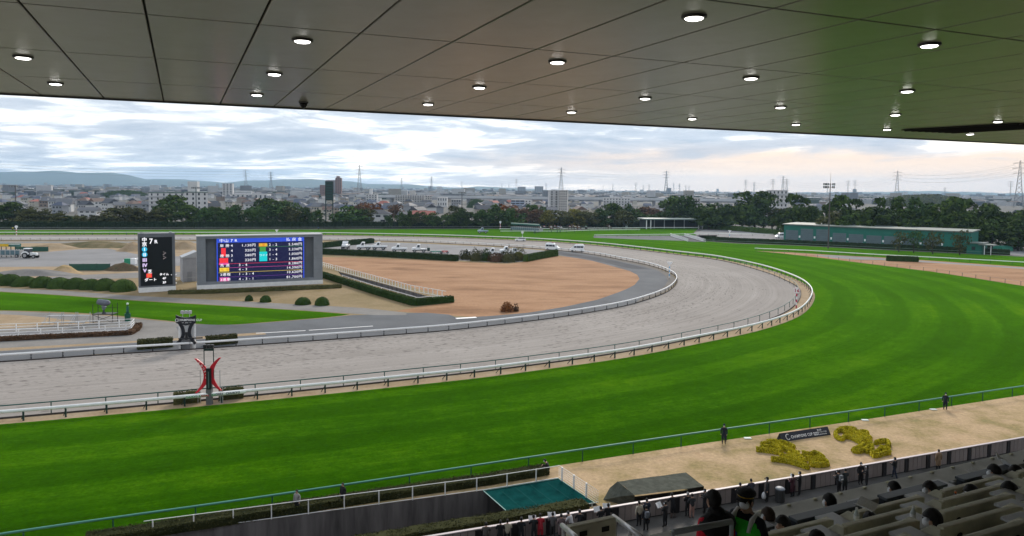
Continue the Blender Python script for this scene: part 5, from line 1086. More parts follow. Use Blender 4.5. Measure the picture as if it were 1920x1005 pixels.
for n, (x, yt, h) in enumerate(PY):
    hor = HOR + (x - 960) * math.tan(ROLL); d = max(600., (h - EYE) * FPX / max(hor - yt, 1.5)); p = D(x, 350, d)
    rel = 'tallest pylon' if yt < 310 else 'tall pylon' if yt < 325 else 'middling pylon' if yt < 340 else 'tiny far pylon'
    zone = 'over the left hills' if x < 600 else 'beside the brick tower' if x < 700 else 'between lamp tower and centre flats' if x < 1030 else 'behind the tall centre flats' if x < 1060 else 'on the skyline above the shelter' if x < 1300 else 'above the right tree line'
    k = sum(1 for q in PY[:n] if (lambda X: 'over the left hills' if X < 600 else 'beside the brick tower' if X < 700 else 'between lamp tower and centre flats' if X < 1030 else 'behind the tall centre flats' if X < 1060 else 'on the skyline above the shelter' if X < 1300 else 'above the right tree line')(q[0]) == zone)
    t = thing('pylon', f'{rel} {zone}, {ORD[k]} from left', 'pylon', (p.x, p.y, 0), R(rnd.uniform(-20, 20)) - math.atan2(p.x, p.y), 'power line pylons'); s_ = h / 70.; t.scale = (s_, s_, s_)
    far_p = d > 2200; slim = .45 if x in (1590, 1603, 1895) else 1.
    o = link('lattice', PBODYF if far_p else PBODY, t); o.scale = (slim, slim, 1)
    for a in (PARMSF if far_p else PARMS): link('cross_arm', a, t)
    pyl_pos.append((x, p, h))
def wire(a, b, za, zb, sag, r, label, n=14, off=8.):
    A, B = Vector((a[0], a[1], za)), Vector((b[0], b[1], zb)); t = (B - A); s_ = Vector((-t.y, t.x, 0)).normalized() * off
    th = thing('power_line', label, 'power line', A)
    for sgn in (-1, 1):
        for k in range(3):
            dz = -k * 7.; pts = [(A.lerp(B, i / n) + s_ * sgn + Vector((0, 0, dz - sag * 4 * (i / n) * (1 - i / n)))) - A for i in range(n + 1)]
            MB().tube(pts, r, 3).build('cable', M_PYL, th)
PP = {x: (p, h) for x, p, h in pyl_pos}
for a, b_, lab in ((461, 508, 'over the left hills'), (508, 674, 'left of the lattice pylon by the brick tower'), (674, 809, 'right of the lattice pylon by the brick tower'), (809, 866, 'over the viaduct'), (866, 1052, 'left of the centre flats'), (1052, 1249, 'right of the centre flats'), (1398, 1449, 'left of the right flats'), (1475, 1590, 'across the gap behind the floodlight'), (1603, 1682, 'right of the floodlight'), (1682, 1911, 'towards the right edge pylon')):
    (p, h), (q, h2) = PP[a], PP[b_]; wire(p, q, h * .9, h2 * .9, 9, .10, f'power cables {lab}')
p, h = PP[461]; wire((-1500, 1500), p, 92, h * .9, 14, .12, 'power cables rising to the left edge of the sky')

# ------------------------------------------------------------------ haze
def haze():
    m = bpy.data.materials.new('haze'); m.use_nodes = True; t = m.node_tree; t.nodes.clear(); o = t.nodes.new('ShaderNodeOutputMaterial'); v = t.nodes.new('ShaderNodeVolumePrincipled')
    v.inputs['Color'].default_value = (.48, .73, 1., 1); v.inputs['Density'].default_value = 7.5e-5; v.inputs['Anisotropy'].default_value = .35
    t.links.new(v.outputs[0], o.inputs['Volume'])
    b = MB().box(-11500, 11500, -600, 10600, -7, 225); ob = b.build('haze', m); ob['kind'] = 'stuff'; ob['label'] = 'thin bluish haze over the far town and hills'; ob['category'] = 'haze'
haze()
# ------------------------------------------------------------------ buildings and masts of the course
M_SHG = mat('shed_green', (.010, .14, .105), .55, .12, .3); M_DOOR = mat('roller_door', (.10, .145, .16), .5, .12, .4); M_SHR = mat('shed_roof_pale', (.13, .16, .145), .6)
a, rz, Wd = face_frame((1469, 453.5), (1819, 474.5))
sd_ = thing('green_shed', 'long teal green machinery shed with nine grey roller doors', 'shed', a, rz); Hs = 7.4
MB().box(0, Wd, 0, 14, 0, Hs).build('wall', M_SHG, sd_); MB().add([(-.5, -.7, Hs + .05), (Wd + .5, -.7, Hs + .05), (Wd + .5, 14.5, Hs + .35), (-.5, 14.5, Hs + .35), (-.5, -.7, Hs + .5), (Wd + .5, -.7, Hs + .5), (Wd + .5, 14.5, Hs + .8), (-.5, 14.5, Hs + .8)], [(3, 2, 1, 0), (4, 5, 6, 7), (0, 1, 5, 4), (1, 2, 6, 5), (2, 3, 7, 6), (3, 0, 4, 7)]).build('roof', M_SHR, sd_)
for i, (x0, x1, yt) in enumerate([(1473, 1496, 431.5), (1501, 1524, 429), (1530, 1555, 430), (1561, 1586, 437), (1591, 1618, 439), (1624, 1652, 441.5), (1657, 1686, 443), (1692, 1722, 446), (1730, 1762, 448)]):
    A, B = G(x0, 453.5 + (x0 - 1469) * .06), G(x1, 453.5 + (x1 - 1469) * .06); f0 = (A - a).length; f1 = (B - a).length; k = (453.5 + ((x0 + x1) / 2 - 1469) * .06); hd_ = (k - yt) / (k - (HOR + (x0 - 960) * .0105)) * EYE
    dr = MB().box(f0, f1, -.12, -.01, 0, hd_).build('roller_door', M_DOOR, sd_)
    for j in range(1, 7): MB().box(f0 + .05, f1 - .05, -.15, -.121, hd_ * j / 7 - .03, hd_ * j / 7 + .03).build('slat', mat('door_slat', (.06, .09, .10), .5), dr)
    MB().box(f1 + .35, f1 + .95, -.1, -.005, 2.2, 3.1).build('sign_plate', M_WHITE, sd_)
a2, rz2, W2 = face_frame((1812, 475), (1859, 478)); an = thing('shed_annex', 'low green annex with a porch at the right end of the shed', 'shed', a2, rz2)
MB().box(0, W2 * .62, 0, 7, 0, 3.7).build('wall', M_SHG, an); MB().box(-.4, W2 * .68, -.6, 7.4, 3.72, 4.05).build('roof', M_SHR, an); MB().box(W2 * .5, W2 + .4, -1.5, 5, 3.35, 3.65).build('porch_roof', M_SHR, an)
for x in (W2 * .75, W2): MB().box(x - .1, x + .1, -1.3, -1.1, 0, 3.35).build('porch_post', M_WHITE, an)
MB().box(W2 * .2, W2 * .35, -.06, -.005, 1.4, 2.6).build('window', M_GLASS, an)
tp = thing('green_tarpaulin_stack', 'stack of goods under a green tarpaulin at the far right', 'tarpaulin', G(1880, 470), R(20)); b = MB(); b.prism([(-2, 0), (2, 0), (1.7, 1.5), (.8, 1.9), (-1.2, 1.8), (-1.8, 1.3)], -3, 3); b.build('tarpaulin', mat('tarp_green', (.03, .22, .15), .6, .2, 2), tp)
a3, rz3, W3 = face_frame((1212, 429.5), (1317, 429.5)); os_ = thing('open_shelter', 'long open fronted shelter with flat roof and white posts', 'shelter', a3, rz3)
Hh = 5.2; MB().box(-1.5, W3 + 1.5, -1., 11, Hh, Hh + .7).build('roof', mat('shelter_roof', (.22, .27, .26), .6), os_); MB().box(0, W3, 10.5, 10.8, 0, Hh).build('back_wall', mat('shelter_back', (.03, .035, .04), .8), os_)
for s_ in (0, 1): MB().box(s_ * (W3 - .3), s_ * (W3 - .3) + .3, 2, 10.4, 0, Hh - .01).build('side_wall', _mats['shelter_back'], os_)
for i in range(8):
    x = (0, W3 * .075, W3 * .93, W3)[i] if i < 4 else W3 * (.2 + .18 * (i - 4)); MB().box(x - .22, x + .22, -.25 if i < 4 else 5., .2 if i < 4 else 5.4, 0, Hh - .005).build('post', M_WHITE if i < 4 else M_STEEL, os_)
MB().box(.4, W3 - .4, 5.1, 5.2, 1., 1.15).build('bench_rail', mat('bench_brown', (.12, .06, .04), .7), os_)
gz = thing('gazebo', 'small green pavilion with pyramid roof left of the open shelter', 'pavilion', G(1178, 428.5), 0); b = MB(); b.add([(-3, -2.6, 4.), (3.6, -2.6, 4.), (3.6, 2.6, 4.), (-3, 2.6, 4.), (.3, 0, 5.7)], [(0, 1, 4), (1, 2, 4), (2, 3, 4), (3, 0, 4), (3, 2, 1, 0)]); b.build('roof', mat('pavilion_green', (.02, .09, .065), .6), gz); MB().box(-1.6, -.5, -.5, .6, 0, 4.).build('booth', mat('booth_white', (.45, .5, .48), .6), gz)
for x in (2.6,): MB().box(x - .1, x + .1, -1.5, -1.3, 0, 4.).build('post', M_DKG, gz)
def mast(px, ytop, label, heads, r=.28, rod=0., m=None, depth=None):
    p = G(*px); d = p.y if depth is None else depth; p = Vector((D(px[0], 400, d).x, d, 0)); h = D(px[0], ytop, d).z
    m = m or mat('mast_brown', (.09, .075, .07), .6); t = thing('floodlight_mast', label, 'mast', p, -math.atan2(p.x, p.y))
    MB().cyl((0, 0, 0), (0, 0, h), r, r * .55, 10).build('pole', m, t)
    if rod: MB().cyl((0, 0, h), (0, 0, h + rod), .06, .03, 5).build('lightning_rod', m, t)
    for i, (x, z) in enumerate(heads):
        MB().tube([(0, 0, h - z), (x, 0, h - z)], .08, 5).build('arm', m, t)
        o = MB().box(-.5, .5, -.45, .3, -.4, .4).build('lamp_head', M_BLACK, t); o.location = (x, -.1, h - z); MB().cyl((0, -.46, 0), (0, -.5, 0), .34, n=12).build('lens', M_STEEL, o)
    return t
mast((1555, 466), 343.5, 'tall floodlight mast with two rows of lamps before the green shed', [(-2., .4), (-1., .4), (1.2, .4), (-2., 1.5), (-1., 1.5), (1.1, 1.5)], .27, 4.)
mast((30, 425), 348.5, 'brown lamp mast with three heads at the far left', [(-1.9, .2), (-.9, .2), (1.4, .2)], .3, .5, None, 365)
mast((368, 425), 351.5, 'slim dark lamp mast before the white flats', [(-1.7, .2), (-.8, .2), (1.2, .2)], .3, .5, M_DKG, 372)
mast((866, 425), 360.5, 'dark lamp mast left of the starting gate', [(-1.6, .2), (-.7, .2), (.9, .2), (1.7, .2)], .3, 0, M_BLACK, 392)
# green observation and lamp tower
d = 388.; p = D(617, 400, d); lt = thing('lamp_tower', 'dark green steel tower with a tall louvred lamp panel', 'tower', (p.x, d, 0), R(8))
zt, zp = D(617, 341, d).z, D(617, 376, d).z
for x in (-1.9, 1.9):
    for y in (0, 2.6): MB().box(x - .16, x + .16, y - .16, y + .16, 0, zt).build('leg', M_DKG, lt)
MB().box(-1.74, 1.74, -.05, .25, zp, zt).build('lamp_panel', mat('tower_green', (.012, .05, .045), .6), lt)
for i in range(7): MB().box(-1.5, 1.5, -.16, -.051, zp + (zt - zp) * (i + .15) / 7, zp + (zt - zp) * (i + .42) / 7).build('lamp_row', M_BLACK, lt)
n = 6
for i in range(n):
    z0, z1 = zp * i / n, zp * (i + 1) / n
    for s_ in (-1, 1): MB().tube([(-1.9 * s_, 0, z0), (1.9 * s_, 0, z1)], .07, 4).build('cross_brace', M_DKG, lt)
MB().box(-2.1, 2.1, -.3, 3., zt, zt + .3).build('cap', M_DKG, lt)
# ------------------------------------------------------------------ vehicles
M_TYRE = mat('tyre', (.015, .015, .016), .9); M_RIM = mat('rim', (.35, .35, .36), .4, metal=.5); M_VW = mat('vehicle_white', (.78, .79, .80), .3, coat=.4); M_CHAS = mat('chassis', (.02, .02, .025), .7); M_LIGHT = mat('headlight', (.8, .8, .78), .2); M_TAIL = mat('tail_red', (.4, .02, .02), .3)
def wheel(parent, x, y, r, w):
    s_ = 1 if y > 0 else -1
    o = MB().cyl((0, -w / 2, 0), (0, w / 2, 0), r, n=18).build('tyre', M_TYRE, parent); o.location = (x, y, r); MB().cyl((0, s_ * w * .5, 0), (0, s_ * (w * .5 + .02), 0), r * .6, n=14).build('rim', M_RIM, o)
def loft(sections, m=0):
    """closed body from cross sections (x, half width bottom, half width top, z0, z1)"""
    b = MB(); vs = []
    for x, w0, w1, z0, z1 in sections: vs += [(x, -w0, z0), (x, w0, z0), (x, w1, z1 - .08), (x, w1 - .1, z1), (x, -w1 + .1, z1), (x, -w1, z1 - .08)]
    n = 6; k = len(sections)
    return b.add(vs, [(i * n + j, i * n + (j + 1) % n, (i + 1) * n + (j + 1) % n, (i + 1) * n + j) for i in range(k - 1) for j in range(n)] + [tuple(range(n - 1, -1, -1)), tuple(range((k - 1) * n, k * n))], m)
def truck(px, rz, label, load='flat', sc=1.):
    t = thing('utility_truck', label, 'truck', G(*px), rz, 'white trucks in the yard'); t.scale = (sc,) * 3
    MB().box(-2.5, 2.3, -.55, .55, .6, .95).build('chassis', M_CHAS, t)
    for x in (-1.5, 1.5):
        for y in (-.95, .95): wheel(t, x, y, .52, .34)
    loft([(1.0, 1.02, 1.02, .95, 1.75), (1.5, 1.02, 1.0, .95, 1.75), (2.3, .98, .85, .95, 1.62), (2.45, .9, .8, 1., 1.5)]).build('bonnet', M_VW, t)
    cab = loft([(-.35, 1.05, .95, .95, 2.75), (.6, 1.05, .93, .95, 2.78), (1.02, 1.05, .82, .95, 2.1), (1.06, 1.05, .8, .95, 1.75)]).build('cab', M_VW, t)
    for s_ in (-1, 1): MB().add([(-.15, s_ * 1.06, 1.75), (.75, s_ * 1.06, 1.75), (.5, s_ * .985, 2.55), (-.15, s_ * .985, 2.55)], [(0, 1, 2, 3)]).build('side_window', M_GLASS, cab)
    MB().add([(1.07, -.85, 1.8), (1.07, .85, 1.8), (.72, .8, 2.6), (.72, -.8, 2.6)], [(0, 1, 2, 3)]).build('windscreen', M_GLASS, cab); MB().add([(-.365, -.8, 1.9), (-.365, .8, 1.9), (-.365, .75, 2.5), (-.365, -.75, 2.5)], [(0, 3, 2, 1)]).build('rear_window', M_GLASS, cab)
    for s_ in (-1, 1): MB().cyl((2.44, s_ * .65, 1.3), (2.5, s_ * .65, 1.3), .13, n=10).build('headlight', M_LIGHT, t)
    if load == 'flat':
        MB().box(-2.7, -.45, -1.05, 1.05, 1.0, 1.12).build('bed', M_VW, t)
        for y in (-1.05, 1.0): MB().box(-2.7, -.45, y, y + .05, 1.12, 1.55).build('side_board', M_VW, t)
        MB().box(-2.72, -2.67, -1., 1., 1.12, 1.5).build('tail_board', M_VW, t)
    else:
        MB().box(-2.6, -.5, -1., 1., 1.0, 1.25).build('bed', M_VW, t); MB().box(-3.6, -2.7, -1.1, 1.1, .5, 1.6).build('implement', M_DKG, t); MB().tube([(-2., 0, 1.2), (-3., 0, 2.2), (-3.4, 0, 1.4)], .1, 5).build('lift_arm', M_STEEL, t)
    return t
truck((648, 466.5), R(-88), 'white truck facing the stand at the left of the yard'); truck((682, 468.5), R(185), 'white flatbed truck, second from left in the yard'); truck((711, 468.3), R(184), 'white truck with dark underbody, third from left in the yard'); truck((748, 472.5), R(185), 'low white flatbed truck, fourth from left in the yard'); truck((786, 473), R(186), 'white truck carrying a dark rear implement in the yard', 'impl')
def van(px, rz, label, roof_='high'):
    t = thing('van', label, 'van', G(*px), rz, 'white vans on the dirt track')
    b = loft([(-2.55, .88, .8, .35, 1.9), (-2.45, .92, .84, .32, 2.25), (.9, .92, .84, .32, 2.28), (1.55, .92, .80, .32, 1.75), (2.1, .92, .82, .35, 1.2), (2.55, .85, .75, .42, 1.0)]).build('body', M_VW, t)
    loft([(-2.3, .7, .6, 2.27, 2.45), (-2., .75, .6, 2.27, 2.6), (.4, .75, .6, 2.27, 2.6), (.85, .7, .55, 2.27, 2.4)]).build('high_roof', M_VW, t)
    for s_ in (-1, 1):
        for x0, x1 in ((-2.2, -1.2), (-1.12, .1), (.2, 1.1)): MB().add([(x0, s_ * .90, 1.35), (x1, s_ * .90, 1.35), (x1 - (.15 if x1 > 1 else 0), s_ * .865, 1.98), (x0, s_ * .865, 1.98)], [(0, 1, 2, 3)]).build('side_window', M_GLASS, b)
    MB().add([(1.62, -.78, 1.72), (1.62, .78, 1.72), (1.05, .76, 2.2), (1.05, -.76, 2.2)], [(0, 1, 2, 3)]).build('windscreen', M_GLASS, b); MB().add([(-2.56, -.7, 1.4), (-2.56, .7, 1.4), (-2.53, .66, 1.88), (-2.53, -.66, 1.88)], [(0, 3, 2, 1)]).build('rear_window', M_GLASS, b)
    for s_ in (-1, 1): MB().box(2.5, 2.57, s_ * .6 - .16, s_ * .6 + .16, .75, .92).build('headlight', M_LIGHT, t); MB().box(-2.585, -2.555, s_ * .78 - .07, s_ * .78 + .07, .9, 1.35).build('tail_light', M_TAIL, t)
    for x in (-1.6, 1.65):
        for y in (-.82, .82): wheel(t, x, y, .34, .22)
    MB().box(-.3, .3, -.14, .14, 2.6, 2.72).build('beacon', M_TAIL, t); return t
van((1036, 469), R(-20), 'white high-roofed van nearer the yard hedge on the dirt'); van((1082, 471.5), R(172), 'white high-roofed van with red beacon behind the inner rail')
def car(px, rz, label, colm, w=4.5):
    t = thing('car', label, 'car', G(*px), rz); b = loft([(-2.25, .8, .74, .4, .95), (-2.15, .86, .82, .3, 1.02), (1.1, .86, .82, .3, .98), (2.1, .84, .76, .32, .82), (2.25, .75, .68, .4, .7)]).build('body', colm, t)
    loft([(-2.05, .76, .6, 1.0, 1.25), (-1.6, .78, .64, .98, 1.5), (.2, .78, .64, .98, 1.52), (1.15, .76, .6, .98, 1.05)]).build('cabin', M_GLASS, b); loft([(-1.65, .66, .62, 1.49, 1.54), (.1, .66, .62, 1.5, 1.56)]).build('roof', colm, b)
    for x in (-1.35, 1.4):
        for y in (-.78, .78): wheel(t, x, y, .32, .2)
    for s_ in (-1, 1): MB().box(2.2, 2.27, s_ * .55 - .15, s_ * .55 + .15, .6, .74).build('headlight', M_LIGHT, t); MB().box(-2.27, -2.22, s_ * .6 - .14, s_ * .6 + .14, .78, .92).build('tail_light', M_TAIL, t)
    return t
car((975.5, 452), R(182), 'white estate car on the far dirt straight', M_VW)
t = truck((905, 437.5), R(182), 'pale blue-grey pickup on the far turf'); t['group'] = ''; del t['group']
m_ = mat('pickup_blue', (.36, .46, .55), .35)
for c in t.children:
    if c.name.startswith(('cab', 'bonnet', 'bed', 'side_board', 'tail_board')): c.data.materials[0] = m_
van((1463, 446.5), R(200), 'small blue and white van at the left end of the shed')['group'] = 'vehicles by the shed'
wc = thing('white_container', 'long low white container before the shed doors', 'container', G(1487, 452), R(-6)); MB().bbox(-3.6, 3.6, -1, 1, .15, 1.5, .08).build('box', M_VW, wc)
for x in (-2.4, 2.4): MB().box(x - .3, x + .3, -.8, .8, 0, .15).build('foot', M_CHAS, wc)
# tractor and the starting gates
def tractor(px, rz, label):
    t = thing('tractor', label, 'tractor', G(*px), rz); b = loft([(.1, .45, .45, .8, 1.75), (1.9, .45, .42, .8, 1.6), (2.1, .4, .35, .85, 1.45)]).build('bonnet', M_VW, t)
    c = loft([(-1.4, .75, .65, .9, 2.75), (-.1, .8, .7, .9, 2.8), (.15, .8, .68, .9, 2.7)]).build('cab', M_GLASS, t); loft([(-1.5, .8, .7, 2.76, 2.95), (.25, .8, .7, 2.76, 2.95)]).build('roof', M_VW, c)
    for y in (-.8, .8):
        wheel(t, -.9, y * 1.15, .85, .5); wheel(t, 1.5, y, .55, .36); b = MB(); b.tube([(-.9 + 1.0 * math.cos(a), y * 1.15, .85 + 1.0 * math.sin(a)) for a in [R(20 + 20 * i) for i in range(8)]], .26, prof=[(-1, -.15), (1, -.15), (1, .15), (-1, .15)], up=(0, 1, 0)); b.build('mudguard', M_VW, t)
    MB().tube([(1.2, .3, 1.6), (1.2, .3, 2.4)], .05, 6).build('exhaust', M_CHAS, t); return t
tractor((57, 484), R(0), 'white tractor in the gravel works yard')
def gate(px, rz, stalls, label, hgt=3.2, pitch=1.35):
    t = thing('starting_gate', label, 'starting gate', G(*px), rz); n = stalls; w = n * pitch
    MB().box(-w / 2, w / 2, -.4, .4, hgt, hgt + .9).build('header', mat('gate_green', (.03, .13, .11), .5), t); MB().box(-w / 2, w / 2, -.43, -.402, hgt + .55, hgt + .8).build('header_stripe', mat('gate_stripe', (.55, .6, .55), .5), t)
    MB().box(-w / 2, w / 2, 1.9, 2.5, .9, 1.2).build('rear_beam', M_STEEL, t)
    for i in range(n + 1):
        x = -w / 2 + i * pitch; MB().box(x - .09, x + .09, -.5, 2.6, .5, 2.2).build('partition', M_STEEL, t); MB().box(x - .06, x + .06, -.1, .1, .0, hgt).build('upright', M_DKG, t)
        if i < n: MB().box(x + .15, x + pitch - .15, -.55, -.48, .8, 2.1).build('stall_door', mat('gate_door', (.10, .17, .20), .5), t)
    for x in (-w / 2 + .5, w / 2 - .5): wheel(t, x, -1., .5, .3)
    return t
gate((12, 482.5), R(4), 6, 'green starting gate parked in the works yard at the left edge'); gate((985, 434.5), R(-42), 14, 'long green starting gate standing on the far turf', 3.4, 1.35)
yb = MB().box(-1.1, 1.1, -.05, .05, 0, .7)
for i, (x, w) in enumerate(((4.5, 1.1), (12.5, 1.1))): o = yb.build('yellow_board', mat('gate_yellow', (.7, .45, .02), .5)); o.location = G(x, 482.5) + Vector((0, -.7, 3.3)); tag(o, f'{"left" if i == 0 else "right"} yellow number board on the parked starting gate', 'board')
# mowers, harrows and mixed gear in the truck yard
def implement(px, rz, label, col, w=2.4, name='harrow'):
    t = thing(name, label, 'machine', G(*px), rz); m = mat('impl_' + name + label[:6].strip(), col, .5)
    MB().box(-w / 2, w / 2, -.1, .1, .7, .9).build('beam', m, t); MB().box(-w / 2, w / 2, 1., 1.15, .5, .65).build('beam', m, t)
    for i in range(5): MB().box(-w / 2 + i * w / 4 - .04, -w / 2 + i * w / 4 + .04, 0, 1.1, .1, .8).build('tine', m, t)
    for y in (-.3,): wheel(t, -w / 2, y, .35, .2); wheel(t, w / 2, y, .35, .2)
    MB().tube([(0, -1.2, .5), (0, 0, .8), (0, 0, 1.5)], .06, 5).build('drawbar', m, t); return t
implement((817, 475.5), R(0), 'green harrow behind the yard hedge', (.06, .25, .2), 3.4); implement((834, 475), R(0), 'red frame implement behind the yard hedge', (.5, .05, .05), 2.0, 'red_frame')
for i, (x, y, l, lab) in enumerate(((878, 485, 3., 'left'), (925, 480, 4.2, 'middle'), (950, 476.5, 4.6, 'back'), (966, 480, 3.6, 'right'))):
    t = truck((x, y), R(170 + 10 * i), f'white machine carrier among the untrimmed shrubs, {lab}', 'flat', .95); t['group'] = 'machines among the shrubs'
for i, (x, y, h) in enumerate(((954, 483, 4.6), (981, 477, 3.4))):
    o = MB().cyl((0, 0, 0), (0, 0, h), .06, .05, 6).build('pole', M_BLACK); o.location = G(x, y); tag(o, f'{"tall" if i == 0 else "shorter hooked"} thin black pole among the yard machines', 'pole')
# works yard: boards, heaps, small container
def heap(px, w, l, h, label, m, seed, rz=0.):
    b = MB(); n, k = 26, 9; vs = []
    for i in range(k):
        f = i / (k - 1)
        for j in range(n):
            a = 2 * math.pi * j / n; r = f * (1 + .18 * mnoise.noise(Vector((math.cos(a) * 1.5 + seed, math.sin(a) * 1.5, f)))); z = (math.cos(f * math.pi) * .5 + .5) ** .8 * h * (1 + .25 * mnoise.noise(Vector((math.cos(a) * f * 3 + seed, math.sin(a) * f * 3, 2.))))
            vs.append((math.cos(a) * r * w / 2, math.sin(a) * r * l / 2, z if f < 1 else -.05))
    b.add(vs, [(i * n + j, i * n + (j + 1) % n, (i + 1) * n + (j + 1) % n, (i + 1) * n + j) for i in range(k - 1) for j in range(n)]); me = b.mesh('heap', m, True); me.flip_normals()
    o = link('sand_heap', me, None, G(*px), rz); tag(o, label, 'heap'); return o
M_BANK = plain_ground('grassy_bank', [(.07, .075, .03), (.13, .11, .055), (.22, .17, .10)], .3, 3.)
heap((178, 462.5), 44, 12, 1.8, 'long grassy bank behind the gravel works yard', M_BANK, 1.); heap((250, 470), 12, 9, 2.7, 'tan sand heap left of the black board', M_SAND, 2.); heap((345, 466), 18, 10, 2.6, 'tan sand heap between the two boards', M_SAND, 3.); heap((102, 466), 18, 10, 1.6, 'low tan sand bank behind the tractor', M_SAND, 4.)
heap((60, 515), 26, 7, 1.3, 'grey sand heap before the gravel yard', M_PATH, 5.); heap((122, 512), 9, 6, 1.9, 'brown earth heap before the gravel yard', M_APRON, 6.); heap((232, 507), 11, 4, 2.0, 'heap of brown cut branches by the black board', plain_ground('brush', [(.07, .05, .03), (.13, .095, .06), (.05, .06, .03)], 1.2, 5.), 7.)
def hoard(p0, p1, h, label, m):
    a, rz, W_ = face_frame(p0, p1); t = thing('board_fence', label, 'fence', a, rz); n = max(2, int(W_ / 2.4))
    for i in range(n): MB().box(W_ * i / n + .03, W_ * (i + 1) / n - .03, 0, .08, 0, h).build('panel', m, t)
    for i in range(n + 1): MB().box(W_ * i / n - .05, W_ * i / n + .05, .08, .2, 0, h + .1).build('post', M_DKG, t)
M_HO = mat('hoarding_green', (.02, .085, .06), .6, .15, .6)
hoard((28, 471.5), (90, 471.5), 1.5, 'low green board fence behind the tractor', M_HO); hoard((130, 507.5), (206, 507), 1.7, 'low green board fence before the gravel yard', M_HO)
gb = thing('green_crate', 'small green and white plant crate by the black board', 'crate', G(245, 495), 0)
MB().bbox(-1.5, .2, -.6, .6, 0, 1.5).build('crate', mat('crate_green', (.02, .25, .13), .5), gb); MB().bbox(.25, 1.5, -.6, .6, 0, 1.6).build('crate', M_VW, gb)
rb = thing('ramp_beam', 'white sloping conveyor beam left of the black board', 'beam', G(232, 491), R(55)); b = MB(); b.T = Matrix.Rotation(R(-4), 4, 'Y'); b.box(0, 12, -.4, .4, .1, .5); b.build('beam', M_WHITE, rb)
for x in (1., 11.): MB().box(x - .1, x + .1, -.3, .3, 0, .6 + x * .06).build('leg', M_STEEL, rb)
# ------------------------------------------------------------------ apron: parapet, banner stand, net, canvas, bin
base = gpts([(760, 1049), (1147, 982.5), (1510, 919.5), (1920, 844.5), (2010, 827)]); pq, pln = resample(base, 200)
M_PAN = mat('parapet_panel', (.30, .255, .245), .7, .10, 1.2, objvar=.08); M_PDK = mat('parapet_dark', (.025, .022, .024), .7)
par = thing('parapet_wall', 'long parapet of narrow pinkish panels between lawn and walkway', 'wall', (base[0][0], base[0][1], 0)); o0 = Vector(par.location)
b = MB(); b.tube([Vector((x, y, 1.16)) - o0 for x, y in pq], .1, prof=[(-1, -.35), (1, -.35), (1, .35), (-1, .35)]); b.build('coping', mat('parapet_coping', (.46, .40, .41), .5, .08, 1), par)
b = MB(); b.tube([Vector((x, y, .56)) - o0 for x, y in offset_curve(pq, -.02)], .05, prof=[(-.7, -11.2), (.7, -11.2), (.7, 11.2), (-.7, 11.2)]); b.build('backing', M_PDK, par)
pan = MB().box(-.215, .215, -.075, -.04, .10, 1.08).mesh('panel', M_PAN); pil = MB().box(-.17, .17, -.10, -.04, .0, 1.11).mesh('pilaster', M_PDK)
for i, (x, y, a) in enumerate(walk(pq, .47, .3)):
    if in_view(x, y, 30, 1.): link('pilaster' if i % 5 == 4 else 'panel', pil if i % 5 == 4 else pan, par, Vector((x, y, 0)) - o0, a)
a, rz, Wd = face_frame((1467, 829.5), (1558, 815.8))
bs = thing('banner_stand', 'long low black banner stand lettered CHAMPIONS CUP on the apron lawn', 'banner', a, rz)
b = MB(); b.prism([(0, 0), (.75, 0), (.42, .66)], 0, Wd); b.build('stand', mat('banner_black', (.010, .012, .022), .5), bs)
tl = math.atan2(.66, .42); rot = (tl, 0, 0)
def btext(s_, u, v, size, bold=.008, sx=1., align='LEFT'): return text(s_, u, .66 * v, size, E_LET, bs, .42 * v - .012, align, bold, sx, rot=rot)
btext('CHAMPIONS CUP 2021', Wd * .20, .28, .36, .006, .78); btext('第22回', Wd * .80, .70, .15, .003, 1, 'CENTER'); btext('チャンピオンズカップ G1', Wd * .80, .46, .13, .003, 1, 'CENTER'); btext('CHUKYO RACECOURSE', Wd * .80, .22, .12, .003, 1, 'CENTER')
b = MB(); c0 = Vector((Wd * .14, .42 * .5 - .012, .33)); e2 = Vector((0, .42, .66)).normalized(); b.tube([c0 + Vector((1, 0, 0)) * .2 * math.cos(t) + e2 * .24 * math.sin(t) for t in [R(50) + R(270) * i / 14 for i in range(15)]], .03, 4); b.build('emblem', E_LET, bs)
net = [G(*p, -.03) for p in ((906, 920.5), (1047, 897.6), (1116, 944), (957, 965.5))]
nt_ = thing('pit_net', 'taut teal netting over the head of the underpass', 'net', net[0]); b = MB(); n = 14; vs = []
for i in range(n + 1):
    for j in range(n + 1): q = net[0].lerp(net[1], i / n).lerp(net[3].lerp(net[2], i / n), j / n); vs.append(tuple(q - net[0] + Vector((0, 0, -.22 * math.sin(math.pi * i / n) * math.sin(math.pi * j / n) + .03 * mnoise.noise(q * 1.3)))))
b.add(vs, [(i * (n + 1) + j, (i + 1) * (n + 1) + j, (i + 1) * (n + 1) + j + 1, i * (n + 1) + j + 1) for i in range(n) for j in range(n)]); b.build('netting', mat('teal_net', (.006, .052, .050), 1., .3, 1.2, spec=0.), nt_, True)
for i in range(4): MB().tube([net[i] - net[0] + Vector((0, 0, .03)), net[(i + 1) % 4] - net[0] + Vector((0, 0, .03))], .03, 5).build('edge_cord', mat('cord', (.35, .55, .5), .6), nt_)
for f in (.2, .4, .6, .82): MB().tube([net[0].lerp(net[1], f) - net[0] + Vector((0, 0, -.02 + .0)), net[3].lerp(net[2], f) - net[0] + Vector((0, 0, -.05))], .008, 4).build('cord', mat('net_cord', (.04, .16, .14), .8), nt_)
M_TARP = mat('olive_tarp', (.075, .080, .066), .95, .25, 2.2, .5, 2.5, spec=.05)
ct = thing('canvas_cover', 'low stage under an olive canvas sheet beside the parapet', 'canvas', G(1230, 930)); o1 = Vector(ct.location)
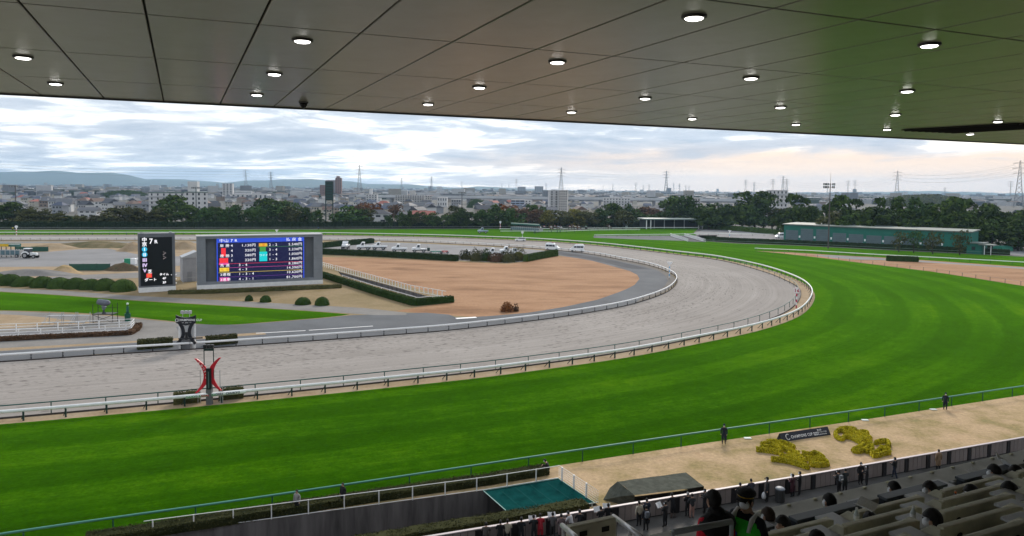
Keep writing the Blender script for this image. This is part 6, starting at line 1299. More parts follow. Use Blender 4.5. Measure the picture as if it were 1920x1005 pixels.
T4 = [G(*p, 1.25) - o1 for p in ((1158, 902.5), (1286, 885.5), (1320, 912.5), (1190, 928.5))]; B4 = [G(*p) - o1 for p in ((1150, 931), (1284, 914), (1318, 941), (1189, 956))]
b = MB(); n = 12; vs = []
for i in range(n + 1):
    for j in range(n + 1): q = T4[0].lerp(T4[1], i / n).lerp(T4[3].lerp(T4[2], i / n), j / n); vs.append(tuple(q + Vector((0, 0, .05 * mnoise.noise(q * .9)))))
b.add(vs, [(i * (n + 1) + j, i * (n + 1) + j + 1, (i + 1) * (n + 1) + j + 1, (i + 1) * (n + 1) + j) for i in range(n) for j in range(n)]); b.build('top_sheet', M_TARP, ct, True)
dk = mat('stage_dark', (.012, .012, .010), .9); b = MB(); b.add([tuple(T4[3] + Vector((0, 0, -.1))), tuple(T4[2] + Vector((0, 0, -.1))), tuple(B4[2]), tuple(B4[3])], [(0, 3, 2, 1)]); b.add([tuple(T4[2]), tuple(T4[1]), tuple(B4[1]), tuple(B4[2])], [(0, 3, 2, 1)]); b.build('stage_side', dk, ct)
dr = [G(*p, z) - o1 for p, z in (((1158, 902.5), 1.25), ((1190, 928.5), 1.25), ((1190, 946), .3), ((1175, 950), .02), ((1131, 937), .02), ((1143, 915), .6), ((1166, 930), .75))]
b = MB(); b.add([tuple(p) for p in dr], [(0, 6, 1), (1, 6, 2), (2, 6, 3), (3, 6, 4), (4, 6, 5), (5, 6, 0)]); b.build('side_drape', M_TARP, ct)
bin_ = thing('litter_bin', 'dark slatted litter bin with grey liner beside the parapet', 'bin', G(1462, 941)); 
MB().cyl((0, 0, .02), (0, 0, .95), .30, .32, 20).build('body', mat('bin_dark', (.03, .034, .036), .6), bin_); MB().ell((0, 0, .95), .34, .34, .14, 18, 5, 0, -.3, .98).build('liner', mat('bin_liner', (.16, .18, .21), .5, .2, 8), bin_, True)
sl_ = MB().box(-.03, .03, -.335, -.315, .06, .92).mesh('slat', mat('bin_slat', (.05, .05, .05), .6))
for i in range(18): link('slat', sl_, bin_, (0, 0, 0), 2 * math.pi * i / 18)
for i, (x, y) in enumerate(((1402, 822.5), (1622, 788.5), (1750, 768.5), (905, 905), (796, 910))):
    o = MB().bbox(-.32, .32, -.2, .2, 0, .07, .03).build('drain_cover', mat('pale_cover', (.50, .56, .53), .6)); o.location = G(x, y) + Vector((0, 0, .015)); tag(o, f'flat pale cover plate by the front rail, {ORD[i]} listed'.replace(' listed', ' of five'), 'cover plate', 'cover plates by the front rail')

# ------------------------------------------------------------------ people
def skin_body(V, Ed, Rd, groups, mats, fingers=False):
    me = bpy.data.meshes.new('body'); me.from_pydata(V, Ed, []); ob = bpy.data.objects.new('body', me)
    md = ob.modifiers.new('skin', 'SKIN'); md.use_smooth_shade = True; md.branch_smoothing = .3
    for i, sv in enumerate(me.skin_vertices[0].data): r = Rd[i]; sv.radius = r if isinstance(r, tuple) else (r, r); sv.use_root = (i == 0)
    ss = ob.modifiers.new('sub', 'SUBSURF'); ss.levels = 1; ss.render_levels = 1
    out_ = evaluated_mesh(ob); bpy.data.meshes.remove(me)
    A = np.array([V[a] for a, b in Ed]); B = np.array([V[b] for a, b in Ed]); rr = np.array([(max(Rd[b]) if isinstance(Rd[b], tuple) else Rd[b]) for a, b in Ed])
    n = len(out_.polygons); cen = np.empty(n * 3); out_.polygons.foreach_get('center', cen); cen = cen.reshape(-1, 3); AB = B - A; best = np.full(n, 1e9); gi = np.zeros(n, int)
    for k in range(len(Ed)):
        t = np.clip(((cen - A[k]) @ AB[k]) / (AB[k] @ AB[k] + 1e-9), 0, 1); d = np.linalg.norm(cen - A[k] - t[:, None] * AB[k], axis=1) - rr[k] * .6
        m = d < best; best[m] = d[m]; gi[m] = groups[k]
    out_.materials.clear()
    for m in mats: out_.materials.append(m)
    out_.polygons.foreach_set('material_index', gi); out_.polygons.foreach_set('use_smooth', [True] * n); out_.update(); return out_
_bodies = {}
def body_mesh(pose, arms, coat, mats, fingers=False, lean=0., bulk=1.):
    """facing +y; 0 skin, 1 top, 2 trousers, 3 shoes"""
    key = (pose, arms, coat, fingers, round(lean, 2), bulk, tuple(m.name for m in mats))
    if key in _bodies: return _bodies[key]
    hz_ = .93 if pose != 'sit' else .46
    if pose == 'crouch': hz_ = .38
    def up(dy, h):                                # torso point leaning forward
        return (0, dy + math.sin(lean) * h, hz_ + math.cos(lean) * h)
    V = [up(0, 0), up(0, .19), up(.0, .40), up(.01, .53), up(.03, .63), up(.035, .735)]; Rd = [(.155 * bulk, .115 * bulk), (.15 * bulk, .115 * bulk), (.18 * bulk, .125 * bulk), .055, (.078, .092), (.072, .085)]
    Ed = [(0, 1), (1, 2), (2, 3), (3, 4), (4, 5)]; Gp = [1, 1, 1, 0, 0]
    def chain(start, pts, rad, grp):
        k = start
        for p, r, g in zip(pts, rad, grp): V.append(p); Rd.append(r); Ed.append((k, len(V) - 1)); Gp.append(g); k = len(V) - 1
        return k
    chain(4, [(0, V[4][1] + .105, V[4][2] + .015)], [.016], [0])          # nose
    sh = up(0, .46)
    for s_ in (-1, 1):
        S1 = (s_ * .19, sh[1], sh[2])
        if arms == 'down': pts = [S1, (s_ * .25, sh[1] - .03, sh[2] - .28), (s_ * .24, sh[1] + .04, sh[2] - .53), (s_ * .235, sh[1] + .07, sh[2] - .63)]
        elif arms == 'front': pts = [S1, (s_ * .24, sh[1] + .04, sh[2] - .27), (s_ * .13, sh[1] + .28, sh[2] - .20), (s_ * .10, sh[1] + .36, sh[2] - .17)]
        elif arms == 'one': pts = [S1, (s_ * .24, sh[1] + .02, sh[2] - .27), (s_ * .10, sh[1] + .24, sh[2] - .12 + .05 * s_), (s_ * .06, sh[1] + .28, sh[2] - .03)] if s_ > 0 else [S1, (s_ * .25, sh[1] - .03, sh[2] - .28), (s_ * .24, sh[1] + .04, sh[2] - .53), (s_ * .235, sh[1] + .07, sh[2] - .63)]
        else: pts = [S1, (s_ * .27, sh[1] + .10, sh[2] - .24), (s_ * .16, sh[1] + .34, sh[2] - .30), (s_ * .12, sh[1] + .42, sh[2] - .29)]
        k = chain(2, pts, [.078 * bulk, .062 * bulk, .045, (.042, .026)], [1, 1, 1, 0])
        if fingers:
            h = Vector(pts[-1]); d = (h - Vector(pts[-2])).normalized(); sd = d.cross(Vector((0, 0, 1))); sd = (sd if sd.length > .2 else d.cross(Vector((0, 1, 0)))).normalized(); dn = d.cross(sd)
            for f, ln in zip((-.027, -.009, .009, .027), (.055, .07, .075, .06)): a_ = h + sd * f + d * .02; chain(k, [tuple(a_), tuple(a_ + d * ln * .55 + dn * .008), tuple(a_ + d * ln + dn * .03)], [.0095, .009, .008], [0, 0, 0])
            chain(k, [tuple(h - d * .02 + sd * -.04 * s_), tuple(h + d * .025 + sd * -.058 * s_ + dn * .015)], [.011, .009], [0, 0])
    for s_ in (-1, 1):
        if pose == 'sit': pts = [(s_ * .10, .02, hz_ - .01), (s_ * .12, .46, hz_ + .02), (s_ * .12, .44, .10), (s_ * .13, .60, .045)]
        elif pose == 'crouch': pts = [(s_ * .10, .03, hz_ - .01), (s_ * .17, .42, .48), (s_ * .14, .16, .09), (s_ * .15, .32, .045)]
        elif pose == 'walk': pts = [(s_ * .09, 0, hz_ - .05), (s_ * .10, .02 + s_ * .17, .50), (s_ * .10, s_ * .26 - .05, .10), (s_ * .11, s_ * .26 + .10, .045)]
        else: pts = [(s_ * .09, 0, hz_ - .05), (s_ * .11, .02, .50), (s_ * .115, -.01, .09), (s_ * .13, .14, .045)]
        cr = 1.15 if coat else 1.; chain(0, pts, [.105 * cr * bulk, (.10 if coat else .075) * bulk, .05, (.048, .035)], [1 if coat else 2, 1 if coat else 2, 2, 3])
    me = skin_body(V, Ed, Rd, Gp, mats); _bodies[key] = (me, V[4], V[5], V); return _bodies[key]
SKIN = [mat('skin_a', (.46, .28, .20), .6), mat('skin_b', (.40, .24, .165), .6)]
HAIR = {'black': mat('hair_black', (.010, .009, .009), .6, .2, 60, .3, 90), 'brown': mat('hair_brown', (.045, .026, .016), .6, .2, 60, .3, 90), 'grey': mat('hair_grey', (.28, .27, .26), .6, .2, 60)}
def cloth(c): return mat('cloth_%d_%d_%d' % tuple(int(v * 1000) for v in c), c, .85, .12, 9, .25, 22)
BLK, NAV, GRY, DKG_, TAN, CRM, RED_, MAU, OCH = (.012, .012, .014), (.014, .018, .036), (.10, .10, .105), (.03, .032, .034), (.26, .175, .105), (.42, .38, .30), (.40, .02, .035), (.15, .11, .115), (.22, .13, .035)
M_MASK = mat('face_mask', (.78, .80, .84), .8); M_SHOE = mat('shoe', (.02, .018, .016), .6); M_EYE = mat('eye', (.02, .015, .012), .3)
hair_full = MB(); hair_full.ell((0, -.012, .055), .092, .108, .105, 18, 10, 0, -.55, .999)
def hair_me(kind, shape):
    key = ('hair', kind, shape)
    if key in _bodies: return _bodies[key]
    rs = np.random.RandomState(len(kind) + len(shape)); b = MB(); n, k = 22, 12; vs = []; fs = []
    for i in range(k + 1):
        a = -.75 + (math.pi / 2 + .75) * i / k
        for j in range(n):
            t = 2 * math.pi * j / n; front = math.sin(t) > .25
            aa = max(a, .32) if front and shape != 'cap' else a
            if shape == 'long' and not front and a < 0: rr, z = 1.02, math.sin(a) * .24
            else: rr, z = math.cos(aa), math.sin(aa) * .125
            e = 1 + rs.normal(0, .022); vs.append((math.cos(t) * rr * .093 * e, math.sin(t) * rr * .108 * e - .012, z * e))
    b.add(vs, [(i * n + j, i * n + (j + 1) % n, (i + 1) * n + (j + 1) % n, (i + 1) * n + j) for i in range(k) for j in range(n)]); me = b.mesh('hair', HAIR[kind], True); _bodies[key] = me; return me
def cap_me(m):
    key = ('cap', m.name)
    if key not in _bodies:
        b = MB(); b.ell((0, -.01, .03), .10, .115, .10, 18, 6, 0, 0., .999); b.add([(-.075, .08, .035), (.075, .08, .035), (.06, .19, .015), (0, .205, .012), (-.06, .19, .015), (-.075, .08, .022), (.075, .08, .022), (.06, .19, .004), (0, .205, .001), (-.06, .19, .004)], [(0, 1, 2, 3, 4), (9, 8, 7, 6, 5), (0, 5, 6, 1), (1, 6, 7, 2), (2, 7, 8, 3), (3, 8, 9, 4), (4, 9, 5, 0)]); _bodies[key] = b.mesh('cap', m, True)
    return _bodies[key]
mask_me = MB().ell((0, .045, -.035), .066, .062, .056, 14, 8).mesh('face_mask', M_MASK, True)
ear_me = MB().ell((0, 0, 0), .012, .022, .034, 8, 6).mesh('ear', SKIN[0], True); eye_me = MB().ell((0, 0, 0), .012, .008, .009, 8, 6).mesh('eye', M_EYE, True)
def person(pos, rz, label, top, leg=BLK, pose='stand', arms='down', coat=False, hair='black', cap=None, mask=True, h=1.68, fingers=False, lean=0., bulk=1.06, shape='short', group=None, near=False, tilt=0., turn=0., skin=0):
    t = thing('person', label, 'person', pos, rz, group); t.scale = (h / 1.72,) * 3
    me, h0, h1, V = body_mesh(pose, arms, coat, [SKIN[skin], cloth(top), cloth(leg), M_SHOE], fingers, lean, bulk)
    link('body', me, t); hc = Vector(h0).lerp(Vector(h1), .55)
    def head(nm, m, off=(0, 0, 0)): o = link(nm, m, t, hc + Vector(off)); o.rotation_euler = (-lean * .7 + tilt, 0, turn); return o
    head('hair', hair_me(hair, shape), (0, 0, .01))
    if cap: head('cap', cap_me(cloth(cap)), (0, 0, .045))
    if mask: head('face_mask', mask_me, (0, 0, 0))
    if near:
        for s_ in (-1, 1): link('ear', ear_me, t, hc + Vector((s_ * .088, .0, -.012))); link('eye', eye_me, t, hc + Vector((s_ * .032, .088, .012)))
    return t
def facing(px, to):                            # heading that looks from one ground point to another
    a, b_ = G(*px), G(*to); d = b_ - a; return math.atan2(d.y, d.x) - math.pi / 2
TOCAM = lambda p: math.atan2(-p.y, -p.x) - math.pi / 2
WALLDIR = R(23)                                # people at the parapet look out over it
GA = 'people on the walkway by the parapet'
person(G(1357, 832), TOCAM(G(1357, 832)), 'steward in navy coat, cap and mask standing at the front rail left of the banner', NAV, (.05, .05, .055), cap=NAV, coat=True, h=1.72)
person(G(1772, 768), TOCAM(G(1772, 768)), 'steward in navy coat, cap and mask at the front rail far right', NAV, (.05, .05, .055), cap=NAV, coat=True, h=1.72)
person(G(1030, 889), R(75), 'person in black crouching at the end of the underpass hedge', BLK, BLK, 'crouch', 'front', lean=.5, h=1.8); person(G(557, 962), R(160), 'person in pale grey coat standing behind the hedge by the front rail', (.26, .255, .25), BLK, h=1.6, mask=False); person(G(643, 948), R(150), 'person in black jacket standing behind the hedge by the front rail', BLK, BLK, h=1.6, mask=False)
P_ = [((1198, 987), 'cream jacket and dark trousers', CRM, BLK, 'down', 25, {}), ((1211, 996), 'black clothes with a grey backpack', BLK, BLK, 'down', 10, {}), ((1214, 983), 'dark blue padded coat by the canvas', NAV, BLK, 'front', 20, {'lean': .2}), ((1247, 988), 'black holding a white sheet', BLK, BLK, 'front', 40, {}), ((1262, 972), 'short black coat bending over the parapet', BLK, (.12, .09, .08), 'lean', 15, {'lean': .35, 'coat': True}),
    ((1289, 969), 'black jacket with grey hair', BLK, BLK, 'front', 20, {'hair': 'grey'}), ((1297, 972), 'dark coat with pinkish legs', DKG_, (.35, .2, .17), 'lean', 15, {'coat': False}), ((1321, 962), 'black coat turned left by the canvas', BLK, BLK, 'front', 80, {'coat': True}), ((1387, 950), 'black jacket behind the red jacket', BLK, BLK, 'lean', 15, {}), ((1409, 943), 'grey-blue patterned jacket at the parapet', (.045, .045, .06), BLK, 'lean', 10, {'lean': .2}),
    ((1438, 941), 'long black coat and peaked cap left of the bin', BLK, BLK, 'down', 85, {'coat': True, 'cap': BLK, 'h': 1.74}), ((1486, 932), 'dark jacket with red scarf right of the bin', (.06, .02, .03), BLK, 'front', 30, {'coat': True}), ((1499, 929), 'black suit holding a paper right of the bin', BLK, BLK, 'front', 60, {'h': 1.76}), ((1573, 925), 'black with a grey striped rucksack', DKG_, BLK, 'front', 30, {'lean': .2}), ((1584, 921), 'dark grey coat beside the rucksack wearer', (.03, .035, .035), BLK, 'lean', 10, {'coat': True}),
    ((1613, 908), 'black jacket over a white shirt facing the stand', BLK, BLK, 'down', 190, {}), ((1625, 914), 'long dark coat beside the white shirt', BLK, BLK, 'front', 60, {'coat': True, 'shape': 'long'}), ((1677, 898), 'black with a white waist belt', BLK, NAV, 'front', 30, {'pose': 'walk'}), ((1759, 882), 'tan coat walking right along the parapet', TAN, BLK, 'down', 10, {'coat': True, 'hair': 'brown'}),
    ((1001, 1017), 'black jacket leaning on the parapet, left of the red coat', BLK, BLK, 'lean', 10, {'lean': .25}), ((1013, 1014), 'bright red coat at the parapet', RED_, BLK, 'lean', 10, {'lean': .2, 'coat': True}), ((1036, 1010), 'black and grey jacket at the parapet', GRY, DKG_, 'lean', 5, {}), ((1052, 1013), 'mauve coat at the parapet', MAU, BLK, 'front', 20, {'coat': True}), ((1072, 1008), 'white wrap at the parapet', (.5, .5, .52), NAV, 'lean', 60, {'lean': .4}), ((1087, 1006), 'black coat looking down at the parapet', BLK, BLK, 'lean', 5, {'lean': .2, 'coat': True}),
    ((1126, 998), 'black jacket reading a paper at the parapet', BLK, BLK, 'front', 20, {}), ((1140, 992), 'black coat nearest the canvas', BLK, BLK, 'front', 5, {'coat': True}), ((977, 1020), 'black jacket with a pale shoulder bag', BLK, BLK, 'lean', 5, {}), ((951, 1024), 'cream hooded jacket at the parapet', CRM, BLK, 'lean', 5, {}), ((938, 1026), 'black coat left of the cream hood', BLK, BLK, 'lean', 5, {'coat': True}), ((911, 1030), 'grey-brown coat, leftmost at the parapet', (.09, .08, .075), BLK, 'lean', 5, {})]
for px, desc, top, leg, arms, deg, kw in P_:
    kw = dict(kw); pose = kw.pop('pose', 'stand'); person(G(*px), R(deg) - R(2), f'person in {desc}', top, leg, pose, arms, group=GA, **kw)
M_PAPER = mat('paper', (.72, .72, .72), .8, .12, 40)
def paper(pos, rz, label, w=.5, h=.36, tilt=50):
    o = bpy.data.objects.new('newspaper', None); C.objects.link(o); o.location = pos; o.rotation_euler = (R(tilt), 0, rz); tag(o, label, 'newspaper')
    for s_ in (-1, 1): b = MB(); b.add([(0, 0, 0), (s_ * w / 2, 0, .05), (s_ * w / 2, h, .07), (0, h, .0), (0, 0, -.004), (s_ * w / 2, 0, .046), (s_ * w / 2, h, .066), (0, h, -.004)], [(0, 1, 2, 3), (7, 6, 5, 4), (0, 4, 5, 1), (1, 5, 6, 2), (2, 6, 7, 3), (3, 7, 4, 0)]); b.build('page', M_PAPER, o)
for px, deg, lab in (((1247, 988), 40, 'white sheet held by the person in black at the parapet'), ((1499, 929), 60, 'newspaper held by the person in the black suit'), ((1126, 998), 20, 'newspaper read at the parapet near the canvas'), ((1140, 992), 5, 'newspaper held beside the canvas'), ((1001, 1017), 10, 'newspaper held left of the red coat'), ((1036, 1010), 5, 'sheet held by the person in grey')):
    p = G(*px); d = Vector((-math.sin(R(deg)), math.cos(R(deg)), 0)); paper(p + d * .46 + Vector((0, 0, 1.12)), R(deg), lab)
cb = thing('carrier_bag', 'white plastic bag held by the person in the long black coat', 'bag', G(1438, 941) + Vector((-.26, -.05, .28)), R(60)); b = MB(); b.tube([(0, 0, 0), (0, 0, .12), (0, 0, .32), (0, 0, .46)], [.12, .17, .13, .03], 8); b.build('bag', mat('plastic_bag', (.65, .66, .68), .5), cb, True)
bp_ = thing('backpack', 'grey backpack worn by the person in black', 'backpack', G(1211, 996) + Vector((0.02, -.22, .98)), R(10)); MB().bbox(-.15, .15, -.1, .1, 0, .42, .05).build('bag', cloth((.13, .14, .16)), bp_); MB().bbox(-.11, .11, -.13, -.1, .05, .2, .012).build('pocket', cloth((.09, .10, .11)), bp_)
bp_ = thing('backpack', 'grey striped rucksack on the person in dark clothes', 'backpack', G(1573, 925) + Vector((.02, -.2, 1.0)), R(30)); MB().bbox(-.16, .16, -.1, .1, 0, .44, .05).build('bag', cloth((.16, .17, .18)), bp_); MB().box(-.12, .12, -.112, -.1, .12, .2).build('stripe', E_LET, bp_)
# ------------------------------------------------------------------ seats of the near tier
def on_t(x, y, t):
    """where the line of sight meets the upright plane at distance t from the camera towards the course"""
    d = ray(x, y); return Vector((0, 0, EYE)) + d * (t / d.dot(T_))
M_SEAT = mat('seat_cream', (.55, .53, .41), .6, .18, 2.5, .1, 14); M_NAVY = mat('seat_navy', (.012, .017, .024), .45, .15, 3); M_DESK = mat('desk_grey', (.42, .43, .45), .45, .12, 3); M_PLATE = mat('seat_plate', (.42, .42, .40), .5); M_HOLE = mat('seat_hole', (.02, .02, .018), .9)
M_ARM = mat('seat_ridge', (.16, .18, .19), .5)
def bevel_mesh(mb, name, m, w=.025, seg=2):
    me = mb.mesh(name, m); bm = bmesh.new(); bm.from_mesh(me); bmesh.ops.bevel(bm, geom=list(bm.edges), offset=w, segments=seg, affect='EDGES', profile=.6); bm.to_mesh(me); bm.free(); return me
SL = 1.5
seat_back = bevel_mesh(MB().prism([(-.05, -.62), (.07, -.62), (.05, 0), (-.05, 0)], 0, SL), 'back', M_SEAT, .02)
navy_back = bevel_mesh(MB().prism([(-.06, -.52), (.06, -.52), (.06, -.03), (-.06, -.03)], 0, SL), 'back', M_NAVY, .012)
navy_top = bevel_mesh(MB().box(-.03, SL + .03, -.12, .07, -.028, .02), 'top_ledge', mat('navy_top', (.07, .085, .10), .45, .1, 4), .01)
pan_ = bevel_mesh(MB().box(.03, SL - .03, .05, .48, -.50, -.44), 'seat_pan', M_SEAT, .018)
end_ = bevel_mesh(MB().prism([(-.04, -.66), (.5, -.66), (.46, -.36), (.10, -.02), (-.04, -.02)], -.05, .0), 'end_panel', M_SEAT, .012)
desk = bevel_mesh(MB().box(SL + .07, SL + .46, -.04, .34, -.17, -.13), 'desk', M_DESK, .012); desk_leg = MB().box(SL + .22, SL + .30, .08, .22, -.8, -.171).mesh('desk_leg', M_ARM)
plate = MB().bbox(-.09, .09, -.012, 0, -.36, -.1, .005).mesh('number_plate', M_PLATE); plate_in = MB().box(-.055, .055, -.018, -.0121, -.24, -.135).mesh('plate_mark', M_NAVY)
hole = MB().ell((0, 0, 0), .055, .006, .04, 12, 6).mesh('hand_hole', M_HOLE)
ROWN = ['nearest the ledge', 'second from the ledge', 'third from the ledge', 'fourth from the ledge', 'fifth from the ledge', 'sixth from the ledge']
PERIOD = 2.38 * Q
for k in range(6):
    off = Q * (12.48 if k == 0 else 11.92 + (k % 2) * 1.2) % PERIOD; n = 0
    for j in range(0, 14):
        s0 = S0 + .15 + ((off - S0 - .15) % PERIOD) + j * PERIOD; c = st(s0 + SL / 2, row_t(k), top_z(k))
        if not any(in_view(*(st(s0 + a_, row_t(k)).xy), 60, top_z(k)) for a_ in (0, SL, PERIOD)): continue
        n += 1
        t = thing('seat_unit', f'{"navy backed" if k == 0 else "cream moulded"} bench unit, {ORD[n - 1]} from left in the seat row {ROWN[k]}', 'seat', st(s0, row_t(k), top_z(k)), ROT, 'bench units of the near tier')
        bk = link('back', navy_back if k == 0 else seat_back, t); link('seat_pan', pan_, t)
        if k == 0:
            link('top_ledge', navy_top, t)
            for x in (.22, SL - .22): q = link('number_plate', plate, bk, (x, -.062, 0)); 
            for x in (.22, SL - .22): link('plate_mark', plate_in, bk, (x, -.062, 0))
        else:
            link('end_panel', end_, t, (0, 0, 0)); link('end_panel', end_, t, (SL + .05, 0, 0))
            for x in (.28, SL - .28): link('hand_hole', hole, bk, (x, -.058, -.14))
        link('desk', desk, t); link('desk_leg', desk_leg, t)
# cream box wall, stair rails at the left end of the tier
def tube_thing(name, label, cat, pts, r, m, posts=()):
    o = Vector(pts[0]); t = thing(name, label, cat, o); MB().tube([Vector(p) - o for p in pts], r, 8).build('handrail', m, t, True)
    for p in posts: MB().tube([Vector(p) - o, Vector(p) - o - Vector((0, 0, 1.))], r * .7, 6).build('post', m, t)
    return t
M_HR = mat('handrail', (.62, .62, .64), .35, metal=.3)
for a_, b_, lab, t0, t1 in (((1150, 968), (1206, 1009), 'right', 10.2 * Q, 8.6 * Q), ((1054, 985), (1090, 1016), 'left', 9.6 * Q, 8.2 * Q)):
    p, q = on_t(*a_, t0), on_t(*b_, t1); tube_thing('stair_handrail', f'{lab} white sloping stair handrail at the end of the seats', 'handrail', [p, p.lerp(q, .5), q], .035, M_HR, [p.lerp(q, .08), p.lerp(q, .6)])
p = on_t(1064, 986, 9.9 * Q); q = on_t(1152, 969.5, 9.9 * Q); bxw = thing('stair_wall', 'stained cream wall panel between the two stair handrails', 'wall', (p.x, p.y, p.z), ROT); wl = (q - p).length
MB().bbox(0, wl, -.06, .06, -1.6, 0, .02).build('wall', M_SEAT, bxw)
for x in (.16, .52): MB().box(x, x + .12, -.07, -.061, -.16, -.09).build('vent', M_HOLE, bxw)
struct(tier and MB().box(0, 1, 0, 1, -1, 0).build('stair_landing', M_TIER)) if False else None
p, q = on_t(1262, 998, 6.4), on_t(1372, 978, 6.4); tube_thing('grey_guard_rail', 'flat grey guard rail before the person in the red jacket', 'rail', [p, q], .035, mat('guard_grey', (.30, .32, .33), .5), [p, q])
# ------------------------------------------------------------------ people in the seats
FACE = ROT                                      # looking out over the course
def seated(x, y, k, label, top, hair='black', turn=0., shape='short', mask=True, arms='front', lean=.25, dt=.30, hd=None, **kw):
    """seat somebody so that the head appears at a measured place; k = seat row they lean against"""
    t_ = row_t(k) + dt; p = on_t(x, y, t_); zf = p.z - 1.16 * 1.1
    return person((p.x - T_.x * math.sin(lean) * .6, p.y - T_.y * math.sin(lean) * .6, zf), FACE + turn, label, top, BLK, 'sit', arms, hair=hair, shape=shape, mask=mask, fingers=True, lean=lean, near=True, group='spectators in the near seats', h=1.86, **kw)
seated(1564, 936, 0, 'spectator with round black hair behind the navy desk', BLK, turn=.2); seated(1450, 962, 0, 'spectator with brown hair low behind the cream wall', DKG_, 'brown', .3); seated(1482, 972, 1, 'spectator eating, face turned left, beside the steward', (.05, .05, .06), 'black', .9, mask=False, arms='one')
seated(1552, 1001, 3, 'spectator with glossy black hair bending low at the bottom edge', BLK, 'black', .2, 'long', lean=.5); seated(1684, 913, 0, 'spectator with black hair, left of the middle navy desk', BLK, turn=.1); seated(1755, 909, 1, 'spectator with bowl-cut black hair facing left', BLK, turn=.7)
seated(1797, 892, 0, 'spectator in cream jacket bowing over the ledge', CRM, 'brown', -.4, lean=.6, dt=.5); seated(1832, 915, 2, 'spectator in black with face turned left', BLK, turn=.8); seated(1874, 880, 1, 'spectator with dark bushy hair near the right edge', BLK, turn=.3)
seated(1913, 877, 1, 'spectator reading a paper at the right edge', DKG_, turn=.9); seated(1905, 912, 3, 'spectator with large dark head at the right edge', BLK, turn=.6); seated(1764, 966, 4, 'spectator in ochre jacket with black hair, masked', OCH, turn=.5)
seated(1655, 956, 2, 'spectator with dark hair slumped behind the cream seat', (.10, .09, .09), 'black', .2, lean=.7)
def standing(x, y, t_, label, top, turn, **kw):
    p = on_t(x, y, t_); return person((p.x, p.y, p.z - 1.60), FACE + turn, label, top, BLK, 'stand', kw.pop('arms', 'down'), near=True, fingers=True, h=1.70, **kw)
st_p = standing(1344, 940, 6.9, 'person in puffy red and black jacket standing back to camera', (.62, .012, .035), .1, bulk=1.3, mask=False, lean=.05)
V = body_mesh('stand', 'down', False, [SKIN[0], cloth((.62, .012, .035)), cloth(BLK), M_SHOE], True, .05, 1.3)
b = MB(); b.ell((0, -.015, 1.33), .285, .185, .175, 20, 8); b.build('black_yoke', cloth(BLK), st_p, True)
b = MB(); b.ell((0, 0, 1.47), .115, .12, .09, 16, 6); b.build('hood_collar', cloth(BLK), st_p, True)
gd = standing(1401, 938, 6.9, 'steward in green vest, black cap and white mask turned towards the left', (.016, .02, .03), 1.95, bulk=1.12, lean=.0)
M_VEST = mat('green_vest', (.05, .72, .05), .6, .1, 6, .2, 14)
b = MB(); b.ell((0, .005, 1.20), .235, .19, .27, 22, 12, 0, -.97, .66); b.build('vest', M_VEST, gd, True)
for s_ in (-1, 1): b = MB(); b.tube([(s_ * .115, .175, 1.28), (s_ * .125, .12, 1.42), (s_ * .13, 0, 1.445), (s_ * .125, -.10, 1.38)], .05, prof=[(-1, -.25), (1, -.25), (1, .25), (-1, .25)], up=(1, 0, 0)); b.build('shoulder_strap', mat('vest_silver', (.75, .78, .78), .5), gd, True)
MB().ell((.06, .192, 1.22), .03, .012, .032, 12, 6).build('badge', mat('badge_blue', (.04, .14, .4), .5), gd, True); MB().box(-.12, .10, .17, .195, 1.05, 1.12).build('name_strip', mat('vest_strip', (.5, .5, .46), .6), gd)
hc = Vector((0, .03, 1.62)); b = MB(); b.ell((0, -.005, .04), .122, .13, .065, 22, 6, 0, -.2, .999); b.cyl((0, -.005, .0), (0, -.005, .045), .103, .108, 22); b.add([(-.085, .075, .012), (.085, .075, .012), (.06, .155, -.012), (0, .17, -.016), (-.06, .155, -.012), (-.085, .075, .0), (.085, .075, .0), (.06, .155, -.022), (0, .17, -.026), (-.06, .155, -.022)], [(0, 1, 2, 3, 4), (9, 8, 7, 6, 5), (0, 5, 6, 1), (1, 6, 7, 2), (2, 7, 8, 3), (3, 8, 9, 4), (4, 9, 5, 0)])
o = b.build('peaked_cap', cloth(BLK), gd, True); o.location = hc + Vector((0, 0, .065)); b = MB(); b.tube([(.107 * math.sin(a), .107 * math.cos(a) - .005, .012) for a in [R(-80 + 16 * i) for i in range(11)]], .008, 6); b.build('gold_braid', mat('gold', (.55, .36, .05), .35, metal=.6), o, True)
MB().ell((0, .108, .035), .016, .006, .018, 10, 6).build('cap_badge', _mats['gold'], o, True)
# bottles and papers on the desks
def bottle(x, y, k, label, m, capm, dt=.2):
    p = on_t(x, y, row_t(k) + dt); t = thing('bottle', label, 'bottle', (p.x, p.y, p.z - .12)); b = MB(); b.tube([(0, 0, 0), (0, 0, .02), (0, 0, .14), (0, 0, .18), (0, 0, .205)], [.034, .036, .036, .018, .015], 14); b.build('body', m, t, True); MB().cyl((0, 0, .205), (0, 0, .23), .018, n=12).build('cap', capm, t)
    MB().cyl((0, 0, .06), (0, 0, .12), .0375, n=14, caps=False).build('label', E_LET if 'clear' in label else cloth(BLK), t)
M_PET = mat('clear_bottle', (.55, .6, .6), .12, spec=.6); M_TEA = mat('dark_bottle', (.02, .015, .012), .15, spec=.6)
bottle(1712, 963, 3, 'clear drink bottle on the desk left of the ochre jacket', M_PET, M_WHITE); bottle(1791, 934, 2, 'dark drink bottle with orange cap on a grey desk', M_TEA, mat('orange_cap', (.5, .12, .02), .4)); bottle(1606, 966, 2, 'clear bottle with white cap behind the navy desk', M_PET, M_WHITE)
p = on_t(1900, 884, row_t(1) + .7); paper(p, FACE + .9, 'open newspaper held at the right edge of the seats', .5, .36, 40)
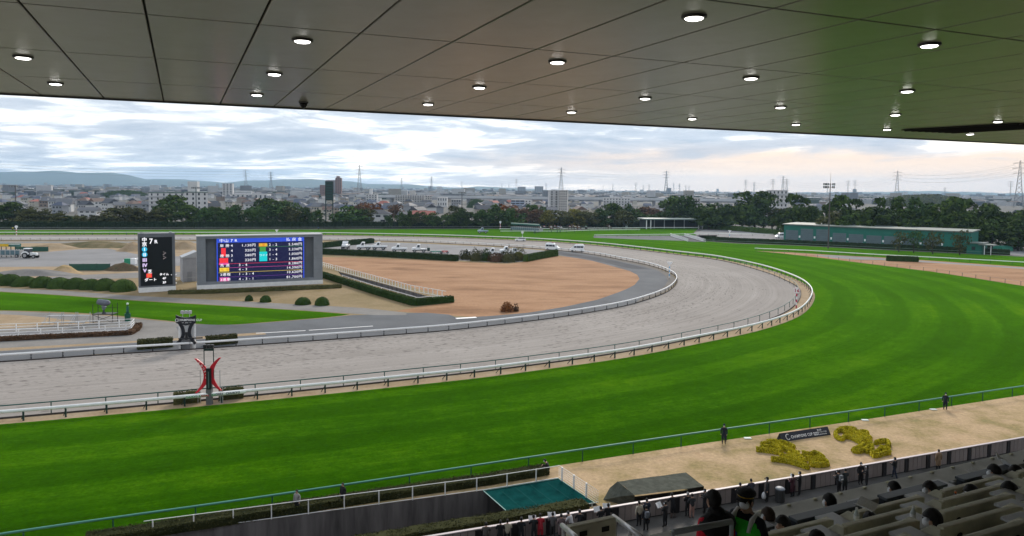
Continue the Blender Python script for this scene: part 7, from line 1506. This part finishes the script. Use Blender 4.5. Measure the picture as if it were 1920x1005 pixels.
p = on_t(1832, 893, row_t(0) + .1); paper(p, FACE, 'crumpled white sheet lying on the navy desk', .26, .2, 8)
p = on_t(1640, 958, row_t(2) + .3); paper(p, FACE + .4, 'white form lying on the grey desk, left', .34, .26, 6)
# ------------------------------------------------------------------ horses and jockeys by the far gate
def horse_mesh():
    V = [(0, 0, 1.25), (0, .5, 1.3), (0, -.55, 1.3), (0, .85, 1.5), (0, 1.15, 1.95), (0, 1.3, 2.05), (0, 1.6, 1.75), (0, -.85, 1.2), (0, -1.0, .7)]; Rd = [.29, .29, .28, .2, .13, .12, .07, .07, .04]; Ed = [(0, 1), (1, 3), (3, 4), (4, 5), (5, 6), (0, 2), (2, 7), (7, 8)]
    for s_ in (-1, 1):
        for y, kn in ((.6, .02), (-.65, -.12)):
            k = len(V); V += [(s_ * .15, y, 1.0), (s_ * .14, y + (.06 if y > 0 else .12), .72 if y > 0 else .8), (s_ * .13, y + kn, .5), (s_ * .13, y + (.0 if y > 0 else -.02), .08), (s_ * .13, y + .06, .03)]; Rd += [.16, .11, .065, .05, .06]; Ed += [(1 if y > 0 else 2, k), (k, k + 1), (k + 1, k + 2), (k + 2, k + 3), (k + 3, k + 4)]
    return V, Ed, Rd
V, Ed, Rd = horse_mesh(); COATS = [mat('horse_' + n, c, .5) for n, c in (('bay', (.06, .025, .012)), ('dark', (.018, .012, .009)), ('grey', (.35, .34, .33)), ('chestnut', (.13, .05, .02)))]
CN = ['bay', 'dark brown', 'grey', 'chestnut']; HM = [skin_body(V, Ed, Rd, [0] * len(Ed), [m]) for m in COATS]
SILK = [(.6, .6, .6), (.45, .03, .04), (.05, .10, .4), (.5, .4, .04), (.6, .25, .3), (.03, .22, .08)]; SN = ['white', 'red', 'blue', 'yellow', 'pink', 'green']
for i, (x, y, rz) in enumerate([(1014, 434.2, 80), (1021, 432.5, 100), (1034, 433.6, 60), (1041, 431.8, 95), (1047, 433.3, 70), (1053, 434, 110), (1069, 432.5, 85), (1075, 431.5, 70), (1079, 432.4, 100), (1086, 432.8, 90), (1099, 432.5, 20), (1143, 431.6, 90)]):
    p = G(x, y - .6); c = (0, 1, 3, 1, 0, 2, 1, 0, 1, 3, 1, 0)[i]; m = (0, 1, 0, 4, 2, 0, 1, 0, 3, 0, 5, 0)[i]
    h = thing('horse', f'{CN[c]} racehorse circling near the far gate, {ORD[i]} from left', 'horse', p, R(rz), 'racehorses behind the far gate'); h.scale = (1.25,) * 3; link('body', HM[c], h); MB().bbox(-.3, .3, -.3, .3, 1.5, 1.6, .04).build('saddle_cloth', M_WHITE, h)
    jk = person(p + Vector((0, 0, 1.42)), R(rz), f'jockey in {SN[m]} silks on the {ORD[i]} horse from left', SILK[m], (.7, .7, .7), 'sit', 'front', hair='black', mask=False, lean=.45, cap=SILK[(m + 1) % 6], group='jockeys by the far gate', h=2.0)
for i, (x, y, col_) in enumerate([(1003, 438.5, (.02, .1, .06)), (1029, 436, (.02, .12, .08)), (1034, 437, (.02, .05, .08)), (1045, 437, (.02, .25, .2)), (1050, 437, (.02, .2, .16)), (1114, 430.5, (.1, .1, .1)), (1121, 431, (.5, .5, .45)), (1131, 430.5, (.15, .14, .1)), (1008, 433, (.5, .15, .03)), (597, 431, (.04, .1, .25)), (24, 432, (.6, .5, .03))]):
    person(G(x, y), R(40 * i), f'far course worker, {ORD[i] if i < 9 else ("in blue by the hedge above the board" if i == 9 else "in yellow at the far left marker")}{" listed from the gate rightwards" if False else (" near the starting gate" if i < 9 else "")}', col_, BLK, mask=False, group='course workers on the far side', bulk=1.2)
bpy.data.scenes.remove(TMP)
